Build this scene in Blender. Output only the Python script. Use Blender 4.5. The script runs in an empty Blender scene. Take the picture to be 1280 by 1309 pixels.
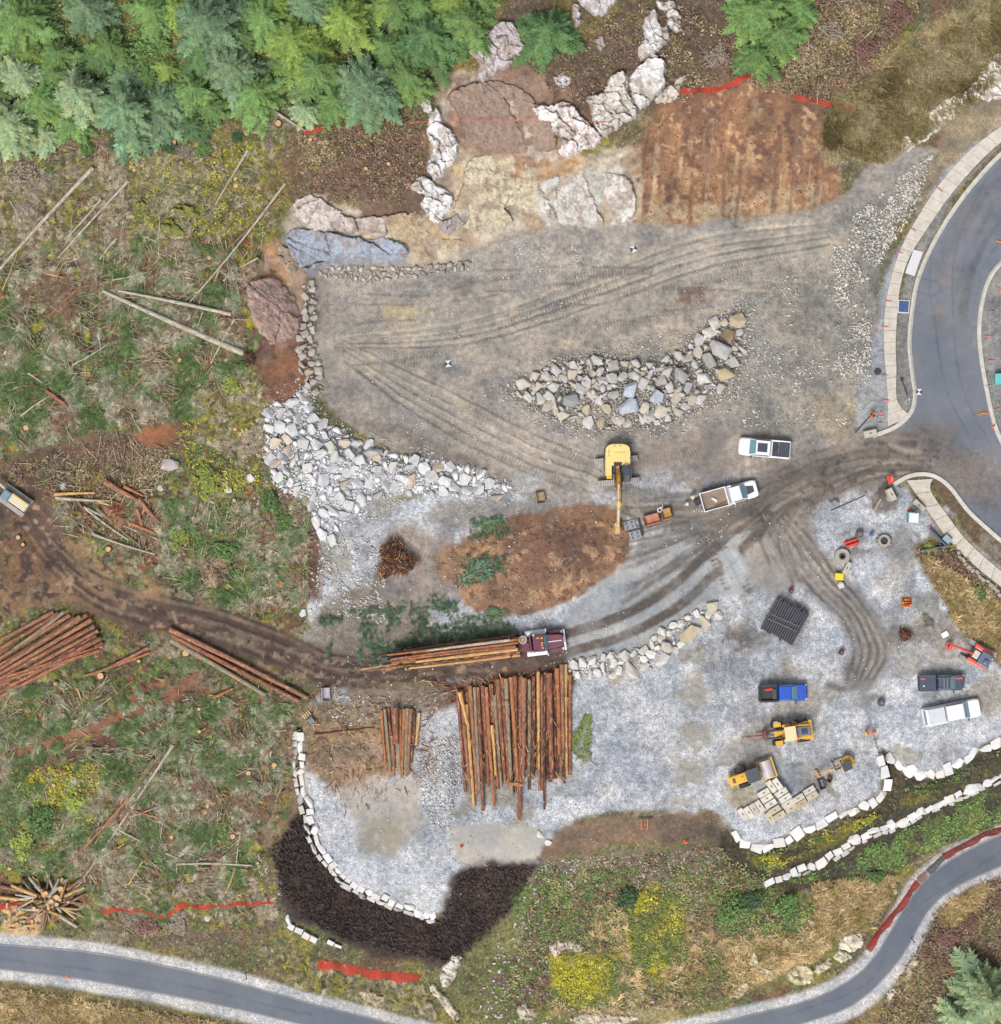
import bpy, bmesh, math, random
import numpy as np
from mathutils import Vector, Matrix
random.seed(7); RG = np.random.RandomState(11)
R = math.radians
scene = bpy.context.scene
col = scene.collection
S = 11.3      # photo pixels per metre on the yard
H = 320.0     # height of the drone camera
K = 1.42      # display brightness of a unit-albedo level surface

def at(px, py, z=0.0):
    k = (1 - z / H) / S
    return Vector(((px - 640) * k, (654.5 - py) * k, z))
def lin1(c):
    c = c / 255.0
    return c / 12.92 if c <= 0.04045 else ((c + 0.055) / 1.055) ** 2.4
def C(r, g, b): return (lin1(r) / K, lin1(g) / K, lin1(b) / K)
def linA(a):
    a = np.asarray(a, float) / 255.0
    return np.where(a <= 0.04045, a / 12.92, ((a + 0.055) / 1.055) ** 2.4) / K

def tag(o, label=None, cat=None, group=None, kind=None):
    if label: o['label'] = label
    if cat: o['category'] = cat
    if group: o['group'] = group
    if kind: o['kind'] = kind
    return o
def empty(name, loc, rz=0.0, label=None, cat=None, group=None):
    o = bpy.data.objects.new(name, None); col.objects.link(o)
    o.location = loc; o.rotation_euler = (0, 0, rz); o.empty_display_size = 0.3
    return tag(o, label, cat, group)
def copy_tree(o, parent=None):
    c = o.copy(); col.objects.link(c)
    if parent is not None: c.parent = parent
    for ch in list(o.children): copy_tree(ch, c)
    return c

# ---------------------------------------------------------------- noise
def vnoise(x, y, scale, seed):
    r = np.random.RandomState(seed); g = r.rand(64, 64)
    x = np.asarray(x) / scale; y = np.asarray(y) / scale
    xi = np.floor(x).astype(int); yi = np.floor(y).astype(int)
    fx = x - xi; fy = y - yi
    fx = fx * fx * (3 - 2 * fx); fy = fy * fy * (3 - 2 * fy)
    a = g[yi % 64, xi % 64]; b = g[yi % 64, (xi + 1) % 64]
    c = g[(yi + 1) % 64, xi % 64]; d = g[(yi + 1) % 64, (xi + 1) % 64]
    return (a * (1 - fx) + b * fx) * (1 - fy) + (c * (1 - fx) + d * fx) * fy
def fbm(x, y, scale, seed, octv=4):
    s = 0; a = 1.0; t = 0
    for k in range(octv):
        s = s + a * vnoise(x + 17.3 * k, y + 5.1 * k, scale / 2 ** k, seed + k); t += a; a *= 0.55
    return s / t
def sstep(a, b, x):
    t = np.clip((x - a) / (b - a), 0, 1); return t * t * (3 - 2 * t)
def cr(pts, step=4.0, closed=False):
    P = [Vector((p[0], p[1])) for p in pts]; n = len(P); out = []
    for i in range(n if closed else n - 1):
        p0 = P[(i - 1) % n] if closed or i > 0 else P[0] * 2 - P[1]
        p1 = P[i]; p2 = P[(i + 1) % n]
        p3 = P[(i + 2) % n] if closed or i + 2 < n else P[-1] * 2 - P[-2]
        m = max(1, int((p2 - p1).length / step))
        for k in range(m):
            t = k / m
            q = 0.5 * ((2 * p1) + (p2 - p0) * t + (2 * p0 - 5 * p1 + 4 * p2 - p3) * t * t + (3 * p1 - p0 - 3 * p2 + p3) * t ** 3)
            out.append((q.x, q.y))
    if not closed: out.append(tuple(P[-1]))
    return out
def seg_dist(X, Y, pts, closed=False):
    """distance, arc length, signed side of the nearest point on a polyline"""
    best = np.full(X.shape, 1e9); arc = np.zeros(X.shape); sd = np.zeros(X.shape); L = 0.0
    n = len(pts)
    for i in range(n if closed else n - 1):
        ax, ay = pts[i]; bx, by = pts[(i + 1) % n]
        dx, dy = bx - ax, by - ay; l2 = dx * dx + dy * dy
        if l2 < 1e-9: continue
        l = math.sqrt(l2)
        t = np.clip(((X - ax) * dx + (Y - ay) * dy) / l2, 0, 1)
        ex = X - ax - t * dx; ey = Y - ay - t * dy
        d = np.sqrt(ex * ex + ey * ey)
        m = d < best
        best = np.where(m, d, best); arc = np.where(m, L + t * l, arc)
        sd = np.where(m, np.sign(dx * ey - dy * ex), sd); L += l
    return best, arc, sd
def inside(X, Y, poly):
    r = np.zeros(np.shape(X), bool); n = len(poly)
    for i in range(n):
        ax, ay = poly[i]; bx, by = poly[(i + 1) % n]
        if ay == by: continue
        c = ((ay > Y) != (by > Y)) & (X < (bx - ax) * (Y - ay) / (by - ay) + ax)
        r ^= c
    return r

# ---------------------------------------------------------------- node materials
def new_mat(name):
    m = bpy.data.materials.new(name); m.use_nodes = True
    nt = m.node_tree; b = nt.nodes['Principled BSDF']
    return m, nt, b
def N(nt, typ, **kw):
    n = nt.nodes.new(typ)
    for k, v in kw.items(): setattr(n, k, v)
    return n
def mathn(nt, op, a, b=None, clamp=False):
    n = N(nt, 'ShaderNodeMath', operation=op); n.use_clamp = clamp
    for i, v in enumerate((a, b)):
        if v is None: continue
        if isinstance(v, (int, float)): n.inputs[i].default_value = v
        else: nt.links.new(v, n.inputs[i])
    return n.outputs[0]
def mixc(nt, fac, a, b, mode='MIX'):
    n = N(nt, 'ShaderNodeMix', data_type='RGBA', blend_type=mode); n.clamp_factor = True
    for k, v in ((0, fac), (6, a), (7, b)):
        if isinstance(v, (int, float)): n.inputs[k].default_value = v
        elif isinstance(v, tuple): n.inputs[k].default_value = (*v[:3], 1)
        else: nt.links.new(v, n.inputs[k])
    return n.outputs[2]
def maprange(nt, v, a, b, c, d):
    n = N(nt, 'ShaderNodeMapRange'); nt.links.new(v, n.inputs[0])
    for i, x in enumerate((a, b, c, d)): n.inputs[i + 1].default_value = x
    return n.outputs[0]
def coords(nt, kind='Object', scale=None):
    o = N(nt, 'ShaderNodeTexCoord').outputs[kind]
    if scale:
        m = N(nt, 'ShaderNodeMapping'); m.inputs['Scale'].default_value = scale
        nt.links.new(o, m.inputs[0]); o = m.outputs[0]
    return o
def noise(nt, vec, scale, detail=5.0, rough=0.6):
    n = N(nt, 'ShaderNodeTexNoise'); n.inputs['Scale'].default_value = scale
    n.inputs['Detail'].default_value = detail; n.inputs['Roughness'].default_value = rough
    nt.links.new(vec, n.inputs['Vector']); return n
def mat_plain(name, c, rough=0.6, metal=0.0, var=0.22, scale=3.0, dirt=None, dirt_amt=0.35, coat=0.0):
    m, nt, b = new_mat(name)
    v = coords(nt)
    f = noise(nt, v, scale).outputs[0]
    g = maprange(nt, f, 0.3, 0.7, 1 - var, 1 + var)
    cc = mixc(nt, 1.0, c, g, 'MULTIPLY')
    if dirt:
        d = noise(nt, v, scale * 0.7 + 0.9, 8.0, 0.7).outputs[0]
        cc = mixc(nt, maprange(nt, d, 0.52, 0.72, 0.0, dirt_amt), cc, dirt)
    nt.links.new(cc, b.inputs['Base Color'])
    b.inputs['Roughness'].default_value = rough; b.inputs['Metallic'].default_value = metal
    b.inputs['Coat Weight'].default_value = coat
    return m
def mat_attr(name, rough=0.8, var=0.25, scale=6.0, bump=0.0, objvar=0.0, spots=None):
    """point colours x grain; objvar adds a per object brightness"""
    m, nt, b = new_mat(name)
    a = N(nt, 'ShaderNodeAttribute', attribute_name='Col').outputs['Color']
    v = coords(nt)
    n1 = noise(nt, v, scale, 6.0, 0.65).outputs[0]
    cc = mixc(nt, 1.0, a, maprange(nt, n1, 0.3, 0.7, 1 - var, 1 + var), 'MULTIPLY')
    if spots:
        n2 = noise(nt, v, scale * 0.45, 5.0, 0.7).outputs[0]
        cc = mixc(nt, maprange(nt, n2, 0.52, 0.68, 0, 0.75), cc, spots)
    if objvar:
        r = N(nt, 'ShaderNodeObjectInfo').outputs['Random']
        cc = mixc(nt, 1.0, cc, maprange(nt, r, 0, 1, 1 - objvar, 1 + objvar), 'MULTIPLY')
    nt.links.new(cc, b.inputs['Base Color']); b.inputs['Roughness'].default_value = rough
    if bump:
        bp = N(nt, 'ShaderNodeBump'); bp.inputs['Strength'].default_value = bump; bp.inputs['Distance'].default_value = 0.08
        nt.links.new(n1, bp.inputs['Height']); nt.links.new(bp.outputs[0], b.inputs['Normal'])
    return m
def mat_objcol(name, rough=0.8, peel=None, peel2=None):
    """bark: object colour, long streaks of peeled wood along the log (local Z)"""
    m, nt, b = new_mat(name)
    oi = N(nt, 'ShaderNodeObjectInfo'); base = oi.outputs['Color']
    tc = N(nt, 'ShaderNodeTexCoord').outputs['Object']
    ad = N(nt, 'ShaderNodeVectorMath', operation='ADD'); nt.links.new(tc, ad.inputs[0])
    cb = N(nt, 'ShaderNodeCombineXYZ'); rr = mathn(nt, 'MULTIPLY', oi.outputs['Random'], 70.0)
    for i in range(3): nt.links.new(rr, cb.inputs[i])
    nt.links.new(cb.outputs[0], ad.inputs[1])
    mp = N(nt, 'ShaderNodeMapping'); mp.inputs['Scale'].default_value = (1, 1, 0.22); nt.links.new(ad.outputs[0], mp.inputs[0])
    v = mp.outputs[0]
    n0 = noise(nt, v, 7.0, 6.0, 0.7).outputs[0]
    cc = mixc(nt, 1.0, base, maprange(nt, n0, 0.3, 0.7, 0.4, 1.6), 'MULTIPLY')
    if peel:
        n1 = noise(nt, v, 4.0, 7.0, 0.75).outputs[0]
        cc = mixc(nt, maprange(nt, n1, 0.52, 0.60, 0, 0.85), cc, peel)
        mp2 = N(nt, 'ShaderNodeMapping'); mp2.inputs['Scale'].default_value = (1, 1, 0.5); nt.links.new(ad.outputs[0], mp2.inputs[0])
        n2 = noise(nt, mp2.outputs[0], 4.2, 7.0, 0.72).outputs[0]
        cc = mixc(nt, maprange(nt, n2, 0.58, 0.63, 0, 0.8), cc, peel2 or peel)
    nt.links.new(cc, b.inputs['Base Color']); b.inputs['Roughness'].default_value = rough
    bp = N(nt, 'ShaderNodeBump'); bp.inputs['Strength'].default_value = 0.5; bp.inputs['Distance'].default_value = 0.05
    nt.links.new(n0, bp.inputs['Height']); nt.links.new(bp.outputs[0], b.inputs['Normal'])
    return m

# ---------------------------------------------------------------- mesh builder
class MB:
    def __init__(s): s.v = []; s.f = []; s.mi = []; s.c = []
    def add(s, vs, fs, mi=0):
        o = len(s.v); s.v += [tuple(v) for v in vs]; s.f += [tuple(i + o for i in f) for f in fs]; s.mi += [mi] * len(fs); return s
    def box(s, c, d, rz=0.0, mi=0, tx=1.0, ty=1.0, ox=0.0, rx=0.0, ry=0.0):
        """tx,ty shrink the top face; ox shifts it"""
        M = Matrix.Translation(c) @ Matrix.Rotation(rz, 4, 'Z') @ Matrix.Rotation(ry, 4, 'Y') @ Matrix.Rotation(rx, 4, 'X')
        x, y, z = d[0] / 2, d[1] / 2, d[2] / 2
        vs = [(-x, -y, -z), (x, -y, -z), (x, y, -z), (-x, y, -z), (-x * tx + ox, -y * ty, z), (x * tx + ox, -y * ty, z), (x * tx + ox, y * ty, z), (-x * tx + ox, y * ty, z)]
        return s.add([M @ Vector(v) for v in vs], [(3, 2, 1, 0), (4, 5, 6, 7), (0, 1, 5, 4), (1, 2, 6, 5), (2, 3, 7, 6), (3, 0, 4, 7)], mi)
    def cyl(s, a, b, r0, r1=None, n=12, mi=0, cap=True, capmi=None):
        a = Vector(a); b = Vector(b); r1 = r0 if r1 is None else r1
        d = (b - a).normalized(); u = d.orthogonal().normalized(); w = d.cross(u)
        vs = []
        for p, r in ((a, r0), (b, r1)):
            for k in range(n):
                t = 2 * math.pi * k / n; vs.append(p + (u * math.cos(t) + w * math.sin(t)) * r)
        fs = [(k, (k + 1) % n, n + (k + 1) % n, n + k) for k in range(n)]
        s.add(vs, fs, mi)
        if cap:
            cm = mi if capmi is None else capmi
            s.add(vs, [tuple(range(n - 1, -1, -1)), tuple(range(n, 2 * n))], cm)
        return s
    def tube(s, pts, r, n=8, mi=0):
        for a, b in zip(pts[:-1], pts[1:]): s.cyl(a, b, r, r, n, mi)
        return s
    def ring(s, c, r0, r1, h, n=28, mi=0):
        c = Vector(c); vs = []
        for (r, z) in ((r0, 0), (r1, 0), (r1, h), (r0, h)):
            for k in range(n):
                t = 2 * math.pi * k / n; vs.append(c + Vector((math.cos(t) * r, math.sin(t) * r, z)))
        fs = []
        for q in range(4):
            for k in range(n):
                a = q * n + k; b = q * n + (k + 1) % n; e = ((q + 1) % 4) * n
                fs.append((a, b, e + (k + 1) % n, e + k))
        return s.add(vs, fs, mi)
    def prism(s, poly, z0, z1, mi=0, shrink=1.0):
        n = len(poly); cx = sum(p[0] for p in poly) / n; cy = sum(p[1] for p in poly) / n
        vs = [(p[0], p[1], z0) for p in poly] + [(cx + (p[0] - cx) * shrink, cy + (p[1] - cy) * shrink, z1) for p in poly]
        return s.add(vs, [tuple(range(n - 1, -1, -1)), tuple(range(n, 2 * n))] + [(k, (k + 1) % n, n + (k + 1) % n, n + k) for k in range(n)], mi)
    def side(s, prof, y0, y1, mi=0, yt=None):
        """profile in x,z extruded across y; yt(z) gives the half width at height z"""
        n = len(prof)
        if yt is None: A = [(p[0], y0, p[1]) for p in prof]; B = [(p[0], y1, p[1]) for p in prof]
        else: A = [(p[0], -yt(p[1]), p[1]) for p in prof]; B = [(p[0], yt(p[1]), p[1]) for p in prof]
        return s.add(A + B, [tuple(range(n)), tuple(range(2 * n - 1, n - 1, -1))] + [((k + 1) % n, k, n + k, n + (k + 1) % n) for k in range(n)], mi)
    def mesh(s, name, bevel=0.0, smooth=False, seg=2):
        me = bpy.data.meshes.new(name); me.from_pydata(s.v, [], s.f)
        me.polygons.foreach_set('material_index', s.mi)
        bm = bmesh.new(); bm.from_mesh(me)
        bmesh.ops.remove_doubles(bm, verts=bm.verts, dist=1e-5)
        bmesh.ops.recalc_face_normals(bm, faces=bm.faces)
        if bevel:
            ed = [e for e in bm.edges if len(e.link_faces) == 2 and e.calc_face_angle(0) > 0.45]
            bmesh.ops.bevel(bm, geom=ed, offset=bevel, segments=seg, profile=0.6, affect='EDGES', clamp_overlap=True)
        if smooth:
            for f in bm.faces: f.smooth = True
        bm.to_mesh(me); bm.free()
        return me
    def build(s, name, mats, parent=None, bevel=0.0, smooth=False, loc=None, rz=0.0, seg=2):
        me = s.mesh(name, bevel, smooth, seg)
        for m in (mats if isinstance(mats, (list, tuple)) else [mats]): me.materials.append(m)
        o = bpy.data.objects.new(name, me); col.objects.link(o)
        if parent is not None: o.parent = parent
        if loc is not None: o.location = loc
        if rz: o.rotation_euler = (0, 0, rz)
        return o

def np_mesh(name, V, F4=None, F3=None, colr=None, mat=None, extra=None, smooth=False):
    """fast mesh from numpy arrays"""
    me = bpy.data.meshes.new(name)
    loops = []; starts = []; tot = []; p = 0
    for F in (F4, F3):
        if F is None or len(F) == 0: continue
        k = F.shape[1]; loops.append(F.reshape(-1)); starts.append(p + np.arange(len(F)) * k); tot.append(np.full(len(F), k)); p += F.size
    loops = np.concatenate(loops).astype(np.int32); starts = np.concatenate(starts).astype(np.int32); tot = np.concatenate(tot).astype(np.int32)
    me.vertices.add(len(V)); me.vertices.foreach_set('co', np.asarray(V, np.float32).reshape(-1))
    me.loops.add(len(loops)); me.loops.foreach_set('vertex_index', loops)
    me.polygons.add(len(starts)); me.polygons.foreach_set('loop_start', starts); me.polygons.foreach_set('loop_total', tot)
    if smooth: me.polygons.foreach_set('use_smooth', np.ones(len(starts), bool))
    me.update(calc_edges=True)
    for nm, arr in (('Col', colr),) + tuple((extra or {}).items()):
        if arr is None: continue
        a = me.color_attributes.new(nm, 'FLOAT_COLOR', 'POINT')
        full = np.ones((len(V), 4), np.float32); full[:, :3] = arr; a.data.foreach_set('color', full.reshape(-1))
    if mat: me.materials.append(mat)
    o = bpy.data.objects.new(name, me); col.objects.link(o)
    return o

def rotm(rz, tilt, taz):
    """batch of rotations: tilt about a horizontal axis at azimuth taz, after spin rz"""
    n = len(rz); c, s = np.cos(rz), np.sin(rz)
    A = np.zeros((n, 3, 3)); A[:, 0, 0] = c; A[:, 0, 1] = -s; A[:, 1, 0] = s; A[:, 1, 1] = c; A[:, 2, 2] = 1
    kx, ky = np.cos(taz), np.sin(taz); ct, st = np.cos(tilt), np.sin(tilt)
    B = np.zeros((n, 3, 3))
    B[:, 0, 0] = ct + kx * kx * (1 - ct); B[:, 0, 1] = kx * ky * (1 - ct); B[:, 0, 2] = ky * st
    B[:, 1, 0] = kx * ky * (1 - ct); B[:, 1, 1] = ct + ky * ky * (1 - ct); B[:, 1, 2] = -kx * st
    B[:, 2, 0] = -ky * st; B[:, 2, 1] = kx * st; B[:, 2, 2] = ct
    return B @ A
def bulk(name, protos, pid, pos, rz, tilt, scl, colr, mat, label, cat, parent=None):
    """one 'stuff' mesh of many scattered small pieces. protos: (V, F4 or None, F3 or None, vcol or None)"""
    Vs = []; F4s = []; F3s = []; Cs = []; off = 0
    M = rotm(rz, tilt, RG.rand(len(rz)) * 6.28)
    for k, pr in enumerate(protos):
        ix = np.where(pid == k)[0]
        if len(ix) == 0: continue
        V, F4, F3, vc = pr; nv = len(V)
        P = V[None] * scl[ix][:, None, :]
        P = np.einsum('nij,nvj->nvi', M[ix], P) + pos[ix][:, None, :]
        Vs.append(P.reshape(-1, 3))
        o = off + np.arange(len(ix)) * nv
        if F4 is not None: F4s.append((F4[None] + o[:, None, None]).reshape(-1, 4))
        if F3 is not None: F3s.append((F3[None] + o[:, None, None]).reshape(-1, 3))
        cc = np.repeat(colr[ix][:, None, :], nv, 1)
        if vc is not None: cc = cc * vc[None]
        Cs.append(cc.reshape(-1, 3)); off += nv * len(ix)
    o = np_mesh(name, np.concatenate(Vs), np.concatenate(F4s) if F4s else None, np.concatenate(F3s) if F3s else None, np.concatenate(Cs), mat)
    if parent is not None: o.parent = parent
    return tag(o, label, cat, None, 'stuff')
# ================================================================ TERRAIN
fine_x = np.arange(-30, 1311, 1.6); fine_y = np.arange(-30, 1340, 1.6)
g = np.cumsum(1.6 * 1.22 ** np.arange(1, 36))
g = g[g < 22000]
XS = np.concatenate([fine_x[0] - g[::-1], fine_x, fine_x[-1] + g])
YS = np.concatenate([fine_y[0] - g[::-1], fine_y, fine_y[-1] + g])
PX, PY = np.meshgrid(XS, YS)
CXc = np.clip(PX, -60, 1340); CYc = np.clip(PY, -60, 1370)

CP = [(420,360,1.5),(600,450,1.5),(800,330,1.8),(1000,320,2),(1080,300,2.1),(900,350,1.6),(700,520,1.0),(850,560,.7),(760,600,.5),(1000,580,.8),(1050,450,1.5),
 (1200,400,1.6),(1200,540,1.1),(1270,600,1.0),(1240,280,2.5),(1280,220,3.2),(1280,420,1.7),(1330,500,1.6),(1330,300,2.9),
 (520,700,.3),(650,700,.5),(450,750,.3),(850,750,.2),(1000,800,0),(1150,800,.2),(1200,900,0),(1000,1000,-.2),(800,950,-.2),(650,1000,-.3),(480,1000,-.3),(550,1130,-.5),(650,1080,-.5),
 (400,850,.8),(250,790,2),(100,720,3),(0,640,4),(100,500,5),(200,400,6),(300,250,7),(100,250,8),(300,600,3.5),(340,740,1.2),(0,400,6),(100,900,2.5),(250,950,1),(100,1050,0),(300,1050,-1),(200,1150,-2.2),(50,1180,-3),
 (100,100,11),(300,60,12),(450,100,11),(0,0,12),(550,0,13),(700,60,12),(850,60,11),(1000,40,9),(1150,60,7),(1280,30,6),
 (560,150,9.5),(760,160,8),(850,110,8.5),(950,120,7.5),(1060,130,6.5),(950,270,2.4),(1090,200,3.6),(650,290,2.6),(420,300,4),(370,330,4),(600,300,2.8),(460,220,8.5),(700,230,5),(335,400,5.5),(345,470,4.2),
 (440,1120,-2.6),(550,1200,-4.2),(650,1150,-2.6),(400,1180,-4),(0,1225,-4.2),(200,1255,-4.8),(400,1290,-5.4),(640,1309,-5.6),(900,1309,-5.4),(1100,1240,-4.6),(1160,1140,-3.8),(1280,1080,-3.4),
 (800,1180,-2),(900,1150,-1.6),(850,1090,-.8),(1000,1180,-2.6),(1050,1100,-2.4),(1150,1020,-1.6),(1250,980,-1.2),(1250,1030,-2.3),(1280,1200,-3.5),(1250,1280,-4),(1230,780,.5),(1270,700,1.0),
 (-60,-60,12),(1340,-60,6),(-60,1370,-6),(1340,1370,-5),(640,1370,-6.5),(-60,640,4.5),(200,1309,-5.6)]
CPa = np.array(CP, float)
def kern(d2): return -np.sqrt(d2 + 30.0 ** 2)
_A = kern((CPa[:, None, 0] - CPa[None, :, 0]) ** 2 + (CPa[:, None, 1] - CPa[None, :, 1]) ** 2)
n_ = len(CPa); _P = np.c_[np.ones(n_), CPa[:, :2] / 1000]
_M = np.block([[_A - 8.0 * np.eye(n_), _P], [_P.T, np.zeros((3, 3))]])
_W = np.linalg.solve(_M, np.r_[CPa[:, 2], 0, 0, 0])
HZ = _W[n_] + _W[n_ + 1] * CXc / 1000 + _W[n_ + 2] * CYc / 1000
for i in range(n_): HZ = HZ + _W[i] * kern((CXc - CPa[i, 0]) ** 2 + (CYc - CPa[i, 1]) ** 2)

def region(pts, pad):
    xs = [p[0] for p in pts]; ys = [p[1] for p in pts]
    i0 = np.searchsorted(XS, min(xs) - pad); i1 = np.searchsorted(XS, max(xs) + pad)
    j0 = np.searchsorted(YS, min(ys) - pad); j1 = np.searchsorted(YS, max(ys) + pad)
    return slice(j0, j1), slice(i0, i1)

WALL_W = [(386,935),(384,985),(393,1030),(405,1075),(425,1105),(455,1132),(500,1153),(540,1167),(562,1172)]
WALL_S = [(936,1062),(950,1077),(985,1081),(1010,1072),(1040,1057),(1060,1047),(1090,1036),(1115,1025),(1130,1010),(1129,985),(1125,968)]
WALL_E = [(1138,962),(1150,978),(1175,990),(1210,985),(1240,965),(1285,942)]
WALL_L = [(976,1130),(1010,1116),(1050,1100),(1100,1070),(1150,1050),(1190,1030),(1230,1014),(1285,988)]
def wall_step(pts, drop, fall, sign):
    sl = region(pts, fall * 4)
    d, a, s = seg_dist(PX[sl], PY[sl], cr(pts, 8))
    t = sstep(-4, 4, d * s * sign)
    HZ[sl] -= drop * t * np.exp(-np.maximum(d - 3, 0) / fall)
wall_step(WALL_W, 1.3, 28, 1); wall_step(WALL_S, 1.2, 20, 1); wall_step(WALL_E, 1.1, 14, 1); wall_step(WALL_L, 0.8, 14, 1)

def dome(cx, cy, rx, ry, h, ang=0.0):
    sl = region([(cx - rx, cy - ry), (cx + rx, cy + ry)], max(rx, ry))
    x = PX[sl] - cx; y = PY[sl] - cy; c, s = math.cos(ang), math.sin(ang)
    q = ((x * c + y * s) / rx) ** 2 + ((-x * s + y * c) / ry) ** 2
    HZ[sl] += h * np.clip(1 - q, 0, 1) ** 1.3
dome(690, 715, 125, 62, 1.1, -0.12); dome(810, 500, 140, 42, 1.3, -0.15); dome(420, 600, 85, 50, .9, 0.4)
dome(505, 718, 26, 26, .7); dome(1003, 793, 24, 28, .5); dome(570, 1000, 14, 60, .6); dome(500, 605, 120, 22, .7, 0.25)
dome(835, 1195, 60, 70, .8); dome(760, 1240, 70, 60, .9)

# -------------------------------------------------- colour layers
BASE = linA((112, 100, 78)).astype(np.float32)
COLR = np.ones(PX.shape + (3,), np.float32) * BASE
MSK = np.zeros(PX.shape + (3,), np.float32); MSK[..., 1] = 0.8     # grit, plants, smooth
WN1 = fbm(PX, PY, 34, 3, 4) - .5 + .4 * (fbm(PX, PY, 8, 203, 3) - .5); WN2 = fbm(PX, PY, 34, 57, 4) - .5 + .4 * (fbm(PX, PY, 8, 257, 3) - .5)
def L(pts, c, soft=8, warp=14, grit=None, veg=None, smooth=None, alpha=1.0, smo=True, patch=None):
    warp = warp * 1.25
    pts = cr(pts, 14, True) if smo else pts
    sl = region(pts, soft + warp + 4)
    X = PX[sl] + WN1[sl] * warp * 2; Y = PY[sl] + WN2[sl] * warp * 2
    d, _, _ = seg_dist(X, Y, pts, True)
    d = np.where(inside(X, Y, pts), -d, d)
    a = (1 - sstep(-soft, soft, d)) * alpha
    if patch:   # broken cover: (scale, amount, seed)
        a = a * sstep(1 - patch[1] - .09, 1 - patch[1] + .09, 0.5 + (fbm(PX[sl], PY[sl], patch[0], patch[2], 4) - .5) * 1.7)
    a = a[..., None]
    COLR[sl] = COLR[sl] * (1 - a) + linA(c) * a
    for k, v in enumerate((grit, veg, smooth)):
        v = 0.0 if v is None else v
        MSK[sl + (k,)] = MSK[sl + (k,)] * (1 - a[..., 0]) + v * a[..., 0]
def T(pts, w, c, alpha=0.9, soft=3, grit=.2, cleat=None, depth=0.0, n=0.5, smooth=0.2, seed=5, stripe=None):
    """a wheel or crawler track pressed in the ground"""
    pts = cr(pts, 8); sl = region(pts, w + soft + 4)
    X = PX[sl] + WN1[sl] * 4; Y = PY[sl] + WN2[sl] * 4
    d, arc, s = seg_dist(X, Y, pts)
    m = (1 - sstep(w / 2 - soft, w / 2 + soft, d))
    a = m * alpha * (1 - n + n * 1.5 * sstep(.32, .62, fbm(PX[sl], PY[sl], 26, seed, 4)))
    a = np.clip(a, 0, 1)
    if stripe: a = a * (0.55 + 0.45 * np.sin(d * s * 6.283 / stripe + 3 * WN1[sl]))
    if cleat: a = a * (0.5 + 0.5 * np.sign(np.sin(arc * 6.283 / cleat)))
    HZ[sl] -= depth * m * (0.7 + 0.3 * (1 if not cleat else np.sin(arc * 6.283 / cleat)))
    a = a[..., None]
    COLR[sl] = COLR[sl] * (1 - a) + linA(c) * a
    for k, v in enumerate((grit, 0.0, smooth)):
        MSK[sl + (k,)] = MSK[sl + (k,)] * (1 - a[..., 0]) + v * a[..., 0]

FR = [(-400,-400),(1700,-400),(1700,1700),(-400,1700)]
L(FR, (100,106,72), 5, 0, veg=.9, smo=False, patch=(90,.5,21))
L(FR, (112,80,64), 5, 0, veg=.6, smo=False, patch=(60,.36,22))
L(FR, (140,130,50), 5, 0, veg=.9, smo=False, patch=(48,.28,23))
L(FR, (148,138,118), 5, 0, veg=.8, smo=False, patch=(70,.25,24))
# clearing on the left
L([(0,330),(130,300),(300,330),(310,480),(250,540),(120,560),(0,590)], (102,108,72), 25, 25, veg=.9, patch=(40,.62,31))
L([(160,190),(300,170),(370,200),(350,300),(250,300),(170,260)], (136,128,56), 15, 18, veg=.8, patch=(40,.62,32))
L([(0,200),(110,180),(130,260),(60,330),(0,340)], (146,138,116), 14, 18, veg=.7, patch=(36,.6,33))
L([(250,640),(380,640),(400,760),(300,780),(200,720),(220,650)], (84,124,48), 18, 16, veg=1, patch=(36,.55,34))
L([(0,880),(140,880),(240,940),(380,900),(380,1000),(300,1080),(120,1100),(0,1080)], (102,106,76), 20, 20, veg=1, patch=(44,.6,35))
L([(0,1000),(90,1000),(120,1060),(90,1120),(0,1110)], (112,130,56), 16, 14, veg=1, patch=(30,.7,36))
L([(150,1130),(350,1100),(360,1170),(300,1210),(160,1200)], (116,100,86), 16, 14, veg=.8)
# forest floor and top edge
L([(-300,-400),(960,-400),(960,40),(850,110),(600,120),(400,190),(340,140),(200,190),(60,190),(-300,220)], (78,86,48), 16, 20, veg=.9)
L([(90,0),(240,20),(250,70),(180,90),(110,60)], (132,122,66), 14, 12, veg=.8)
L([(50,160),(150,160),(140,205),(60,200)], (118,92,82), 8, 8, veg=.5)
L([(380,170),(520,130),(560,260),(520,270),(480,250),(400,260),(360,240)], (116,88,72), 10, 14, veg=.75)
L([(560,-100),(660,-100),(680,60),(600,100),(545,70)], (128,110,62), 10, 14, veg=.8)
L([(640,60),(700,-60),(960,-60),(965,70),(945,112),(880,130),(800,140),(700,140),(660,110)], (98,78,70), 10, 12, veg=.55)
L([(700,-60),(860,-60),(800,40),(720,40)], (120,106,62), 12, 12, veg=.7, patch=(40,.5,41))
L([(940,-100),(1180,-100),(1110,110),(1060,130),(960,110)], (122,98,84), 12, 14, veg=.95)
L([(1090,100),(1280,-10),(1500,-60),(1500,60),(1280,100),(1240,130),(1160,190),(1130,212),(1050,185)], (142,128,92), 8, 8, veg=.85)
L([(1090,100),(1280,-10),(1290,30),(1180,90),(1080,150)], (160,142,108), 12, 12, veg=.7, patch=(30,.6,42))
L([(1150,80),(1280,30),(1280,100),(1150,180)], (116,106,44), 12, 12, veg=.8, patch=(36,.5,43))
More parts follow.
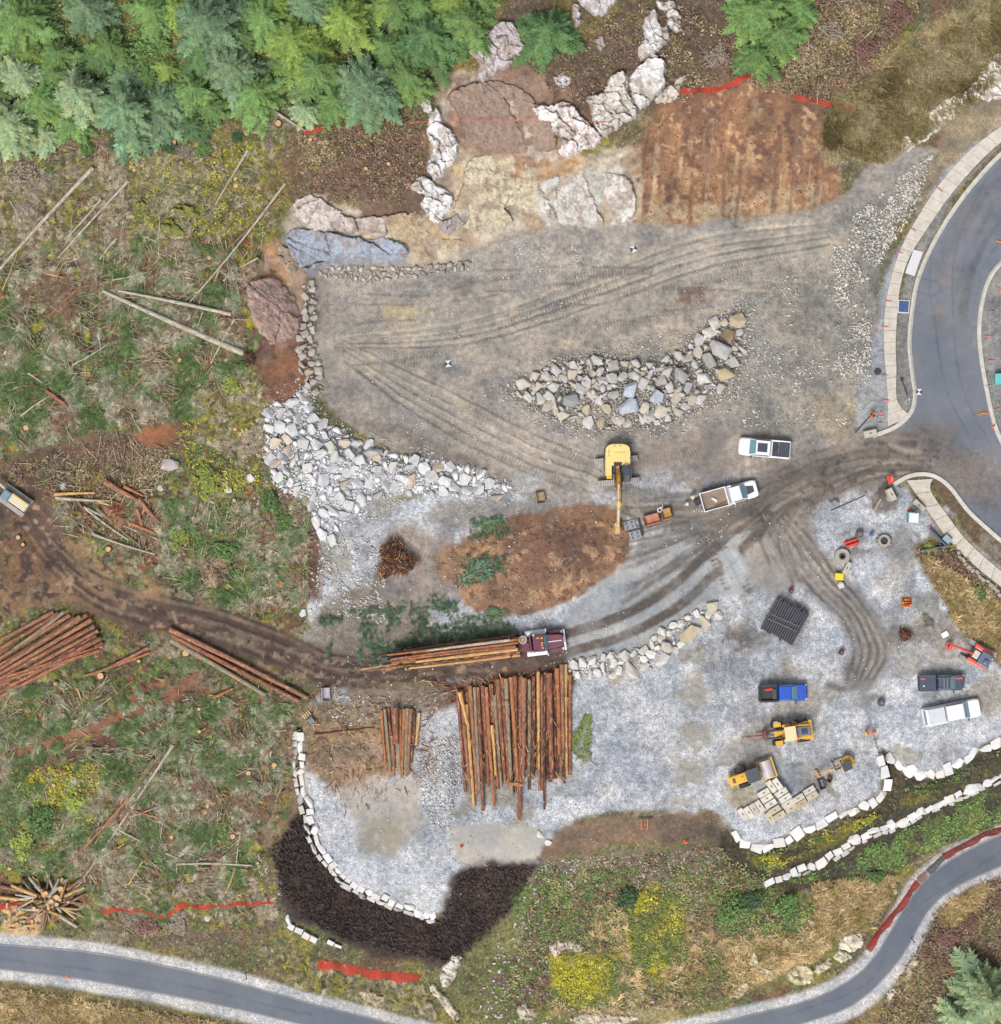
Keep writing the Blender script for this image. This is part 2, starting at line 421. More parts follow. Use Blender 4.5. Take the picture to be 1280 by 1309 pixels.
# bluff
L([(815,180),(880,125),(960,105),(1040,130),(1050,200),(1072,225),(1060,255),(960,280),(880,292),(812,288)], (154,114,84), 14, 18, grit=.25, veg=.1)
L([(830,160),(900,120),(1040,130),(1045,165),(930,185),(840,200)], (128,92,74), 12, 12, grit=.2, veg=.25, patch=(40,.6,51))
for i, (x, w_, y0, y1) in enumerate([(862,14,150,260),(905,18,140,250),(940,16,130,270),(962,12,135,215),(995,20,140,270),(1020,14,150,240),(1045,10,170,240),(880,9,180,285),(925,9,170,285),(975,9,190,275),(1010,9,190,270),(835,10,190,285)]):
    T([(x + 6, y0), (x, (y0 + y1) / 2), (x - 3, y1)], w_, [(172,134,96),(134,104,90),(164,122,86),(180,154,122)][i % 4], .5, 5, seed=60 + i, n=.8)
L([(560,110),(640,100),(700,150),(760,200),(815,190),(815,288),(720,294),(640,304),(575,340),(480,335),(400,345),(372,330),(362,290),(400,248),(470,268),(540,270)], (186,170,148), 6, 8, grit=.35, smooth=.2)
L([(560,112),(690,100),(722,200),(640,212),(590,180)], (152,126,108), 10, 12, grit=.2)
L([(600,115),(640,80),(720,90),(735,180),(700,190),(640,150)], (140,112,94), 10, 10, grit=.2, patch=(26,.6,52))
L([(690,235),(770,225),(810,245),(800,285),(700,290)], (190,186,180), 10, 10, grit=.3)
L([(600,190),(650,200),(690,225),(680,260),(620,270),(590,230)], (204,186,150), 10, 14, grit=.3, patch=(24,.6,53))
L([(640,210),(700,200),(815,200),(815,225),(720,225),(650,240)], (160,128,96), 8, 8, grit=.2, patch=(30,.6,54))
L([(720,225),(800,215),(812,285),(740,285)], (184,184,176), 12, 10, grit=.3, patch=(30,.6,55))
L([(362,300),(450,308),(520,318),(525,336),(440,338),(400,352),(368,340)], (150,158,172), 6, 6, grit=.3)
L([(395,250),(430,260),(500,280),(500,310),(420,305),(375,296)], (190,180,170), 5, 7, grit=.3)
L([(440,240),(540,235),(545,275),(480,285)], (120,96,80), 8, 8, grit=.3, patch=(22,.6,56))
L([(305,335),(350,310),(390,345),(396,390),(384,440),(345,452),(318,430),(300,380)], (152,116,100), 6, 8, grit=.3)
L([(312,325),(350,308),(380,325),(388,350),(340,355)], (186,148,112), 10, 8, grit=.3)
L([(370,350),(398,360),(390,400),(372,395)], (188,164,136), 6, 5, grit=.3)
L([(296,390),(318,400),(345,450),(330,470),(300,440)], (112,82,72), 8, 8, grit=.3)
L([(338,468),(388,450),(396,490),(372,520),(335,505)], (136,96,74), 6, 8, grit=.2)
BLF = [(560,120),(640,105),(735,180),(815,200),(815,288),(720,294),(640,304),(560,335),(480,330),(400,340),(372,320),(400,260),(470,275),(540,270)]
L(BLF, (216,208,196), 8, 4, grit=.3, alpha=.5, patch=(22,.34,151)); L(BLF, (136,108,90), 8, 4, grit=.3, alpha=.45, patch=(26,.32,152)); L(BLF, (196,160,108), 8, 4, grit=.2, alpha=.4, patch=(18,.24,153)); L(BLF, (120,104,98), 3, 3, alpha=.3, patch=(7,.2,154))
OSL = [(820,175),(880,125),(960,105),(1040,130),(1050,200),(1078,225),(1066,250),(960,278),(880,292),(806,288)]
L(OSL, (120,86,70), 12, 8, grit=.3, patch=(12,.3,155)); L(OSL, (186,150,116), 12, 8, grit=.2, patch=(10,.22,156)); L([(816,255),(900,262),(1000,240),(1065,235),(1060,255),(960,280),(880,292),(814,288)], (182,158,128), 6, 8, grit=.4, patch=(18,.55,157))
L([(300,330),(390,350),(396,440),(370,515),(338,505),(310,440)], (108,82,72), 4, 4, patch=(12,.3,158)); L([(300,330),(390,350),(396,440),(345,450)], (190,160,146), 4, 4, patch=(14,.26,159))
for k in range(34):
    x = 822 + RG.rand() * 236; y = 150 + RG.rand() * 70; T([(x + 4, y), (x, y + 25 + RG.rand() * 20), (x - 4, y + 60 + RG.rand() * 50)], [2.5,4,6][k % 3], [(120,84,66),(182,142,104),(136,98,80),(196,172,140)][k % 4], .5, 1.5, seed=700 + k, n=.9, depth=.08)
# upper pad
L([(405,345),(480,338),(560,337),(640,308),(720,292),(820,288),(960,281),(1070,257),(1115,205),(1195,190),(1145,280),(1122,330),(1115,420),(1100,500),(1108,560),(1150,620),(1050,642),(960,692),(870,672),(790,652),(690,645),(640,618),(560,585),(470,560),(430,530),(410,500),(395,420)], (160,153,147), 5, 6, grit=.25)
PILE = [(640,495),(690,478),(706,458),(760,450),(820,462),(862,455),(885,425),(925,400),(945,385),(962,420),(958,455),(945,490),(940,512),(900,522),(850,545),(790,552),(730,548),(690,528),(655,510)]
L([(x, y + 3) for x, y in PILE], (118,112,106), 7, 8, grit=.8)  # ground painted darker under the heap, as shade in the gaps between boulders
L([(960,320),(1130,270),(1115,420),(1100,545),(980,545),(930,460)], (146,142,136), 14, 18, grit=.9)
L([(640,310),(770,300),(770,345),(700,370),(600,350)], (178,172,164), 12, 14, grit=.7, patch=(34,.55,61))
L([(720,400),(800,390),(880,370),(900,430),(800,450),(720,455)], (164,156,144), 12, 16, grit=.3)
L([(600,400),(700,395),(700,450),(620,480)], (166,158,144), 12, 14, grit=.3, patch=(34,.5,62))
L([(830,370),(900,365),(895,395),(840,390)], (126,104,88), 10, 10, patch=(20,.5,63))
L([(490,390),(545,385),(550,425),(500,430)], (184,166,134), 8, 10, grit=.3, patch=(20,.6,64))
L([(430,530),(560,560),(640,600),(700,640),(640,625),(520,575)], (134,126,118), 8, 8, grit=.5)
L([(960,590),(1100,590),(1080,620),(960,650)], (140,128,120), 14, 14, grit=.3)
L([(850,545),(960,560),(950,600),(850,640),(800,600)], (150,140,132), 12, 12, grit=.25, smooth=.3)
L([(1040,520),(1100,500),(1110,550),(1060,560)], (156,146,124), 10, 10, grit=.5)
PAD = [(410,350),(560,342),(720,300),(960,288),(1060,270),(1110,330),(1100,540),(960,640),(800,640),(640,612),(470,556),(410,500)]
L(PAD, (178,168,156), 4, 4, grit=.25, alpha=.4, patch=(14,.3,161)); L(PAD, (126,118,111), 4, 4, grit=.4, alpha=.3, patch=(12,.3,162)); L(PAD, (170,163,150), 6, 6, alpha=.5, patch=(30,.26,163)); L(PAD, (112,106,102), 3, 3, grit=.5, alpha=.3, patch=(6,.22,164))
T([(430,440),(600,425),(800,360),(900,325),(1060,300)], 64, (176,168,156), .6, 16, .2); T([(440,450),(560,520),(680,580),(770,612)], 60, (174,166,155), .6, 16, .2)
for k, off in enumerate((-24,-19,-16,-9,-6,-3,2,5,11,15,18,24)):
    T([(430,440+off*.3),(600,425+off*.7),(800,360+off),(900,325+off),(1060,300+off*.7)], 3.4, [(190,180,163),(126,120,114),(178,168,154)][k % 3], .7, 1, .2, depth=.05, seed=70 + k)
for k, off in enumerate((-27,-22,-18,-12,-9,-5,0,4,9,13,17,21,26)):
    T([(440,450+off*.5),(560,520+off),(680,580+off),(770,612+off*.8)], 3.2, [(122,116,110),(188,178,162),(172,163,150)][k % 3], .7, 1, .2, depth=.05, seed=75 + k)
T([(640,410),(720,390),(790,362)], 16, (112,106,102), .55, 3, .3, cleat=4.2, depth=.04)
T([(640,365),(720,362),(800,340)], 18, (124,118,112), .55, 3, .3, cleat=4.2, depth=.04)
T([(600,520),(690,560),(760,600)], 16, (120,114,108), .55, 3, .3, cleat=4.2, depth=.04)
T([(570,550),(660,590),(740,625)], 15, (120,114,108), .55, 3, .3, cleat=4.2, depth=.04)
T([(800,590),(850,585),(890,570)], 16, (116,108,102), .5, 3, .3, cleat=4.2, depth=.04)
T([(800,622),(860,620),(890,632)], 18, (116,108,102), .55, 3, .3, cleat=4.2, depth=.04)
for k in range(70):
    x = 420 + RG.rand() * 560; y = 340 + RG.rand() * 130; l = 40 + RG.rand() * 50; a = -.25 + RG.rand() * .3
    T([(x, y), (x + l, y + l * a)], [2.2,3,9][k % 3], [(178,166,146),(118,112,107),(122,116,110)][k % 3], .6, 1, seed=200 + k, cleat=3.8 if k % 3 == 2 else None)
L([(346,524),(376,516),(392,498),(402,532),(440,560),(500,584),(560,592),(600,602),(650,622),(640,632),(580,630),(520,628),(472,638),(446,654),(424,688),(408,682),(388,638),(354,616),(344,570)], (196,198,202), 7, 8, grit=1)
# lower yard
L([(470,642),(640,627),(700,650),(800,660),(880,680),(960,690),(1050,640),(1150,622),(1200,690),(1215,790),(1285,860),(1320,930),(1280,942),(1240,962),(1210,984),(1170,988),(1140,960),(1128,1000),(1100,1028),(1000,1070),(950,1078),(920,1040),(850,1035),(740,1045),(685,1090),(640,1104),(590,1110),(560,1167),(500,1150),(455,1130),(420,1100),(395,1040),(387,960),(410,890),(560,880),(400,800),(405,700),(440,650)], (196,200,208), 4, 4, grit=1)
YARD = [(430,640),(1210,640),(1300,920),(1100,1030),(930,1060),(560,1160),(400,1050),(400,900)]
L(YARD, (152,153,156), 20, 10, grit=.9, alpha=.7, patch=(46,.24,81))
L(YARD, (208,211,218), 20, 10, grit=1, alpha=.6, patch=(34,.3,82))
L(YARD, (170,166,158), 20, 10, grit=.5, patch=(60,.22,83))
L([(405,780),(500,735),(560,800),(650,800),(640,835),(480,855),(420,845)], (142,132,120), 12, 14, grit=.6, veg=.3)
L([(500,680),(570,680),(585,760),(530,790),(480,760)], (152,142,134), 12, 12, grit=.5)
L([(560,640),(700,640),(720,660),(640,670),(560,672)], (148,144,140), 12, 12, grit=.6)
L([(380,640),(402,650),(412,720),(405,770),(385,750)], (112,78,68), 6, 6, grit=.2, veg=.2)
L([(556,712),(600,686),(650,662),(760,645),(797,665),(806,712),(778,745),(722,775),(640,790),(592,772),(585,745),(562,735)], (144,110,86), 4, 7, grit=.2)
L([(640,665),(790,660),(780,720),(700,740),(650,720)], (128,96,78), 10, 12, grit=.2, patch=(30,.5,84))
L([(560,705),(640,680),(640,760),(590,765)], (166,130,98), 10, 10, grit=.15, patch=(30,.6,85))
L([(800,715),(850,685),(885,672),(960,690),(975,745),(900,770),(800,832),(720,852),(690,832),(730,785)], (166,168,171), 5, 6, grit=.15, smooth=.4)
L(YARD, (136,136,138), 3, 3, grit=.7, alpha=.45, patch=(8,.16,165)); L([(570,700),(790,660),(800,712),(720,770),(600,765)], (112,82,66), 3, 3, patch=(9,.26,166)); L([(570,700),(790,660),(800,712),(720,770),(600,765)], (178,142,112), 3, 3, patch=(11,.22,167))
# pad corner of bark and litter
L([(392,905),(480,892),(500,960),(495,985),(420,1000),(392,960)], (148,124,100), 8, 10, grit=.4, veg=.6)
L([(430,960),(500,940),(490,1020),(440,1030)], (170,140,116), 8, 10, grit=.5, veg=.3, patch=(20,.5,86))
L([(440,1000),(560,1000),(560,1050),(470,1080)], (178,172,164), 10, 10, grit=.3, smooth=.4)
L([(470,1055),(520,1040),(510,1090),(470,1095)], (160,152,136), 8, 8, smooth=.5, patch=(20,.6,87))
L([(528,945),(585,940),(590,1000),(575,1060),(545,1050),(535,1000)], (196,198,204), 6, 6, grit=1)
L([(580,1060),(690,1060),(690,1095),(600,1108)], (182,178,172), 4, 4, grit=.15, smooth=.6)
L([(870,870),(905,870),(905,1000),(870,1020)], (166,162,154), 10, 10, grit=.4, smooth=.3, patch=(26,.5,88))
L([(930,1000),(960,1000),(960,1030),(930,1030)], (158,152,132), 6, 6, grit=.5)
# dirt around tarp and machines
for (x, y, r, c) in [(985,790,45,(136,136,138)),(940,820,22,(120,114,112)),(1180,820,40,(140,134,128)),(1150,815,25,(126,122,120)),(1020,905,60,(156,152,148)),(1100,690,24,(140,136,128)),(1060,1000,40,(150,148,148)),(1165,700,36,(150,148,148)),(1130,640,22,(116,112,112)),(1180,860,50,(164,162,160)),(1190,770,24,(138,140,138)),(1010,950,40,(158,156,156)),(960,975,40,(156,154,152))]:
    L([(x - r, y - r * .5), (x, y - r * .8), (x + r, y - r * .4), (x + r, y + r * .4), (x, y + r * .8), (x - r, y + r * .4)], c, r * .4, r * .4, grit=.5, patch=(r * .8, .62, int(x)))
# mulch round the log deck
L([(545,872),(600,868),(640,850),(700,850),(735,858),(728,880),(640,884),(590,900),(545,905)], (116,74,62), 7, 8, grit=.1, veg=.3)
L([(440,880),(560,875),(560,905),(440,905)], (146,128,114), 8, 8, grit=.7, veg=.3)
# black mulch slope
L([(386,1022),(400,1080),(420,1107),(455,1133),(500,1154),(562,1174),(585,1110),(690,1103),(672,1140),(655,1165),(622,1200),(580,1237),(500,1222),(430,1202),(375,1172),(352,1130),(342,1088)], (66,54,55), 7, 8, veg=.12)
L([(350,960),(386,950),(388,1020),(345,1085),(335,1040)], (146,122,98), 8, 8, veg=.5)
MUL = [(386,1030),(420,1110),(500,1156),(562,1176),(588,1112),(688,1105),(655,1165),(622,1200),(580,1235),(500,1220),(430,1200),(375,1170),(352,1130)]
L(MUL, (96,78,70), 6, 6, veg=.1, alpha=.6, patch=(18,.34,181)); L(MUL, (46,38,40), 6, 6, veg=.1, alpha=.7, patch=(14,.34,182))
L([(688,1096),(740,1050),(850,1042),(908,1035),(924,1075),(850,1085),(780,1088),(720,1112)], (136,112,92), 5, 8, grit=.3, veg=.2)
L([(840,1050),(905,1040),(915,1070),(850,1080)], (116,98,88), 8, 8, veg=.3)
L([(690,1110),(780,1088),(920,1080),(980,1130),(1040,1150),(1080,1210),(960,1270),(760,1310),(600,1310),(560,1265),(600,1215),(660,1165)], (116,118,72), 8, 12, veg=.8)
L([(690,1110),(920,1082),(920,1120),(800,1130),(680,1140)], (132,118,104), 10, 12, grit=.4, veg=.6, patch=(40,.6,91))
for (x, y, rx, ry, c, p) in [(835,1190,38,60,(186,176,10),1),(875,1195,26,30,(150,142,40),.55),(748,1238,46,22,(176,166,18),.9),(735,1262,38,32,(182,172,14),1),(775,1222,34,18,(165,155,26),.5),(720,1285,50,16,(130,122,40),.6),(800,1160,50,22,(176,156,116),.6),(890,1215,50,26,(176,150,112),.75),(830,1285,70,18,(170,152,112),.6),(760,1195,40,20,(172,156,120),.5),(800,1150,20,16,(84,112,52),.9),(700,1150,50,34,(84,112,46),.7),(680,1260,60,40,(92,110,54),.6),(800,1250,60,30,(104,118,50),.6),(660,1245,46,30,(118,92,84),.45),(940,1230,50,24,(124,120,50),.6),(1030,1220,50,20,(128,124,56),.55),(1050,1180,36,20,(166,128,100),.6),(980,1160,40,24,(88,122,56),.8),(1115,1115,24,12,(94,136,64),.7)]:
    L([(x - rx, y), (x - rx * .6, y - ry * .8), (x, y - ry), (x + rx * .7, y - ry * .7), (x + rx, y), (x + rx * .7, y + ry * .7), (x, y + ry), (x - rx * .7, y + ry * .7)], c, 6, 12, veg=.7, patch=(22, p, int(x * 3 + y)))
# planted banks east
L([(920,1062),(950,1087),(1010,1087),(1100,1047),(1136,1012),(1128,958),(1145,975),(1175,1000),(1285,955),(1400,930),(1400,1020),(1285,1052),(1210,1082),(1160,1105),(1110,1138),(1000,1135),(930,1110)], (66,60,50), 4, 6, veg=.5)
L([(960,1095),(1050,1065),(1130,1030),(1280,975),(1280,985),(1130,1045),(1060,1085),(985,1115)], (116,108,40), 6, 8, veg=.7, patch=(20,.4,92))
L([(1000,1125),(1120,1075),(1280,1005),(1285,1045),(1200,1080),(1120,1120)], (84,112,58), 8, 10, veg=.9, patch=(22,.45,93))
L([(1160,1060),(1280,1015),(1280,1045),(1180,1090)], (110,132,60), 8, 8, veg=.9, patch=(20,.5,94))
# south east corner, strip by the path
L([(1170,1170),(1285,1112),(1500,1100),(1500,1500),(1100,1500),(1090,1320),(1150,1250)], (136,116,84), 5, 8, veg=.85)
L([(1200,1165),(1240,1132),(1262,1130),(1255,1150),(1215,1182),(1200,1185)], (206,176,126), 4, 5, veg=.3)
L([(1172,1195),(1205,1175),(1235,1190),(1215,1225),(1190,1240)], (92,70,60), 6, 6, veg=.7)
L([(1130,1262),(1160,1228),(1180,1225),(1185,1250),(1150,1280)], (166,158,110), 5, 5, veg=.4)
L([(1200,1215),(1300,1180),(1300,1330),(1180,1330)], (120,128,96), 12, 12, veg=.8, patch=(40,.6,95))
L([(-300,1250),(0,1258),(100,1268),(200,1288),(300,1308),(380,1330),(300,1700),(-300,1700)], (122,110,74), 5, 6, veg=.75)
L([(0,1262),(200,1295),(330,1322),(200,1320),(0,1280)], (176,152,112), 8, 8, veg=.6, patch=(20,.45,96))
L([(-40,1155),(30,1150),(60,1190),(40,1205),(-40,1200)], (210,176,132), 8, 8, veg=.2)
L([(330,1210),(440,1225),(540,1260),(560,1300),(480,1290),(380,1262)], (124,118,78), 8, 8, veg=.85)
L([(400,1225),(520,1260),(560,1290),(470,1285),(380,1250)], (96,118,56), 8, 8, veg=.9, patch=(24,.5,97))
# east bank below the pavement
L([(1172,702),(1212,690),(1250,730),(1300,765),(1300,850),(1240,822),(1218,790)], (122,106,64), 6, 7, veg=.7)
L([(1200,690),(1230,715),(1285,765),(1285,790),(1235,760),(1195,710)], (92,72,60), 5, 6, veg=.3)
L([(1235,720),(1260,740),(1285,765),(1270,770)], (120,112,106), 4, 4, grit=1, veg=.2)
# gravel verge by the north road, verges, island
L([(1320,125),(1240,170),(1195,235),(1152,310),(1128,370),(1115,450),(1100,515),(1098,552),(1115,556),(1135,548),(1134,420),(1153,320),(1205,240),(1300,165)], (168,172,180), 4, 5, grit=.35)
L([(1100,470),(1130,480),(1133,548),(1110,556)], (158,160,162), 8, 8, grit=.5)
L([(1180,255),(1230,195),(1285,150),(1300,110),(1240,140),(1190,200)], (150,136,114), 8, 8, grit=.6, veg=.2)
L([(1300,170),(1260,205),(1218,255),(1190,305),(1172,350),(1165,400),(1163,440),(1168,490),(1172,515),(1160,528),(1147,520),(1146,420),(1165,330),(1210,255),(1290,172)], (140,138,136), 3, 3, grit=.6)
L([(1285,335),(1256,392),(1254,430),(1262,490),(1285,560),(1500,560),(1500,335)], (146,146,144), 3, 5, grit=.7)
L([(1195,612),(1215,620),(1245,655),(1290,690),(1290,730),(1245,690),(1215,655),(1195,628)], (104,84,64), 3, 4, grit=.5, veg=.4)
L([(1240,668),(1290,700),(1290,728),(1250,692)], (140,130,118), 6, 6, grit=.8, patch=(14,.55,98))
LEFT = [(-20,190),(340,190),(330,480),(400,640),(390,780),(380,1000),(330,1190),(-20,1190)]
for c_, sc_, am_, sd_ in (((74,58,47),9,.30,174),((84,112,56),16,.36,176),((158,150,124),10,.24,175),((142,86,62),14,.20,177),((156,148,44),16,.18,179),((60,48,40),5,.2,183)): L(LEFT, c_, 3, 4, veg=.7, patch=(sc_,am_,sd_), smo=False)

# -------------------------------------------------- asphalt, haul road mud
KERB_W = cr([(1330,160),(1282,195),(1242,238),(1211,281),(1188,322),(1173,360),(1166,400),(1163,440),(1167,480),(1170,505),(1166,525),(1152,541),(1136,550),(1116,557)], 5)
KERB_I = cr([(1330,285),(1282,334),(1265,356),(1255,390),(1252,425),(1255,460),(1262,500),(1271,540),(1282,567),(1300,600),(1340,660)], 5)
KERB_S = cr([(1143,619),(1164,608),(1190,607),(1213,621),(1240,655),(1282,693),(1330,735)], 5)
PATH_N = cr([(-200,1196),(-30,1204),(0,1207),(100,1215),(200,1232),(300,1255),(400,1283),(470,1300),(540,1318),(620,1332),(720,1338),(800,1330),(880,1314),(960,1297),(1040,1276),(1090,1250),(1120,1220),(1150,1170),(1180,1127),(1220,1096),(1280,1066),(1330,1046),(1500,990)], 6)
PATH_S = cr([(-200,1230),(-30,1238),(0,1240),(100,1252),(200,1270),(300,1290),(400,1314),(470,1332),(540,1350),(620,1364),(720,1372),(800,1366),(880,1350),(960,1328),(1040,1305),(1092,1285),(1132,1250),(1162,1210),(1186,1166),(1220,1136),(1280,1108),(1330,1086),(1500,1030)], 6)
T(PATH_N[::4], 26, (204,203,205), 1.0, 4, 1.0, n=.06); T(PATH_S[::4], 26, (204,203,205), 1.0, 4, 1.0, n=.06)
L(PATH_N[::4] + PATH_S[::-4], (98,106,120), 1.5, 0, smooth=.62, smo=False)
JUNC = KERB_W + [(1100,560),(1110,610),(1140,621)] + KERB_S + [(1345,700)] + KERB_I[::-1]
L(JUNC[::2], (114,120,132), 2, 0, smooth=.62, smo=False)
for k in range(26):   # traffic polish along the curve
    o = RG.rand(); a = [(1 - o) * KERB_W[i][0] + o * KERB_I[min(i, len(KERB_I) - 1)][0] for i in range(4, 44, 4)]
    b = [(1 - o) * KERB_W[i][1] + o * KERB_I[min(i, len(KERB_I) - 1)][1] for i in range(4, 44, 4)]
    T(list(zip(a, b)), 5, [(106,108,116),(128,134,146),(98,98,104)][k % 3], .45, 2, n=.7, seed=300 + k)
L([(1185,360),(1205,300),(1240,260),(1240,300),(1215,350),(1200,420)], (120,118,124), 10, 8, smooth=.3, patch=(26,.5,101))
L([(960,690),(1000,625),(1100,560),(1150,552),(1200,560),(1262,600),(1240,640),(1190,606),(1150,620),(1050,650),(1030,700)], (126,116,109), 14, 12, grit=.2, smooth=.15, alpha=.92)
L([(1150,545),(1200,540),(1280,580),(1285,650),(1210,610)], (122,116,114), 14, 10, smooth=.2, alpha=.75, patch=(40,.6,102))
for k in range(12):
    o = k * 6 - 32
    T([(860,660+o*.5),(950,650+o*.8),(1040,600+o*.6),(1120,580+o*.7),(1170,582+o*.8)], 6, [(104,96,90),(140,130,122),(100,92,86)][k % 3], .55, 2, seed=320 + k, n=.8, depth=.03)
# dirt turn to the yard
T([(985,640),(1010,690),(1045,735),(1090,780),(1115,825),(1100,862)], 48, (130,124,119), .95, 8, .15, n=.15, smooth=.3)
L([(960,690),(1000,680),(1030,720),(1010,755),(965,745)], (158,152,146), 8, 8, smooth=.4)
for k in range(9):
    o = k * 5 - 20
    T([(975+o*.5,640-o*.2),(1012+o,690-o*.3),(1050+o*.7,740-o*.5),(1092+o*.6,785-o*.5),(1112+o,830),(1100+o*.8,868)], 4, [(104,98,93),(152,147,143)][k % 2], .7, 1.2, seed=340 + k, n=.7, depth=.04)
T([(1060,875),(1085,882),(1110,868)], 9, (118,112,106), .8, 4); T([(1062,898),(1090,905),(1120,890)], 9, (120,114,108), .7, 4)
for y in (-3, 19): T([(690+y*.2,826+y*.8),(725+y*.3,814+y),(790+y*.5,792+y),(850+y*.7,760+y*.9),(905+y*.8,712+y*.8),(960+y*.7,664+y*.8),(1010+y*.5,620+y*.8)], 12, (98,88,82), .98, 2, .1, depth=.12, seed=360 + y, n=.3)
T([(885,672),(905,700),(930,748)], 11, (120,113,108), .9, 2, cleat=5.5, depth=.1, n=.1); T([(915,680),(935,712),(958,752)], 11, (120,113,108), .9, 2, cleat=5.5, depth=.1, n=.1)
T([(820,690),(870,675),(905,660)], 12, (132,126,122), .6, 3)
L([(920,704),(942,700),(955,742),(930,750)], (176,178,180), 4, 4, smooth=.9)
for k in range(54):
    u = RG.rand(); A_ = [(1180,584),(1110,575),(990,600),(900,640),(800,640)]; B_ = [(1180,604),(1110,610),(1035,655),(1015,700),(1055,760),(1105,840)] if k % 2 else [(1180,598),(1100,600),(985,650),(900,715),(800,790)]
    P_ = [(a_[0] * (1 - u) + b_[0] * u + RG.normal(0, 5), a_[1] * (1 - u) + b_[1] * u + RG.normal(0, 5)) for a_, b_ in zip(A_, B_)]
    T(P_, [2.4,4,7][k % 3], [(104,96,89),(150,141,133),(112,104,98),(98,90,84)][k % 4], .45, 1.4, .1, seed=500 + k, n=.95, depth=.02)
for q in ([(1177,356),(1201,361),(1197,377),(1173,371),(1177,356)], [(1225,230),(1190,330),(1196,420),(1210,500),(1240,560)], [(1262,225),(1222,320),(1220,420),(1232,500),(1268,570)], [(0,1226),(200,1252),(400,1298)], [(1000,1300),(1110,1255),(1160,1170),(1280,1088)]): T(q, 1.8, (84,90,100), .55, .8, n=.5)
# mud haul road on the logging side
T([(-60,600),(0,640),(40,700),(110,755),(180,782),(260,800),(350,830),(430,856),(520,850),(600,846),(700,836)], 48, (98,78,68), .98, 10, .1, n=.1)
T([(20,600),(50,650),(75,700),(120,750)], 32, (98,74,63), .95, 8, .1, n=.15)
T([(-60,778),(20,762),(80,752),(130,765)], 44, (134,103,78), .95, 10, .1, n=.15)
L([(70,690),(110,700),(190,745),(210,768),(130,760)], (158,126,92), 8, 10, patch=(24,.6,111))
L([(250,800),(330,820),(330,835),(260,815)], (140,124,104), 6, 6)
for k in range(9):
    o = k * 5 - 20
    T([(20,640+o),(60,700+o),(120,752+o),(200,780+o),(280,800+o),(360,828+o),(430,856+o*.9),(520,852+o*.8),(620,846+o*.7)], 5, [(66,50,44),(132,110,94),(80,62,54)][k % 3], .7, 2, .1, seed=380 + k, n=.8, depth=.08)
L([(0,590),(80,560),(180,550),(250,545),(240,575),(150,590),(60,600),(0,625)], (118,94,80), 10, 12, veg=.4)
L([(170,555),(225,540),(230,560),(200,575)], (146,98,70), 6, 6)
for o in (0, 26): T([(-20,975+o),(60,950+o),(130,925+o*.9),(200,900+o*.9),(250,868+o*.6)], 17, [(144,98,74),(104,70,56)][o > 0], 1.0, 4, .1, n=.4)
T([(165,870),(175,895)], 10, (140,88,68), .95, 3); T([(185,882),(215,872)], 9, (130,88,70), .95, 3)
L([(0,640),(40,680),(60,740),(0,760),(-60,740)], (130,96,76), 12, 14, veg=.4, patch=(30,.6,112))

MUDZ = [(-20,600),(30,610),(120,735),(250,790),(420,840),(560,850),(690,830),(690,850),(440,880),(200,810),(90,760),(-20,790)]
L(MUDZ, (84,68,60), 3, 4, patch=(10,.3,171)); L(MUDZ, (150,126,106), 3, 4, patch=(9,.22,172)); L([(960,690),(1000,630),(1100,566),(1200,570),(1230,610),(1050,650)], (98,90,86), 4, 4, patch=(9,.26,173))
# -------------------------------------------------- fine colour variation (mottling of the ground itself)
gr = fbm(PX, PY, 60, 7, 5) - .5; gf = fbm(PX, PY, 9, 9, 4) - .5; gh = fbm(PX, PY, 26, 91, 4) - .5
amp = 0.16 + 0.35 * MSK[..., 1] + 0.10 * MSK[..., 0]
smk = 1 - 0.85 * MSK[..., 2]
COLR *= np.clip(1 + smk * (gr * 0.5 + gf * 1.0 * amp * 1.6 + gh * .8), .35, 1.9)[..., None].astype(np.float32)
COLR[..., 0] *= 1 + gh * .16 * (1 + MSK[..., 1]); COLR[..., 2] *= 1 - gh * .20 * (1 + MSK[..., 1])
rough_h = (0.02 + 0.14 * MSK[..., 1] + 0.02 * MSK[..., 0]) * smk
HZ += rough_h * (fbm(PX, PY, 7, 13, 3) - .5) * 2.2
# keep roads smooth: no ground noise there, slightly lower under the slabs
far = sstep(0, 900, np.maximum(np.maximum(-PX, PX - 1280), np.maximum(-PY, PY - 1309)))
HZ += far * 6 * (fbm(PX, PY, 900, 17, 3) - .4)
HZ = HZ.astype(float)

def samp(A, px, py):
    px = np.asarray(px, float); py = np.asarray(py, float)
    i = np.clip(np.searchsorted(XS, px) - 1, 0, len(XS) - 2); j = np.clip(np.searchsorted(YS, py) - 1, 0, len(YS) - 2)
    fx = (px - XS[i]) / (XS[i + 1] - XS[i]); fy = (py - YS[j]) / (YS[j + 1] - YS[j])
    if A.ndim == 3: fx = fx[..., None]; fy = fy[..., None]
    return (A[j, i] * (1 - fx) + A[j, i + 1] * fx) * (1 - fy) + (A[j + 1, i] * (1 - fx) + A[j + 1, i + 1] * fx) * fy
def hz(px, py): return float(samp(HZ, px, py))
def g3(px, py, dz=0.0):
    """point on the ground seen at that place of the photo, lifted by dz"""
    z = hz(px, py); p = at(px, py, z); return Vector((p.x, p.y, z + dz))
def gpos(px, py, dz=0.0):
    z = samp(HZ, px, py); k = (1 - z / H) / S
    return np.stack([(px - 640) * k, (654.5 - py) * k, z + dz], -1)

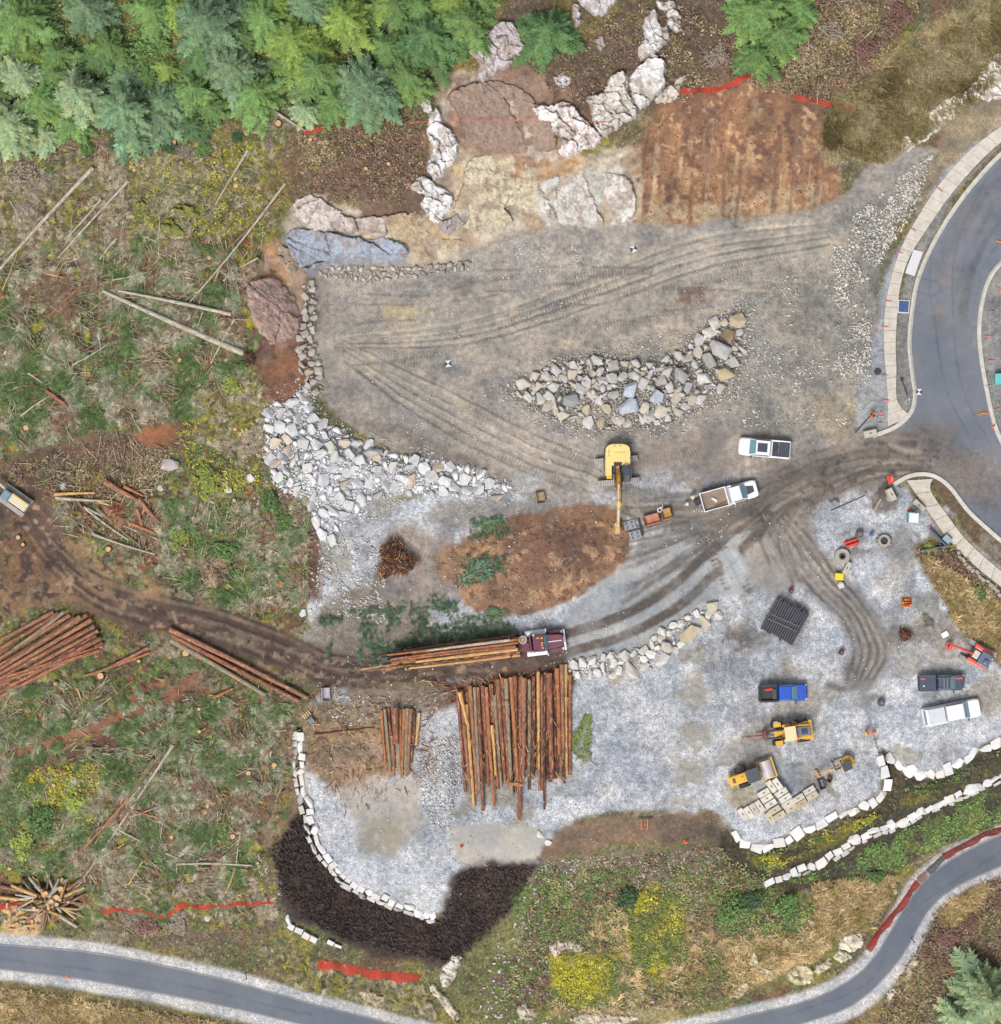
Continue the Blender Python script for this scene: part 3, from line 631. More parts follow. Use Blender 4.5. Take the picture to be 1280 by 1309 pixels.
ny, nx = PX.shape
kk = (1 - HZ / H) / S
V = np.stack([(PX - 640) * kk, (654.5 - PY) * kk, HZ], -1).reshape(-1, 3)
idx = np.arange(ny * nx).reshape(ny, nx)
F = np.stack([idx[:-1, :-1], idx[1:, :-1], idx[1:, 1:], idx[:-1, 1:]], -1).reshape(-1, 4)

def ground_mat(name, veg=True, fine=1.0):
    m, nt, b = new_mat(name)
    a = N(nt, 'ShaderNodeAttribute', attribute_name='Col').outputs['Color']
    mk = N(nt, 'ShaderNodeAttribute', attribute_name='Msk').outputs['Color']
    sp = N(nt, 'ShaderNodeSeparateColor'); nt.links.new(mk, sp.inputs[0])
    grit, vg, smo = sp.outputs[0], sp.outputs[1], sp.outputs[2]
    v = coords(nt)
    inv = mathn(nt, 'SUBTRACT', 1.0, smo)
    n1 = noise(nt, v, 1.7, 9.0, 0.72).outputs[0]
    k1 = maprange(nt, n1, 0.3, 0.7, -0.46 * fine, 0.46 * fine)
    cc = mixc(nt, 1.0, a, mathn(nt, 'ADD', 1.0, mathn(nt, 'MULTIPLY', k1, inv)), 'MULTIPLY')
    # stones
    vo = N(nt, 'ShaderNodeTexVoronoi'); vo.inputs['Scale'].default_value = 6.5; nt.links.new(v, vo.inputs['Vector'])
    rs = N(nt, 'ShaderNodeSeparateColor'); nt.links.new(vo.outputs['Color'], rs.inputs[0])
    vo2 = N(nt, 'ShaderNodeTexVoronoi'); vo2.inputs['Scale'].default_value = 13.0; nt.links.new(v, vo2.inputs['Vector'])
    rs2 = N(nt, 'ShaderNodeSeparateColor'); nt.links.new(vo2.outputs['Color'], rs2.inputs[0])
    st = mathn(nt, 'ADD', mathn(nt, 'MULTIPLY', maprange(nt, rs.outputs[0], 0, 1, -0.20, 0.22), grit), mathn(nt, 'MULTIPLY', maprange(nt, rs2.outputs[0], 0, 1, -0.22, 0.26), grit))
    cc = mixc(nt, 1.0, cc, mathn(nt, 'ADD', 1.0, st), 'MULTIPLY')
    gap = maprange(nt, vo.outputs['Distance'], 0.35, 0.62, 0.0, 0.3)
    cc = mixc(nt, mathn(nt, 'MULTIPLY', gap, grit), cc, (0.10, 0.10, 0.105))
    if veg:
        vv = N(nt, 'ShaderNodeTexVoronoi'); vv.inputs['Scale'].default_value = 5.0
        wp = N(nt, 'ShaderNodeVectorMath', operation='ADD'); nt.links.new(v, wp.inputs[0])
        nv = noise(nt, v, 5.0, 3.0); sc_ = N(nt, 'ShaderNodeVectorMath', operation='SCALE'); sc_.inputs['Scale'].default_value = 0.35
        nt.links.new(nv.outputs[1], sc_.inputs[0]); nt.links.new(sc_.outputs[0], wp.inputs[1]); nt.links.new(wp.outputs[0], vv.inputs['Vector'])
        rv = N(nt, 'ShaderNodeSeparateColor'); nt.links.new(vv.outputs['Color'], rv.inputs[0])
        rp = N(nt, 'ShaderNodeValToRGB'); rp.color_ramp.interpolation = 'CONSTANT'
        tones = [(0.0, (52,44,36)), (0.16, (84,66,54)), (0.30, (78,92,52)), (0.46, (120,104,84)), (0.60, (104,120,72)), (0.72, (150,132,100)), (0.84, (140,136,58)), (0.93, (190,176,150))]
        el = rp.color_ramp.elements
        while len(el) < len(tones): el.new(0.5)
        for e, (p, c_) in zip(el, tones): e.position = p; e.color = (*C(*c_), 1)
        nt.links.new(rv.outputs[1], rp.inputs[0])
        cc = mixc(nt, mathn(nt, 'MULTIPLY', vg, 0.42), cc, rp.outputs[0])
        cc = mixc(nt, 1.0, cc, mathn(nt, 'ADD', 1.0, mathn(nt, 'MULTIPLY', maprange(nt, rv.outputs[0], 0, 1, -0.4, 0.42), vg)), 'MULTIPLY')
    nt.links.new(cc, b.inputs['Base Color'])
    nt.links.new(maprange(nt, smo, 0, 1, 0.92, 0.5), b.inputs['Roughness'])
    bp = N(nt, 'ShaderNodeBump'); bp.inputs['Strength'].default_value = 0.6; bp.inputs['Distance'].default_value = 0.10
    hh = mathn(nt, 'ADD', mathn(nt, 'MULTIPLY', n1, 0.7), mathn(nt, 'MULTIPLY', vo.outputs['Distance'], -0.5))
    nt.links.new(mathn(nt, 'MULTIPLY', hh, inv), bp.inputs['Height']); nt.links.new(bp.outputs[0], b.inputs['Normal'])
    return m
M_GROUND = ground_mat('ground_cover'); M_PAVE = ground_mat('asphalt', False, 0.35)
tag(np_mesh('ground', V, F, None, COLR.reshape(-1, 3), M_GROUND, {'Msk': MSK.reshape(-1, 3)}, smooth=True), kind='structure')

# -------------------------------------------------- draped strips: roads, pavements, kerbs
HS = HZ - rough_h * 0  # same surface
def resamp(pts, n):
    P = np.array(pts, float); d = np.r_[0, np.cumsum(np.hypot(*np.diff(P, axis=0).T))]
    t = np.linspace(0, d[-1], n); return np.stack([np.interp(t, d, P[:, 0]), np.interp(t, d, P[:, 1])], -1)
def strip(name, A, B, nu, nv, dz, mat, flat=None, rgb=None):
    a = resamp(A, nu); b = resamp(B, nu); t = np.linspace(0, 1, nv)[None, :, None]
    P = a[:, None] * (1 - t) + b[:, None] * t
    X, Y = P[..., 0], P[..., 1]
    z = np.maximum.reduce([samp(HZ, X + dx, Y + dy) for dx, dy in ((0, 0), (1.6, 0), (-1.6, 0), (0, 1.6), (0, -1.6))]) + dz
    k = (1 - z / H) / S
    VV = np.stack([(X - 640) * k, (654.5 - Y) * k, z], -1).reshape(-1, 3)
    ii = np.arange(nu * nv).reshape(nu, nv)
    FF = np.stack([ii[:-1, :-1], ii[:-1, 1:], ii[1:, 1:], ii[1:, :-1]], -1).reshape(-1, 4)
    c = samp(COLR, X, Y).reshape(-1, 3) if rgb is None else np.ones((nu * nv, 3)) * linA(rgb)
    mk = samp(MSK, X, Y).reshape(-1, 3); mk[:, 1] = 0
    # face up
    v0, v1, v2 = VV[FF[0, 0]], VV[FF[0, 1]], VV[FF[0, 2]]
    if np.cross(v1 - v0, v2 - v0)[2] < 0: FF = FF[:, ::-1]
    return tag(np_mesh(name, VV, FF, None, c, mat, {'Msk': mk}, smooth=True), kind='structure')
strip('path', PATH_N, PATH_S, 700, 16, .03, M_PAVE)
strip('road', KERB_W[:-8], KERB_I[:len(KERB_I) - 16], 240, 60, .03, M_PAVE)

M_CONC = mat_plain('concrete', C(214,206,194), .8, var=.14, scale=1.4, dirt=C(168,150,126), dirt_amt=.5)
M_KERB = mat_plain('kerb_concrete', C(212,208,200), .8, var=.14, scale=1.6, dirt=C(150,136,118), dirt_amt=.6)
def kerb(name, pts, w, h, mats=None):
    P = resamp(pts, max(30, len(pts))); n = len(P)
    tg = np.gradient(P, axis=0); tg /= np.linalg.norm(tg, axis=1)[:, None]; nr = np.stack([-tg[:, 1], tg[:, 0]], -1)
    prof = [(-w / 2, -.5), (-w / 2, h - .015), (-w / 2 + .2, h), (w * .12, h), (w * .2, h - .1), (w / 2, h - .105), (w / 2, -.5)]
    VV = []
    for o, dz in prof:
        Q = P + nr * o; z = samp(HZ, P[:, 0], P[:, 1]) + dz; k = (1 - z / H) / S
        VV.append(np.stack([(Q[:, 0] - 640) * k, (654.5 - Q[:, 1]) * k, z], -1))
    m = len(prof); VV = np.stack(VV, 1).reshape(-1, 3); ii = np.arange(n * m).reshape(n, m)
    FF = np.stack([ii[:-1, :-1], ii[:-1, 1:], ii[1:, 1:], ii[1:, :-1]], -1).reshape(-1, 4)
    o = np_mesh(name, VV, FF, None, None, M_KERB)
    bm = bmesh.new(); bm.from_mesh(o.data); bmesh.ops.recalc_face_normals(bm, faces=bm.faces); bm.to_mesh(o.data); bm.free()
    return tag(o, kind='structure')
kerb('kerb', KERB_W[::-1], 5.5, .17); kerb('kerb', KERB_I, 5.5, .17); kerb('kerb', KERB_S[::-1] if False else KERB_S, 5.5, .17)
def walk(name, A, B, cuts, dz=.12):
    """pavement slabs between two edge lines with open joints"""
    mb = MB(); n = cuts
    a = resamp(A, n * 4 + 1); b = resamp(B, n * 4 + 1)
    for s in range(n):
        for q in range(4):
            i = s * 4 + q; e0 = 0.05 if q == 0 else 0; e1 = 0.05 if q == 3 else 0
            quad = []
            for (P_, t) in ((a, e0), (a, 1 - e1), (b, 1 - e1), (b, e0)):
                x = P_[i] * (1 - t) + P_[i + 1] * t; quad.append(x)
            top = [g3(x[0], x[1], dz) for x in quad]; bot = [t_ - Vector((0, 0, .4)) for t_ in top]
            fs = [(0, 1, 2, 3), (4, 5, 1, 0) , (6, 7, 3, 2)]
            if q == 0: fs.append((7, 4, 0, 3))
            if q == 3: fs.append((5, 6, 2, 1))
            mb.add(top + bot, fs)
    return tag(mb.build(name, M_CONC), kind='structure')
SWA = cr([(1300,148),(1282,160),(1240,192),(1200,237),(1170,283),(1150,322),(1138,360),(1131,400),(1130,440),(1132,470),(1135,510),(1135,545)], 6)
SWB = cr([(1312,160),(1288,175),(1254,205),(1217,247),(1186,291),(1162,330),(1151,366),(1147,402),(1145,440),(1146,470),(1147,512),(1165,533)], 6)
walk('sidewalk', SWA, SWB, 30)
walk('sidewalk', cr([(1159,614),(1184,650),(1213,690),(1250,726),(1300,766)], 6), cr([(1193,612),(1189,626),(1212,660),(1242,697),(1300,747)], 6), 10)
# pads between pavement and kerb
for q, c_ in (([(1168,319),(1180,322),(1169,353),(1157,349)], (224,224,226)),):
    mb = MB(); mb.add([g3(x, y, .12) for x, y in q] + [g3(x, y, -.3) for x, y in q], [(3, 2, 1, 0), (0, 1, 5, 4), (1, 2, 6, 5), (2, 3, 7, 6), (3, 0, 4, 7)])
    tag(mb.build('concrete_pad', mat_plain('pale_concrete', C(222,222,226), .7, var=.06), bevel=.02), kind='structure')

# -------------------------------------------------- camera, light
cam = bpy.data.cameras.new('camera'); co = bpy.data.objects.new('camera', cam); col.objects.link(co)
co.location = (0, 0, H); co.rotation_euler = (0, 0, 0)
cam.sensor_fit = 'VERTICAL'; cam.angle = 2 * math.atan(654.5 / S / H); cam.clip_end = 6000; cam.clip_start = 1
scene.camera = co
SUN_EL, SUN_AZ = R(58), R(205)
w = bpy.data.worlds.new('World'); scene.world = w; w.use_nodes = True; nt = w.node_tree
sky = nt.nodes.new('ShaderNodeTexSky'); sky.sky_type = 'NISHITA'; sky.sun_disc = False
sky.sun_elevation = SUN_EL; sky.sun_rotation = SUN_AZ; sky.dust_density = 4; sky.air_density = 1.0; sky.ozone_density = 1
hs = nt.nodes.new('ShaderNodeHueSaturation'); hs.inputs['Saturation'].default_value = 0.35
nt.links.new(sky.outputs[0], hs.inputs['Color']); nt.links.new(hs.outputs[0], nt.nodes['Background'].inputs[0])
nt.nodes['Background'].inputs[1].default_value = 0.10
sl = bpy.data.lights.new('sun', 'SUN'); sl.energy = 2.0; sl.angle = R(24); sl.color = (1, .96, .9)
so = bpy.data.objects.new('sun', sl); col.objects.link(so)
dirv = Vector((math.sin(SUN_AZ) * math.cos(SUN_EL), math.cos(SUN_AZ) * math.cos(SUN_EL), math.sin(SUN_EL)))
so.rotation_euler = dirv.to_track_quat('Z', 'Y').to_euler(); so.location = (0, 0, 60)
scene.view_settings.view_transform = 'Standard'; scene.view_settings.look = 'None'
scene.view_settings.exposure = 0.46; scene.view_settings.gamma = 1.0
# ================================================================ ROCK
def hull_rock(seed, n=13, flat=.75, rnd=.25):
    r = random.Random(seed); bm = bmesh.new()
    for k in range(n):
        v = Vector((r.gauss(0, 1), r.gauss(0, 1), r.gauss(0, 1))).normalized() * (1 - rnd * r.random())
        v = Vector((max(-.8, min(.8, v.x)), max(-.75, min(.75, v.y)), max(-.7, min(.7, v.z)) * flat)) * 1.2
        bm.verts.new(v)
    bmesh.ops.convex_hull(bm, input=bm.verts)
    for v in [v for v in bm.verts if not v.link_faces]: bm.verts.remove(v)
    bmesh.ops.triangulate(bm, faces=bm.faces)
    bm.verts.index_update()
    V = np.array([v.co[:] for v in bm.verts]); F3 = np.array([[v.index for v in f.verts] for f in bm.faces]); bm.free()
    return V, F3
def finish_rock(V, F3, name, mat, bev=.07):
    me = bpy.data.meshes.new(name); me.from_pydata(V.tolist(), [], F3.tolist()); bm = bmesh.new(); bm.from_mesh(me)
    bmesh.ops.recalc_face_normals(bm, faces=bm.faces)
    bmesh.ops.dissolve_limit(bm, angle_limit=.2, verts=bm.verts, edges=bm.edges)
    bmesh.ops.bevel(bm, geom=bm.edges[:], offset=bev, segments=1, affect='EDGES', clamp_overlap=True)
    bm.to_mesh(me); bm.free(); me.materials.append(mat)
    return me
def objtone_mat(name, rough=.85, var=.2, scale=2.5, stain=None, amt=.5, bump=.4, stain2=None):
    m, nt, b = new_mat(name); oi = N(nt, 'ShaderNodeObjectInfo')
    v = coords(nt); ad = N(nt, 'ShaderNodeVectorMath', operation='ADD'); nt.links.new(v, ad.inputs[0])
    cb = N(nt, 'ShaderNodeCombineXYZ'); rr = mathn(nt, 'MULTIPLY', oi.outputs['Random'], 60.0)
    for i in range(3): nt.links.new(rr, cb.inputs[i])
    nt.links.new(cb.outputs[0], ad.inputs[1]); v = ad.outputs[0]
    n1 = noise(nt, v, scale, 8.0, .7).outputs[0]
    cc = mixc(nt, 1.0, oi.outputs['Color'], maprange(nt, n1, .3, .7, 1 - var, 1 + var), 'MULTIPLY')
    if stain:
        n2 = noise(nt, v, scale * .5, 5.0, .65).outputs[0]
        cc = mixc(nt, maprange(nt, n2, .52, .68, 0, amt), cc, stain)
    if stain2:
        n3 = noise(nt, v, scale * 1.3, 7.0, .75).outputs[0]
        cc = mixc(nt, maprange(nt, n3, .56, .66, 0, .7), cc, stain2)
    nt.links.new(cc, b.inputs['Base Color']); b.inputs['Roughness'].default_value = rough
    bp = N(nt, 'ShaderNodeBump'); bp.inputs['Strength'].default_value = bump; bp.inputs['Distance'].default_value = .06 if bump < .55 else .3
    nt.links.new(n1, bp.inputs['Height']); nt.links.new(bp.outputs[0], b.inputs['Normal'])
    return m
M_ROCK = objtone_mat('boulder_stone', stain=C(150,138,122))
M_PEB = mat_attr('broken_stone', .85, .25, 5.0, .3)
RP = [hull_rock(100 + k) for k in range(10)]
RP2 = [hull_rock(140 + k, 9, .8, .15) for k in range(8)]      # angular shot rock
RM = [finish_rock(*p, 'boulder', M_ROCK) for p in RP]; RM2 = [finish_rock(*p, 'boulder', M_ROCK, .04) for p in RP2]
SMALL = [(hull_rock(170 + k, 8)[0], None, hull_rock(170 + k, 8)[1], None) for k in range(6)]
def tone(base, j=14, warm=0.0):
    d = random.uniform(-j, j); wv = random.uniform(0, 1) ** 3 * warm
    return linA((base[0] + d + wv * 8, base[1] + d - wv * 4, base[2] + d - wv * 24)).tolist()
def rock(px, py, r, base, label, group=None, meshes=None, lift=.25, j=14, warm=.4, asp=None):
    me = random.choice(meshes or RM); o = bpy.data.objects.new('boulder', me); col.objects.link(o)
    rm = r / S; a = asp or random.uniform(.74, 1.0)
    o.scale = (rm, rm * a, rm * random.uniform(.6, .85)); o.rotation_euler = (random.uniform(-.2, .2), random.uniform(-.2, .2), random.uniform(0, 6.28))
    o.location = g3(px, py, rm * lift); o.color = (*tone(base, j, warm), 1)
    return tag(o, label, 'boulder', group)
def pack(poly, rmax, rmin, n, edge=.5, power=2.2, gap=.70, seed=1, tries=24):
    """fill an outline with discs, big ones first"""
    rr = random.Random(seed); xs = [p[0] for p in poly]; ys = [p[1] for p in poly]; out = []; grid = {}
    q = rmax * 2
    for k in range(n):
        r = rmin + (rmax - rmin) * (1 - k / n) ** power
        for t in range(tries):
            x = rr.uniform(min(xs), max(xs)); y = rr.uniform(min(ys), max(ys))
            if not inside(np.array(x), np.array(y), poly): continue
            c = (int(x // q), int(y // q)); ok = True
            for i in (-1, 0, 1):
                for j in (-1, 0, 1):
                    for (u, v, s) in grid.get((c[0] + i, c[1] + j), ()):
                        if (u - x) ** 2 + (v - y) ** 2 < ((r + s) * gap) ** 2: ok = False; break
                    if not ok: break
                if not ok: break
            if ok: grid.setdefault(c, []).append((x, y, r)); out.append((x, y, r)); break
    return out
def stuff_rocks(name, items, base, label, j=22, warm=.5, lift=.2, parent=None):
    j = j + 6
    n = len(items); A = np.array(items); r = A[:, 2] / S
    P = gpos(A[:, 0], A[:, 1], 0); P[:, 2] += r * lift
    sc = np.stack([r, r * RG.uniform(.6, 1, n), r * RG.uniform(.5, .85, n)], -1)
    cl = np.array([tone(base, j, warm) for _ in range(n)])
    return bulk(name, SMALL, RG.randint(0, len(SMALL), n), P, RG.rand(n) * 6.28, RG.rand(n) * .4, sc, cl, M_PEB, label, 'rocks')

def scatter_poly(poly, n, r0, r1, seed=1, pw=2.5):
    rr = np.random.RandomState(seed); xs = [p[0] for p in poly]; ys = [p[1] for p in poly]; o = np.zeros((0, 2))
    while len(o) < n:
        q = np.stack([rr.uniform(min(xs), max(xs), n * 2), rr.uniform(min(ys), max(ys), n * 2)], -1)
        o = np.concatenate([o, q[inside(q[:, 0], q[:, 1], poly)]])
    return np.c_[o[:n], r0 + (r1 - r0) * rr.rand(n) ** pw]
def clumpy(items, scale, thr, seed):
    k = fbm(items[:, 0], items[:, 1], scale, seed, 3); return items[k > thr]
# heap beside the excavator
PILE_ = [(640,495),(690,478),(706,458),(760,450),(820,462),(862,455),(885,425),(925,400),(945,385),(962,420),(958,455),(945,490),(940,512),(900,522),(850,545),(790,552),(730,548),(690,528),(655,510)]
CORE = [(668,488),(700,470),(760,458),(820,468),(870,455),(920,408),(945,400),(948,450),(935,490),(890,515),(840,540),(780,546),(735,540),(690,515),(664,502)]
big = [(943,410,12,(194,182,156)),(920,447,16,(196,194,192)),(928,478,12,(200,186,154)),(906,462,13,(186,184,182)),(806,498,12,(188,198,214)),(840,508,11,(186,194,206)),(804,520,15,(196,204,216)),(768,540,9,(190,178,156)),(730,512,12,(164,166,168)),(775,523,9,(202,192,170)),(785,505,9,(178,176,170)),(870,480,11,(184,182,180)),(932,430,11,(158,134,106)),(880,495,9,(182,184,188)),(870,470,8,(200,202,204)),(796,482,8,(200,198,190)),(752,523,9,(202,190,164))]
used_ = []
names_ = ['big tan rounded boulder topping the east tip of the boulder heap','widest grey slab boulder near the east end of the heap','buff yellow boulder on the lower east side of the heap','grey boulder just left of the widest slab in the heap','blue grey block in the middle of the boulder heap','bluish boulder between the middle and east end of the heap','largest pale blue block on the south middle of the heap','tan boulder at the south foot of the heap above the yellow excavator','dark grey broad boulder on the west part of the heap','yellowish boulder south of the heap centre','mid grey boulder left of the blue block in the heap','grey block on the upper east part of the heap','brown boulder just under the tan boulder at the heap tip','cool grey boulder on the lower east part of the heap','whitish block on the ridge of the heap','pale rounded boulder on the upper middle of the heap','cream boulder low on the west half of the heap']
for (x, y, r, c), nm in zip(big, names_): rock(x, y, r, c, nm, 'boulders of the heap above the excavator', lift=.45, j=4); used_.append((x, y, r))
def clash(x, y, r, f=.8): return any((x - a) ** 2 + (y - b) ** 2 < ((r + c) * f) ** 2 for a, b, c in used_)
pk = [q for q in pack(CORE, 9, 2.0, 1300, power=4.2, seed=3) if not clash(*q)]
pk.sort(key=lambda q: -q[2])
for (x, y, r) in pk[:96]: rock(x, y, r * 1.16, (206,204,202) if random.random() > .2 else (208,198,182), 'grey and buff boulder among the many in the heap above the yellow excavator', 'boulders of the heap above the excavator', lift=.35, warm=.6)
stuff_rocks('heap_rubble', [(x, y, r * 1.1) for x, y, r in pk[96:]] + [(x, y, r) for x, y, r in pack(PILE, 3.4, 1.3, 2200, power=1.5, gap=.7, seed=5) if not clash(x, y, r, .5)], (192,188,182), 'small broken stone filling the boulder heap above the excavator')
_t = [q for q in pack(CORE, 6.2, 3.2, 210, power=1.2, gap=.95, seed=8) if not clash(*q, .75)]
stuff_rocks('heap_stones', _t, (208,206,203), 'middle sized broken stone lying over the boulder heap', j=20, warm=.5, lift=.95)
# white shot rock bank on the west of the pad
BANK = [(342,520),(372,512),(390,492),(402,530),(440,556),(500,580),(560,588),(600,598),(655,622),(640,634),(580,632),(520,630),(475,640),(450,655),(425,690),(408,685),(388,640),(350,618),(340,570)]
pk = pack(BANK, 8.8, 1.8, 2200, power=5.5, seed=9, gap=.72); pk.sort(key=lambda q: -q[2])
rock(476, 582, 15, (196,198,202), 'largest grey slab in the white shot rock bank', 'white shot rock', RM2, asp=.7, j=3); rock(424, 573, 10, (220,218,206), 'cream squared block near the top of the white shot rock bank', 'white shot rock', RM2, asp=.8, j=3); rock(352, 588, 12, (196,184,176), 'tan flat slab at the west side of the white shot rock bank', 'white shot rock', RM2, j=3)
for (x, y, r) in pk[:74]: rock(x, y, r * 1.12, (222,224,228) if random.random() > .16 else (214,200,184), 'white angular block among the many in the shot rock bank left of the pad', 'white shot rock', RM2, lift=.35, j=14)
stuff_rocks('shot_rock_rubble', [(x, y, r * 1.1) for x, y, r in pk[74:]] + pack(BANK, 3, 1.2, 2200, power=1.3, gap=.7, seed=11), (230,232,238), 'small white broken stone between the blocks of the shot rock bank', j=30)
EDG = np.concatenate([scatter_poly([(330,510),(385,480),(410,520),(450,548),(560,578),(670,622),(650,645),(530,642),(470,655),(420,710),(395,690),(370,640),(335,620)], 2400, .7, 2.6, 71), scatter_poly([(610,500),(690,465),(760,440),(880,420),(950,378),(985,420),(975,480),(930,535),(840,565),(720,560),(640,520)], 2600, .7, 2.8, 72)])
stuff_rocks('spill_stones', EDG, (200,199,198), 'loose small stones spilled round the boulder heap and the shot rock bank', j=26)
CLD = np.concatenate([scatter_poly([(565,710),(650,668),(795,660),(800,712),(720,770),(600,768)], 900, .6, 2.2, 73), scatter_poly([(822,180),(880,130),(1040,135),(1060,240),(880,285),(816,280)], 900, .6, 2.0, 74)])
stuff_rocks('soil_clods', CLD, (150,116,92), 'brown soil clods on the soil pile and the rust brown slope', j=16)
# pad edge stones
E1 = [(388,362),(402,362),(404,400),(402,440),(408,470),(412,500),(398,512),(384,470),(380,440),(386,400)]
pk = pack(E1, 6.5, 2.2, 190, power=2, seed=13); pk.sort(key=lambda q: -q[2])
for (x, y, r) in pk[:30]: rock(x, y, r * 1.1, (190,184,176), 'grey boulder in the row along the west edge of the pad', 'boulders along the west pad edge', lift=.35)
stuff_rocks('edge_rubble', [(x, y, r * 1.1) for x, y, r in pk[30:]] + pack([(404,348),(440,340),(520,342),(600,334),(600,344),(520,354),(470,362),(410,352)], 6, 1.4, 420, power=2.4, gap=.7, seed=17), (188,182,174), 'grey rubble lying at the foot of the rock face')
# rock row beside the truck road
ROW = [(722,852),(780,838),(826,822),(860,798),(880,786),(912,768),(920,790),(880,818),(858,838),(820,862),(780,864),(736,864)]
rock(882, 810, 17, (206,190,164), 'large flat tan slab at the upper end of the white rock row', 'white rock row beside the truck road', RM2, asp=.55, j=3); rock(808, 856, 16, (222,218,212), 'long flat white slab at the low side of the rock row', 'white rock row beside the truck road', RM2, asp=.5, j=3); rock(900, 797, 12, (204,198,184), 'squared tan block next to the last stone of the rock row', 'white rock row beside the truck road', RM2, j=3); rock(911, 775, 10, (206,198,178), 'rounded tan stone ending the rock row', 'white rock row beside the truck road', j=3); rock(853, 826, 11, (196,188,178), 'grey tan boulder halfway along the white rock row', 'white rock row beside the truck road', j=3); rock(846, 842, 12, (226,224,220), 'white boulder below the middle of the rock row', 'white rock row beside the truck road', RM2, j=3)
used_ = [(882,810,14),(808,856,12),(900,797,10),(911,775,8),(853,826,9),(846,842,10)]
pk = [q for q in pack(ROW, 7.5, 2, 300, power=2, seed=19) if not clash(*q)]; pk.sort(key=lambda q: -q[2])
for (x, y, r) in pk[:34]: rock(x, y, r * 1.12, (228,226,222), 'white stone among the many in the rock row beside the truck road', 'white rock row beside the truck road', lift=.35)
stuff_rocks('row_rubble', [(x, y, r * 1.1) for x, y, r in pk[34:]] + pack([(720,845),(790,835),(800,845),(735,868)], 3, 1.2, 250, power=1.3, seed=21), (226,226,226), 'small white stone between the boulders of the rock row')
# lone boulders
for (x, y, r, c, nm) in [(220,597,15,(196,186,184),'lone pinkish grey boulder in the green brush left of the white bank'),(318,612,8,(222,224,230),'white block alone in the brush beside the bank'),(293,626,6,(222,216,206),'small cream block left of the white bank'),(352,666,6,(226,228,232),'white stone on the grass below the bank'),(310,548,5,(176,160,148),'small tan stone at the top of the bank edge'),(332,538,6,(218,220,226),'white stone above the shot rock bank'),(388,784,6,(226,228,232),'white stone at the corner of the haul road'),(402,775,5,(220,222,226),'smaller white stone beside the haul road corner'),(345,700,5,(220,206,180),'cream stone beside the red dirt strip'),(248,664,7,(170,148,138),'brown rounded stone in the brush beside the slash heap'),(205,624,5,(200,196,194),'grey stone by the upper end of the slash heap'),(82,620,7,(186,180,174),'grey flat stone at the left of the slash heap'),(280,1168,7,(222,212,190),'cream boulder under the long orange netting'),(266,1173,7,(228,222,210),'left of the two pale boulders under the orange netting'),(1208,852,8,(224,226,230),'white block'),(1038,1180,4,(224,222,214),'small white stone on the grassy mound east side'),(983,1198,5,(206,204,200),'grey white stone on the east of the mound'),(1145,1140,4,(226,228,232),'small white stone at the bottom of the netting'),(692,1066,7,(230,228,224),'white block at the gravel corner above the mulch'),(700,1078,6,(222,216,208),'flat white block just under the gravel corner'),(737,1036,4,(232,230,228),'left of two small white blocks on the gravel edge'),(747,1035,4,(232,230,228),'right of two small white blocks on the gravel edge'),(735,765,4,(230,226,222),'white chip on the brown soil pile edge'),(703,590,4,(200,196,192),'small stone on the pad near the dozer tracks'),(622,1020,5,(200,200,204),'grey stone')]:
    if nm in ('white block', 'grey stone'): continue
    rock(x, y, r, c, nm, None, RM2 if c[2] > 200 else RM, j=3, warm=.1).scale.z *= .6
# broken stone sheets, far more than one could count
sh = np.concatenate([clumpy(scatter_poly([(1060,300),(1150,230),(1195,200),(1165,260),(1130,330),(1115,400),(1112,500),(1080,540),(1060,480),(1070,400)], 6500, .8, 3.2, 31), 22, .47, 32),
    clumpy(scatter_poly([(930,390),(1110,300),(1110,545),(950,545)], 3800, .6, 2.6, 33), 26, .50, 34),
    scatter_poly([(1150,225),(1195,195),(1170,270),(1120,340),(1100,330)], 1400, .8, 3, 35)])
stuff_rocks('spread_stone', sh, (206,203,198), 'pale stone chips spread over the east side of the pad', j=34)
sh = np.concatenate([scatter_poly([(528,945),(585,940),(590,1000),(575,1060),(545,1050),(535,1000)], 1500, .8, 2.6, 36), clumpy(scatter_poly([(420,640),(480,640),(500,800),(400,780),(410,690)], 2200, .7, 3, 37), 20, .48, 38), clumpy(scatter_poly(YARD, 7000, .6, 1.9, 39), 30, .52, 40),
    clumpy(scatter_poly([(620,320),(720,300),(760,330),(640,360)], 1200, .6, 2.2, 41), 18, .5, 42), clumpy(scatter_poly([(420,340),(1000,330),(880,600),(560,580),(410,500)], 3000, .5, 1.8, 43), 40, .48, 44)])
stuff_rocks('gravel_stones', sh, (206,206,208), 'loose pale gravel stones over the work yard', j=34)
sh = np.concatenate([scatter_poly([(300,560),(345,540),(400,700),(400,780),(330,740),(320,620)], 260, .8, 4.2, 45), scatter_poly([(640,1200),(900,1280),(760,1309),(600,1309)], 420, .8, 3.8, 46), scatter_poly([(690,1100),(920,1085),(930,1130),(720,1140)], 900, .6, 2.4, 47), scatter_poly([(330,1090),(360,1120),(360,1150),(335,1140)], 160, 1, 3, 48), scatter_poly([(676,1118),(702,1108),(690,1190),(652,1204)], 130, 1, 3.5, 49), scatter_poly([(850,1130),(900,1140),(890,1200),(850,1190)], 400, .7, 2.6, 50), scatter_poly([(420,890),(560,890),(560,915),(420,930)], 420, .7, 2.6, 51)])
stuff_rocks('scattered_stones', sh, (212,208,204), 'white stones scattered in the brush and grass', j=22)

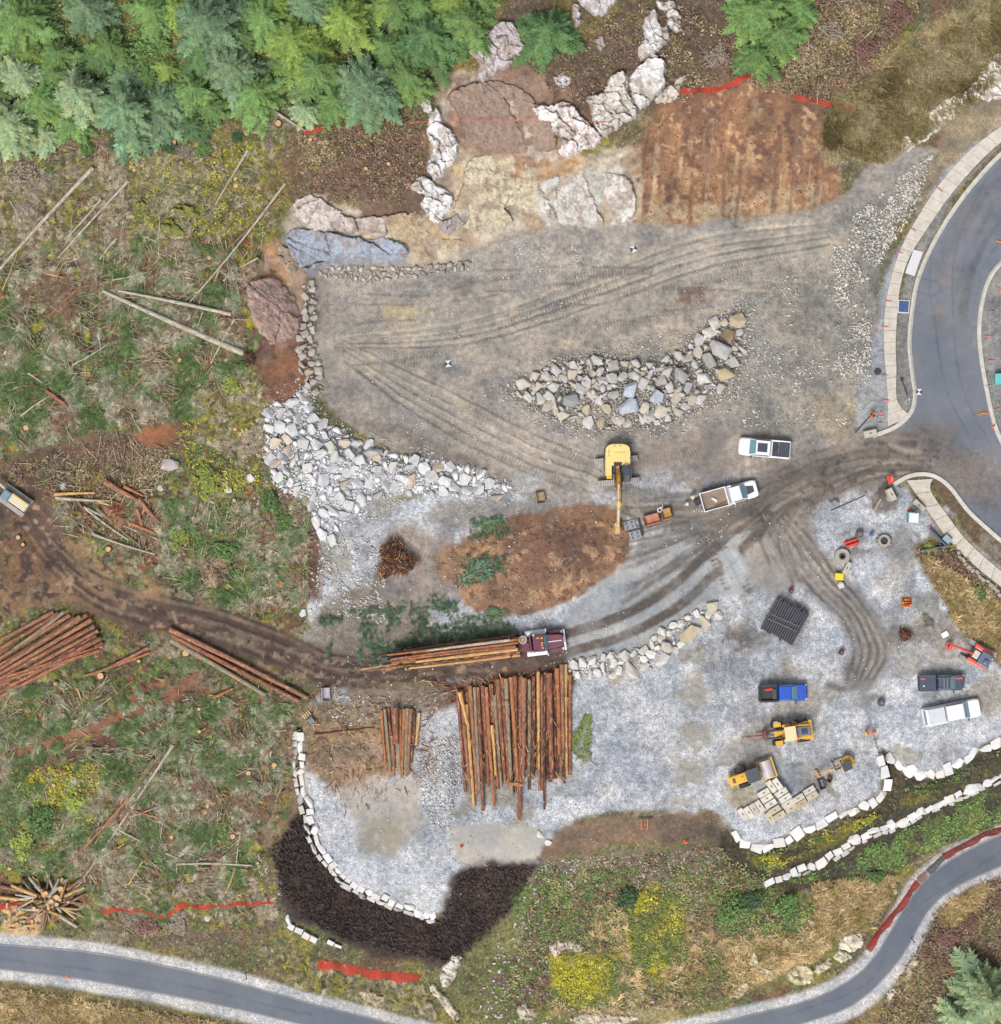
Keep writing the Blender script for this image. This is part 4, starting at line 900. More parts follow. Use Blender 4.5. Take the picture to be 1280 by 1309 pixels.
# ---------------------------------------------------------------- wall stones
M_WALL = objtone_mat('quarried_wall_stone', var=.14, scale=1.8, stain=C(190,180,164), amt=.45)
def block_mesh(seed):
    r = random.Random(seed); mb = MB()
    vs = [((sx * (.5 - r.random() * .13)), (sy * (.5 - r.random() * .13)), sz * (.5 - r.random() * .1)) for sz in (-1, 1) for sx, sy in ((-1, -1), (1, -1), (1, 1), (-1, 1))]
    mb.add(vs, [(3, 2, 1, 0), (4, 5, 6, 7), (0, 1, 5, 4), (1, 2, 6, 5), (2, 3, 7, 6), (3, 0, 4, 7)])
    me = mb.mesh('wall_stone', .07); me.materials.append(M_WALL); return me
BM_ = [block_mesh(k) for k in range(9)]
WM_ = [finish_rock(hull_rock(300 + k, 16, .9, .1)[0] * .62, hull_rock(300 + k, 16, .9, .1)[1], 'wall_stone', M_WALL, .03) for k in range(7)]
def stone_wall(pts, l0, l1, wd, label, group, off=0.0, lift=.15, base=(240,240,242), hgt=.9):
    P = resamp(cr(pts, 6), 400); seg = np.r_[0, np.cumsum(np.hypot(*np.diff(P, axis=0).T))]; s = 0.0
    while s < seg[-1] - l0 * .6:
        l = random.uniform(l0, l1); m = s + l / 2
        x = np.interp(m, seg, P[:, 0]); y = np.interp(m, seg, P[:, 1]); x2 = np.interp(m + 2, seg, P[:, 0]); y2 = np.interp(m + 2, seg, P[:, 1]); x1 = np.interp(m - 2, seg, P[:, 0]); y1 = np.interp(m - 2, seg, P[:, 1])
        a = math.atan2(-(y2 - y1), x2 - x1); nx_, ny_ = -(y2 - y1), (x2 - x1); q = math.hypot(nx_, ny_) or 1
        oo = off + random.uniform(-2, 2)
        o = bpy.data.objects.new('wall_stone', random.choice(BM_ + WM_)); col.objects.link(o)
        o.location = g3(x + nx_ / q * oo, y + ny_ / q * oo, lift + random.uniform(-.08, .1)); wq = random.uniform(.7, 1.3) * wd
        o.scale = (l / S * 1.04, wq / S, hgt); o.rotation_euler = (random.uniform(-.08, .08), random.uniform(-.08, .08), a + random.uniform(-.2, .2))
        o.color = (*tone(base, 9, .5), 1); tag(o, label, 'wall stone', group); s += l
stone_wall(WALL_W, 8, 15, 9, 'white squared stone in the upper course of the curved wall above the black mulch', 'upper stones of the curved west wall', -1, .2)
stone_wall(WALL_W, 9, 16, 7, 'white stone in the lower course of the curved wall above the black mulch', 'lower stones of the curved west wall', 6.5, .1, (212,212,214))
stone_wall(WALL_S, 10, 18, 14, 'white stone of the wall curving round the stacked concrete blocks', 'stones of the wall round the concrete blocks', 0, .2, (246,246,248))
stone_wall(WALL_E, 10, 18, 14, 'white stone of the wall under the east end of the parking yard', 'stones of the east parking wall', 0, .2, (244,244,246))
stone_wall(WALL_L, 9, 18, 10, 'white stone of the long straight wall across the planted bank', 'stones of the long wall on the planted bank', 0, .12, (240,240,242))
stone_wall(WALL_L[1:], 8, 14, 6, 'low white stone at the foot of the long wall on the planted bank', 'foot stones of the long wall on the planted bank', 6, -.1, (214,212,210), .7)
stone_wall([(366,1170),(372,1182),(388,1192),(402,1199)], 8, 13, 8, 'white stone lining the lower left rim of the black mulch', 'stones on the rim of the black mulch', 0, .15)
stone_wall([(418,1204),(436,1212)], 9, 12, 5, 'thin white stone lining the bottom rim of the black mulch', 'thin stones at the bottom rim of the black mulch', 0, .1)
stone_wall([(1222,705),(1250,735),(1285,765)], 5, 7, 5, 'small pale kerb boulder edging the east pavement', 'kerb boulders under the east pavement', 0, .1, (180,176,168), .5)

# ---------------------------------------------------------------- cracked outcrops
M_OUT = mat_attr('bedrock', .88, .26, 2.6, .9)
def outcrop(poly, cell, h, base, label, name='rock_outcrop', seed=0, cat='rock outcrop', mat=None, rough=.16):
    """weathered bedrock: joint blocks at their own levels, open joints, broken edges"""
    r = np.random.RandomState(seed); xs = [p[0] for p in poly]; ys = [p[1] for p in poly]; st = .9
    gx = np.arange(min(xs) - 5, max(xs) + 6, st); gy = np.arange(min(ys) - 5, max(ys) + 6, st); X, Y = np.meshgrid(gx, gy)
    wx = X + (fbm(X, Y, 9, seed + 500, 3) - .5) * 7 + (fbm(X, Y, 3, seed + 530, 2) - .5) * 2.4; wy = Y + (fbm(X, Y, 9, seed + 560, 3) - .5) * 7 + (fbm(X, Y, 3, seed + 590, 2) - .5) * 2.4
    d, _, _ = seg_dist(wx, wy, poly, True); sd = np.where(inside(wx, wy, poly), d, -d)
    th = r.uniform(.4, 1.1); ct, sn = math.cos(th), math.sin(th); U = wx * ct + wy * sn; W_ = (-wx * sn + wy * ct) * 1.7
    n = max(4, int((max(xs) - min(xs)) * (max(ys) - min(ys)) * 1.7 / cell ** 2 / 1.5)); px_ = r.uniform(min(xs), max(xs), n); py_ = r.uniform(min(ys), max(ys), n); su = px_ * ct + py_ * sn; sw = (-px_ * sn + py_ * ct) * 1.7
    D = np.sqrt((U[..., None] - su) ** 2 + (W_[..., None] - sw) ** 2); o = np.argsort(D, -1); f1 = np.take_along_axis(D, o[..., :1], -1)[..., 0]; f2 = np.take_along_axis(D, o[..., 1:2], -1)[..., 0]; k = o[..., 0]; k2 = o[..., 1]
    open_ = (r.rand(n)[k] + r.rand(n)[k2]) / 2; crack = 1 - sstep(.2, 1.0 + 1.6 * open_, f2 - f1)
    lv = r.uniform(-.45, .45, n)[k] * h + (r.uniform(-1, 1, n)[k] * (U - su[k]) + r.uniform(-1, 1, n)[k] * (W_ - sw[k])) * .018
    e = sstep(-1.0, 3.5, sd)
    hh = (h + lv) * e - .35 * (1 - e) - crack * min(.55, h * .8) * (.3 + .7 * open_) + (fbm(X, Y, 6, seed + 620, 4) - .5) * rough * 2.4 + (fbm(X, Y, 2.2, seed + 650, 2) - .5) * rough
    z0 = samp(HZ, X, Y); kk_ = (1 - z0 / H) / S; c0 = g3(sum(xs) / len(xs), sum(ys) / len(ys))
    V = np.stack([(X - 640) * kk_ - c0.x, (654.5 - Y) * kk_ - c0.y, z0 + hh - c0.z], -1).reshape(-1, 3)
    keep = sd > -1.6; ii = np.arange(X.size).reshape(X.shape); kq = keep[:-1, :-1] & keep[1:, :-1] & keep[1:, 1:] & keep[:-1, 1:]
    F_ = np.stack([ii[:-1, :-1], ii[1:, :-1], ii[1:, 1:], ii[:-1, 1:]], -1)[kq]
    if len(F_) == 0: return None
    cl = linA(base) * (1 + r.uniform(-.10, .10, n)[k])[..., None] * (1 + (fbm(X, Y, 5, seed + 680, 4) - .5) * .5)[..., None]
    t1 = sstep(.54, .66, fbm(X, Y, 12, seed + 710, 4))[..., None] * .55; cl = cl * (1 - t1) + linA((158,132,112)) * t1
    t2 = sstep(.56, .64, fbm(X, Y, 7, seed + 740, 4))[..., None] * .4; cl = cl * (1 - t2) + linA((120,112,106)) * t2
    used = np.unique(F_); mp = np.zeros(X.size, int); mp[used] = np.arange(len(used))
    o = np_mesh(name, V[used], mp[F_], None, cl.reshape(-1, 3)[used], mat or M_OUT); o.location = c0
    return tag(o, label, cat)
OC = [
 ([(602,202),(650,197),(700,228),(690,262),(640,294),(592,298),(578,270),(590,240)], 44, .3, (196,184,160), 'tan blasted rock face in the middle of the cut'),
 ([(694,230),(770,218),(810,236),(806,282),(732,290),(690,268)], 48, .3, (196,192,186), 'pale grey blasted rock face above the pad'),
 ([(575,118),(640,102),(690,130),(712,188),(660,198),(602,186),(586,152)], 46, .35, (152,130,116), 'brown stained rock face between the two white ridges'),
 ([(470,280),(538,272),(560,300),(598,306),(588,328),(524,328),(502,304)], 34, .3, (180,160,132), 'ochre rock ledge above the pad edge rubble'),
 ([(532,128),(548,122),(554,140),(545,146)], 14, .5, (214,212,210), 'small white rock tip at the top of the left bluff ridge'),
 ([(550,142),(562,140),(568,158),(580,168),(588,182),(586,200),(572,215),(560,234),(548,226),(545,212),(553,188),(546,172)], 16, 1.0, (226,224,224), 'white jointed ridge running down the left bluff'),
 ([(536,222),(548,228),(560,236),(578,248),(582,262),(572,276),(562,290),(548,278),(538,262),(540,250),(524,242)], 13, .8, (222,220,220), 'white blocky foot of the left bluff ridge'),
 ([(552,275),(574,280),(596,260),(604,276),(590,292),(566,298)], 15, .5, (158,150,148), 'grey ledge beside the white ridge foot'),
 ([(592,62),(604,60),(640,28),(660,34),(674,62),(664,78),(640,92),(620,108),(608,100),(612,84)], 17, .8, (190,182,182), 'purplish grey slab below the forest edge'),
 ([(736,-8),(790,-8),(784,8),(768,22),(748,12)], 22, .7, (196,190,194), 'pale grey slab cut by the top edge'),
 ([(730,4),(742,6),(744,30),(736,38),(732,24)], 12, .5, (196,192,192), 'narrow grey slab right of the green crown'),
 ([(840,0),(862,0),(866,12),(850,14),(842,12)], 12, .6, (216,212,210), 'small white rock at the top of the right bluff'),
 ([(852,14),(866,12),(872,30),(874,40),(864,42),(852,30)], 9, .6, (208,202,198), 'speckled pale rock right of the upper bluff blocks'),
 ([(826,20),(838,10),(842,26),(856,40),(854,56),(840,70),(848,80),(832,76),(818,78),(814,62),(824,48),(820,32)], 14, 1.0, (206,204,204), 'blocky grey white rocks climbing the right bluff'),
 ([(806,96),(832,74),(850,78),(850,108),(836,128),(818,138),(808,124)], 24, 1.3, (216,214,214), 'large smooth pale slab in the middle of the right bluff'),
 ([(834,132),(854,110),(872,94),(878,96),(872,112),(866,128),(848,134)], 13, .7, (204,194,182), 'tan and white rock at the end of the orange netting'),
 ([(750,122),(770,118),(776,104),(790,92),(804,96),(806,120),(816,140),(814,152),(796,160),(776,178),(766,172),(756,150)], 13, 1.0, (204,198,190), 'grey tan jointed rocks in the lower right bluff'),
 ([(678,138),(700,134),(724,128),(742,146),(768,176),(762,188),(744,194),(728,204),(712,192),(718,178),(700,170),(690,156)], 15, 1.0, (228,220,218), 'white cracked slabs below the survey line'),
 ([(706,96),(726,96),(734,102),(728,112),(712,110)], 15, .5, (202,202,206), 'flat grey rock above the white cracked slabs'),
 ([(760,48),(772,44),(776,60),(768,68)], 12, .4, (176,178,178), 'mossy grey rock in the brown dirt of the bluff'),
 ([(374,262),(395,246),(412,252),(440,272),(462,276),(492,278),(496,302),(470,296),(440,300),(404,296),(380,284)], 26, .6, (190,180,174), 'pinkish rock face above the pad corner'),
 ([(366,298),(400,292),(450,302),(500,304),(520,316),(522,328),(470,326),(420,336),(400,350),(372,330)], 24, .5, (152,160,174), 'blue grey rock face at the north west pad corner'),
 ([(316,366),(345,352),(372,372),(386,400),(382,426),(362,440),(342,440),(322,410)], 30, .5, (164,138,130), 'reddish bedrock slab at the west of the pad'),
 ([(355,310),(372,318),(384,340),(372,352),(356,330)], 18, .4, (176,156,136), 'tan rock beside the blue rock face'),
 ([(1150,180),(1166,166),(1176,176),(1196,160),(1204,148),(1214,152),(1196,172),(1176,184),(1160,196)], 8, .4, (226,224,216), 'white broken rock at the lower end of the roadside rock line'),
 ([(1184,150),(1200,130),(1218,120),(1236,128),(1220,150),(1200,160)], 9, .5, (218,214,204), 'white broken rock at the middle of the roadside rock line'),
 ([(1222,130),(1240,110),(1262,76),(1290,62),(1300,110),(1270,130),(1246,126)], 11, .5, (226,222,214), 'white blocky rock at the upper end of the roadside rock line'),
 ([(955,1222),(966,1214),(974,1230),(986,1238),(994,1250),(980,1256),(966,1244)], 10, .5, (206,198,170), 'cream stepped rock on the south east of the mound'),
 ([(938,1262),(956,1252),(968,1248),(960,1266),(948,1276),(930,1276)], 9, .4, (196,186,156), 'tan ledge at the bottom beside the path'),
 ([(1004,1238),(1024,1230),(1042,1240),(1040,1252),(1020,1262),(1008,1252)], 18, .6, (204,196,160), 'cream boulder slab with moss above the path'),
 ([(1040,1236),(1062,1222),(1066,1232),(1048,1246)], 8, .4, (200,192,168), 'broken cream ledge between two slabs by the path'),
 ([(1070,1206),(1084,1192),(1102,1190),(1106,1206),(1094,1216),(1078,1218)], 18, .7, (216,210,192), 'large cream slab at the end of the red netting'),
 ([(1062,1222),(1078,1214),(1090,1222),(1074,1232)], 9, .4, (204,198,174), 'small cream ledge under the large slab'),
 ([(700,1210),(722,1200),(748,1212),(740,1218),(722,1216),(712,1226)], 12, .3, (206,194,182), 'flat pale rock on the west of the mossy mound'),
 ([(722,1228),(740,1226),(738,1234),(726,1236)], 10, .3, (198,188,172), 'small flat rock on the mossy mound'),
 ([(660,1290),(672,1282),(690,1294),(680,1304),(664,1302)], 9, .4, (198,188,168), 'tan rock at the bottom edge left of the mound'),
 ([(560,1245),(580,1220),(592,1226),(578,1258),(566,1264)], 9, .4, (212,208,198), 'pale rocks under the tip of the black mulch'),
 ([(456,1266),(466,1262),(496,1276),(490,1288),(470,1282)], 9, .4, (200,186,160), 'tan rocks in the verge above the path'),
 ([(546,1260),(556,1256),(590,1298),(580,1306)], 9, .4, (206,196,176), 'cream ledge in the verge at the bottom'),
 ([(726,1300),(760,1292),(800,1296),(820,1304),(780,1312),(740,1310)], 11, .4, (202,192,170), 'row of broken tan rock along the bottom edge of the mound'),
 ([(1132,1268),(1146,1260),(1150,1270),(1138,1280)], 10, .4, (212,206,186), 'cream rock at the south verge of the path bend'),
 ([(1160,1232),(1168,1218),(1176,1226),(1168,1246),(1156,1252)], 10, .4, (206,200,170), 'mossy cream rock inside the path bend'),
]
for i, (p, cell, h, c, lb) in enumerate(OC):
    outcrop(cr(p, 6, True), cell * (.9 if cell < 20 else 1.3), h, tuple(min(250, v * 1.07 + 4) for v in c), lb, seed=i + 5)
M_MOSSROCK = mat_plain('moss_on_rock', C(138,138,72), .95, var=.5, scale=3.2, dirt=C(84,126,64), dirt_amt=.8)
for (p, lb) in (([(206,286),(214,276),(232,280),(244,296),(238,304),(216,302),(205,294)], 'olive mossy boulder slab in the clearing'), ([(218,268),(230,258),(246,262),(268,262),(262,278),(240,280),(226,272)], 'bright green mossy boulder above the olive slab'), ([(172,262),(182,250),(194,256),(188,268),(178,272)], 'small mossy olive block beside the chip pile')):
    outcrop(p, 40, .8, (150,150,60), lb, 'mossy_boulder', seed=77, cat='boulder', mat=M_MOSSROCK)
# ================================================================ TREES AND PLANTS
M_LEAF = mat_attr('foliage', .75, .25, 2.2, 0, .18)
M_TRUNK = mat_plain('trunk_bark', C(98,80,68), .95, var=.35, scale=5)
M_TWIG = mat_attr('dead_wood', .9, .3, 5.0)
def quadset(): return {'v': [], 'f': [], 'c': []}
def leafq(q, p, d, up, l, w_, c):
    """one leaf sized quad from p along d"""
    s = d.cross(up).normalized() * w_ / 2; o = len(q['v'])
    q['v'] += [p - s * .5, p + s * .5, p + d * l + s, p + d * l - s] if False else [p - s, p + s, p + d * l + s * .55, p + d * l - s * .55]
    q['f'].append((o, o + 1, o + 2, o + 3)); q['c'] += [c] * 4
def conifer_mesh(seed, base, nl=17, nb=11, dense=1.0):
    """unit crown: radius 1, height 2.1, whorls of drooping fronds"""
    r = random.Random(seed); q = quadset(); Ht = 2.1
    lop = [r.uniform(.72, 1.18) for k in range(8)]
    for k in range(nl):
        t = k / (nl - 1); z = .25 + (Ht - .25) * t; Rk = (1 - t) ** .72 * (1 - .15 * r.random()) + .05
        nbk = nb if t < .75 else 6
        for b in range(nbk):
            if r.random() < .16: continue
            az = 6.283 * (b + r.random() * .7) / nbk + k * 2.4; Lb = Rk * r.uniform(.68, 1.1) * lop[int(az / 6.283 * 8) % 8]
            drp = r.uniform(.12, .42); d = Vector((math.cos(az), math.sin(az), -drp)).normalized(); side = Vector((-math.sin(az), math.cos(az), 0))
            p0 = Vector((0, 0, z)); n = max(5, int(23 * Lb * dense + 4)); br = r.uniform(.72, 1.3); hue = r.uniform(-.12, .12)
            for i in range(n):
                u = (i + .6) / n; p = p0 + d * Lb * u + Vector((0, 0, .10 * Lb * math.sin(u * 3)))
                for s in (-1, 1):
                    tw = (d * .55 + side * s * r.uniform(.7, 1.1) + Vector((0, 0, r.uniform(-.35, .15)))).normalized()
                    tl = Lb * r.uniform(.18, .36) * (1.12 - u * .72)
                    v = br * r.uniform(.78, 1.22)
                    leafq(q, p, tw, Vector((r.uniform(-.3, .3), r.uniform(-.3, .3), 1)), tl, tl * .27, (base[0] * v * (1 + hue), base[1] * v, base[2] * v * (1 - hue)))
            leafq(q, p0 + d * Lb * .9, d, Vector((0, 0, 1)), Lb * .22, Lb * .1, tuple(x * br for x in base))
    return q
def q_to_mesh(q, name, mat):
    me = bpy.data.meshes.new(name); me.from_pydata([tuple(v) for v in q['v']], [], q['f'])
    a = me.color_attributes.new('Col', 'FLOAT_COLOR', 'POINT'); arr = np.ones((len(q['v']), 4), np.float32); arr[:, :3] = np.array(q['c']); a.data.foreach_set('color', arr.reshape(-1)); me.materials.append(mat)
    return me
def fol(r, g, b): return tuple(x * 1.5 for x in C(r, g, b))
def con(r, g, b): return tuple(x * 1.36 for x in C(r, g, b))
def trunk_mesh():
    mb = MB(); r0 = .075; pts = [(0, 0, -.25), (.01, .01, .5), (-.01, .02, 1.2), (0, 0, 2.0)]
    for i in range(3): mb.cyl(pts[i], pts[i + 1], r0 * (1 - i * .3), r0 * (.7 - i * .3) + .006, 9)
    for k in range(10):
        a = k * 2.4; z = .3 + k * .16; L_ = .5 * (1 - k / 12); mb.cyl((0, 0, z), (math.cos(a) * L_, math.sin(a) * L_, z - .08), .014, .004, 5)
    me = mb.mesh('trunk'); me.materials.append(M_TRUNK); return me
TM = trunk_mesh()
TONES = {'teal': con(110,138,100), 'dark': con(80,112,66), 'green': con(102,132,72), 'pale': con(146,166,122), 'light': con(128,152,70), 'blue': con(108,132,96)}
CM = {}
for i, (k, c) in enumerate(TONES.items()): CM[k] = [q_to_mesh(conifer_mesh(20 + i * 3 + v, c), 'crown', M_LEAF) for v in range(2 if k != 'light' else 1)]
def tree(px, py, rp, kind, label, hf=1.0):
    me = random.choice(CM[kind]); rm = rp / S
    z0 = hz(px, py); p = at(px, py, z0 + rm * 1.0 * hf)
    # foot of the trunk straight below the crown
    ppx = 640 + p.x * S / (1 - z0 / H); ppy = 654.5 - p.y * S / (1 - z0 / H); zf = hz(ppx, ppy)
    t = empty('conifer', (p.x, p.y, zf), random.uniform(0, 6.28), label, 'tree', 'conifers of the forest')
    for nm, m in (('crown', me), ('trunk', TM)):
        o = bpy.data.objects.new(nm, m); col.objects.link(o); o.parent = t; o.scale = (rm, rm, rm * hf)
    return t
TR = [(28,28,46,'green','conifer at the top left corner of the forest'),(112,12,40,'teal','blue green conifer right of the top left corner'),(28,96,36,'pale','pale conifer left of the dark gap near the top left'),(75,70,30,'green','small conifer beside the dark gap at the top left'),(12,160,48,'pale','wide pale conifer at the left edge'),(98,118,44,'pale','palest round conifer in the left half of the forest'),(52,128,38,'green','mid green conifer between the two pale crowns'),(160,142,50,'teal','teal conifer over the clearing edge'),(204,150,34,'blue','blue green conifer right of the teal one at the clearing'),(140,60,34,'green','bright conifer below the mossy opening'),(262,30,48,'teal','tall teal conifer at the top between the mossy openings'),(298,88,42,'blue','blue conifer below the tall teal one'),(248,115,34,'green','green conifer at the clearing corner'),(338,20,38,'green','green conifer at the top right of the teal one'),(372,52,50,'light','light yellow green conifer with a bright crown'),(330,120,40,'green','green conifer over the pale stump pile'),(404,90,40,'green','green conifer right of the bright crown'),(440,24,42,'light','light conifer at the top middle'),(470,112,48,'teal','teal star shaped conifer over the brown slope'),(428,130,36,'green','green conifer at the forest tongue'),(496,60,30,'green','green conifer above the star shaped one'),(546,44,46,'dark','darkest conifer, star shaped, near the bluff'),(520,96,34,'green','green conifer between dark crown and brown slope'),(598,28,40,'green','deep green conifer right of the darkest one'),(580,0,34,'light','light conifer cut by the top edge'),(504,8,34,'green','green conifer cut by the top edge at the middle'),(702,40,40,'dark','lone conifer between the grey slabs of the bluff'),(960,14,42,'green','conifer at the top right beside the bluff'),(996,44,38,'green','conifer over the second orange netting'),(968,70,32,'green','conifer at the end of the long orange netting'),(1020,6,30,'green','conifer at the top right cut by the edge'),(196,16,34,'green','small conifer at the top over the moss'),(1262,1276,52,'pale','large pale conifer at the bottom right corner'),(1226,1300,30,'pale','smaller pale conifer at the bottom right edge')]
for x, y, r_, k, lb in TR: tree(x, y, r_ * 1.06, k, lb, random.uniform(.55, .85))
FOREST = [(0,0),(640,0),(560,110),(420,150),(330,130),(250,160),(150,180),(0,190)]
for x, y, r_ in pack(FOREST, 27, 13, 70, power=1, gap=.8, seed=61):
    if any((x - a) ** 2 + (y - b) ** 2 < c * c for a, b, c in ((80,36,26),(185,45,42),(470,66,28),(285,60,16),(120,165,20))): continue
    tree(x, y, r_ * 1.25, random.choice(['green','green','dark','light','teal','pale']), 'small conifer filling the canopy between the larger crowns', random.uniform(.4, .7))

# ---- broadleaf shrubs
def bush_mesh(seed, base, n=420, leaf=.16):
    r = random.Random(seed); q = quadset(); lob = [(r.uniform(-.55, .55), r.uniform(-.55, .55), r.uniform(.2, .5), r.uniform(.3, .55)) for _ in range(7)]
    for k in range(n):
        lx, ly, lz, lr = r.choice(lob); d = Vector((r.gauss(0, 1), r.gauss(0, 1), abs(r.gauss(0, 1)))).normalized(); p = Vector((lx, ly, lz)) + d * lr * r.random() ** .4
        v = r.uniform(.6, 1.35); dd = Vector((r.gauss(0, 1), r.gauss(0, 1), r.gauss(0, .4))).normalized()
        leafq(q, p, dd, Vector((r.uniform(-.5, .5), r.uniform(-.5, .5), 1)), leaf * r.uniform(.6, 1.3), leaf * .7, (base[0] * v * r.uniform(.85, 1.15), base[1] * v, base[2] * v))
    return q
BUSH = {'green': q_to_mesh(bush_mesh(1, fol(86,114,60)), 'leaves', M_LEAF), 'yellow': q_to_mesh(bush_mesh(2, fol(132,144,66)), 'leaves', M_LEAF), 'dark': q_to_mesh(bush_mesh(3, fol(66,90,58)), 'leaves', M_LEAF), 'grey': q_to_mesh(bush_mesh(4, fol(140,128,112), 520, .12), 'leaves', M_LEAF), 'red': q_to_mesh(bush_mesh(5, fol(124,92,84), 480, .11), 'leaves', M_LEAF)}
def stem_mesh():
    mb = MB()
    for k in range(7):
        a = k * 2.4; mb.cyl((0, 0, -.15), (math.cos(a) * .6, math.sin(a) * .6, .55), .03, .008, 5)
    me = mb.mesh('stems'); me.materials.append(M_TRUNK); return me
SM = stem_mesh()
def bush(px, py, rp, kind, label, group=None):
    t = empty('shrub', g3(px, py), random.uniform(0, 6.28), label, 'shrub', group); rm = rp / S
    for nm, m in (('leaves', BUSH[kind]), ('stems', SM)):
        o = bpy.data.objects.new(nm, m); col.objects.link(o); o.parent = t; o.scale = (rm, rm, rm * .8)
for x, y, r_, k, lb in [(268,606,16,'yellow','bright yellow green shrub above the white stones'),(268,628,14,'yellow','second yellow green shrub just below the brightest one'),(298,492,16,'yellow','yellow green shrub below the fallen trunk'),(262,485,10,'green','green shrub left of the dirt bank'),(196,64,26,'green','low green shrub in the forest opening'),(262,150,22,'green','green shrub at the clearing corner below the forest'),(800,1150,18,'dark','dark green shrub on the mound above the moss'),(930,1160,22,'green','leafy green shrub at the east of the moss'),(1010,1160,20,'green','green shrub below the end of the long wall'),(960,1150,18,'dark','dark shrub between the two leafy green ones'),(1210,1200,16,'red','dark red leafless shrub inside the path bend'),(1240,1180,14,'red','reddish shrub right of the tan grass'),(190,1185,20,'red','purple brown leafless shrub under the netting'),(230,1180,18,'grey','grey leafless shrub under the netting'),(168,1170,14,'grey','grey twiggy shrub beside the brush pile'),(1118,1118,12,'green','green shrub where the netting bends'),(1105,60,20,'red','reddish leafless shrub at the top right'),(1060,40,18,'grey','grey leafless shrub at the top right'),(1150,20,18,'red','reddish shrub near the tan slope'),(916,70,18,'grey','grey leafless shrub at the end of the bluff'),(30,225,22,'grey','grey dead brush at the left under the forest'),(1190,700,9,'yellow','small green shrub by the blue fence'),(1250,760,12,'green','green clump on the east bank'),(60,1050,24,'green','leafy green shrub in the lower left clearing'),(30,1080,20,'yellow','yellow green shrub at the lower left edge'),(95,1020,18,'yellow','yellow green shrub beside the dirt trail'),(350,640,16,'green','green shrub beside the red dirt strip'),(365,670,14,'green','green shrub below the other at the red dirt strip'),(290,700,18,'green','green shrub in the middle of the brush island'),(230,690,16,'yellow','yellow green shrub beside the slash heap')]:
    bush(x, y, r_, k, lb)

for k in range(16):
    x = 10 + k * 26 + random.uniform(-8, 8); y = 205 - max(0, x - 60) * .13 + random.uniform(-12, 18); bush(x, y, random.uniform(7, 13), random.choice(['green', 'yellow', 'dark', 'grey']), 'low shrub at the ragged lower edge of the forest', 'shrubs along the forest edge')
# ---- slash: cut boughs, sticks, leaf litter
def spray_proto(seed, n=15):
    r = random.Random(seed); v = []; f = []; c = []
    def quad(p, d, l, w_, cc):
        s = Vector((-d.y, d.x, 0)).normalized() * w_ / 2; o = len(v)
        v.extend([p - s, p + s, p + d * l + s * .4, p + d * l - s * .4]); f.append((o, o + 1, o + 2, o + 3)); c.extend([cc] * 4)
    quad(Vector((-.5, 0, 0)), Vector((1, 0, .1)), 1.0, .035, (1.5, 1.25, 1.15))
    for i in range(n):
        x = -.35 + .85 * i / n
        for s in (-1, 1):
            a = s * r.uniform(.5, 1.1); l = r.uniform(.22, .48) * (1.1 - .6 * i / n); b = r.uniform(.65, 1.35)
            quad(Vector((x, 0, r.uniform(0, .06))), Vector((math.cos(a), math.sin(a), r.uniform(-.15, .35))), l, l * .10, (b, b, b))
    return np.array([p[:] for p in v]), np.array(f), None, np.array(c)
SPR = [spray_proto(k) for k in range(6)]
def polyn(poly, n, seed): return scatter_poly(poly, n, 0, 1, seed)[:, :2]
def slash(name, pts, size, tones, label, tilt=.35, lift=.25, zr=None, ang=None, cat='cut branches', protos=None, mat=None, thin=1.0):
    if name in ('leaf_cover', 'leaf_litter', 'verge_grass'): pts = pts[~(((pts[:, 0] - 835) / 36) ** 2 + ((pts[:, 1] - 1190) / 54) ** 2 < 1) & ~(((pts[:, 0] - 748) / 46) ** 2 + ((pts[:, 1] - 1240) / 22) ** 2 < 1) & ~(((pts[:, 0] - 735) / 34) ** 2 + ((pts[:, 1] - 1264) / 26) ** 2 < 1)]
    if name != 'strewn_needles': pts = pts[samp(MSK, pts[:, 0], pts[:, 1])[:, 1] > .13]
    n = len(pts); P = gpos(pts[:, 0], pts[:, 1], 0); P[:, 2] += RG.rand(n) * lift + .03
    s = RG.uniform(size[0], size[1], n); sc = np.stack([s, s * thin, s], -1)
    T_ = np.array([fol(*t) if True else t for t in tones]); fi = (fbm(pts[:, 0], pts[:, 1], 38, 611, 3) - .3) / .4 * len(T_) + RG.normal(0, .8, n)
    cl = T_[np.clip(fi, 0, len(T_) - 1).astype(int)] * RG.uniform(.6, 1.4, n)[:, None]
    rz = RG.rand(n) * 6.28 if ang is None else RG.normal(ang, .45, n)
    return bulk(name, protos or SPR, RG.randint(0, len(protos or SPR), n), P, rz, RG.normal(0, tilt, n), sc, cl, mat or M_LEAF, label, cat)
GR = [(84,108,60),(102,124,74),(122,136,102),(150,152,126),(174,168,146),(134,112,90)]
Z1 = [(0,330),(130,290),(300,320),(315,480),(250,535),(130,548),(0,585)]; Z2 = [(150,640),(395,640),(395,770),(300,785),(200,730)]; Z3 = [(0,880),(150,870),(250,890),(370,900),(385,990),(300,1090),(330,1160),(160,1190),(100,1120),(0,1100)]
a1 = clumpy(np.c_[polyn(Z1, 12000, 1), np.zeros(12000)], 24, .46, 201)[:, :2]; a2 = clumpy(np.c_[polyn(Z2, 2600, 2), np.zeros(2600)], 24, .44, 202)[:, :2]; a3 = clumpy(np.c_[polyn(Z3, 12000, 3), np.zeros(12000)], 24, .47, 203)[:, :2]
slash('cut_boughs', np.concatenate([a1, a2, a3]), (.5, 1.5), GR, 'green conifer boughs cut and strewn over the left clearing', lift=.3)
b1 = polyn([(150,640),(300,850),(180,880),(140,830),(200,820)], 500, 4)
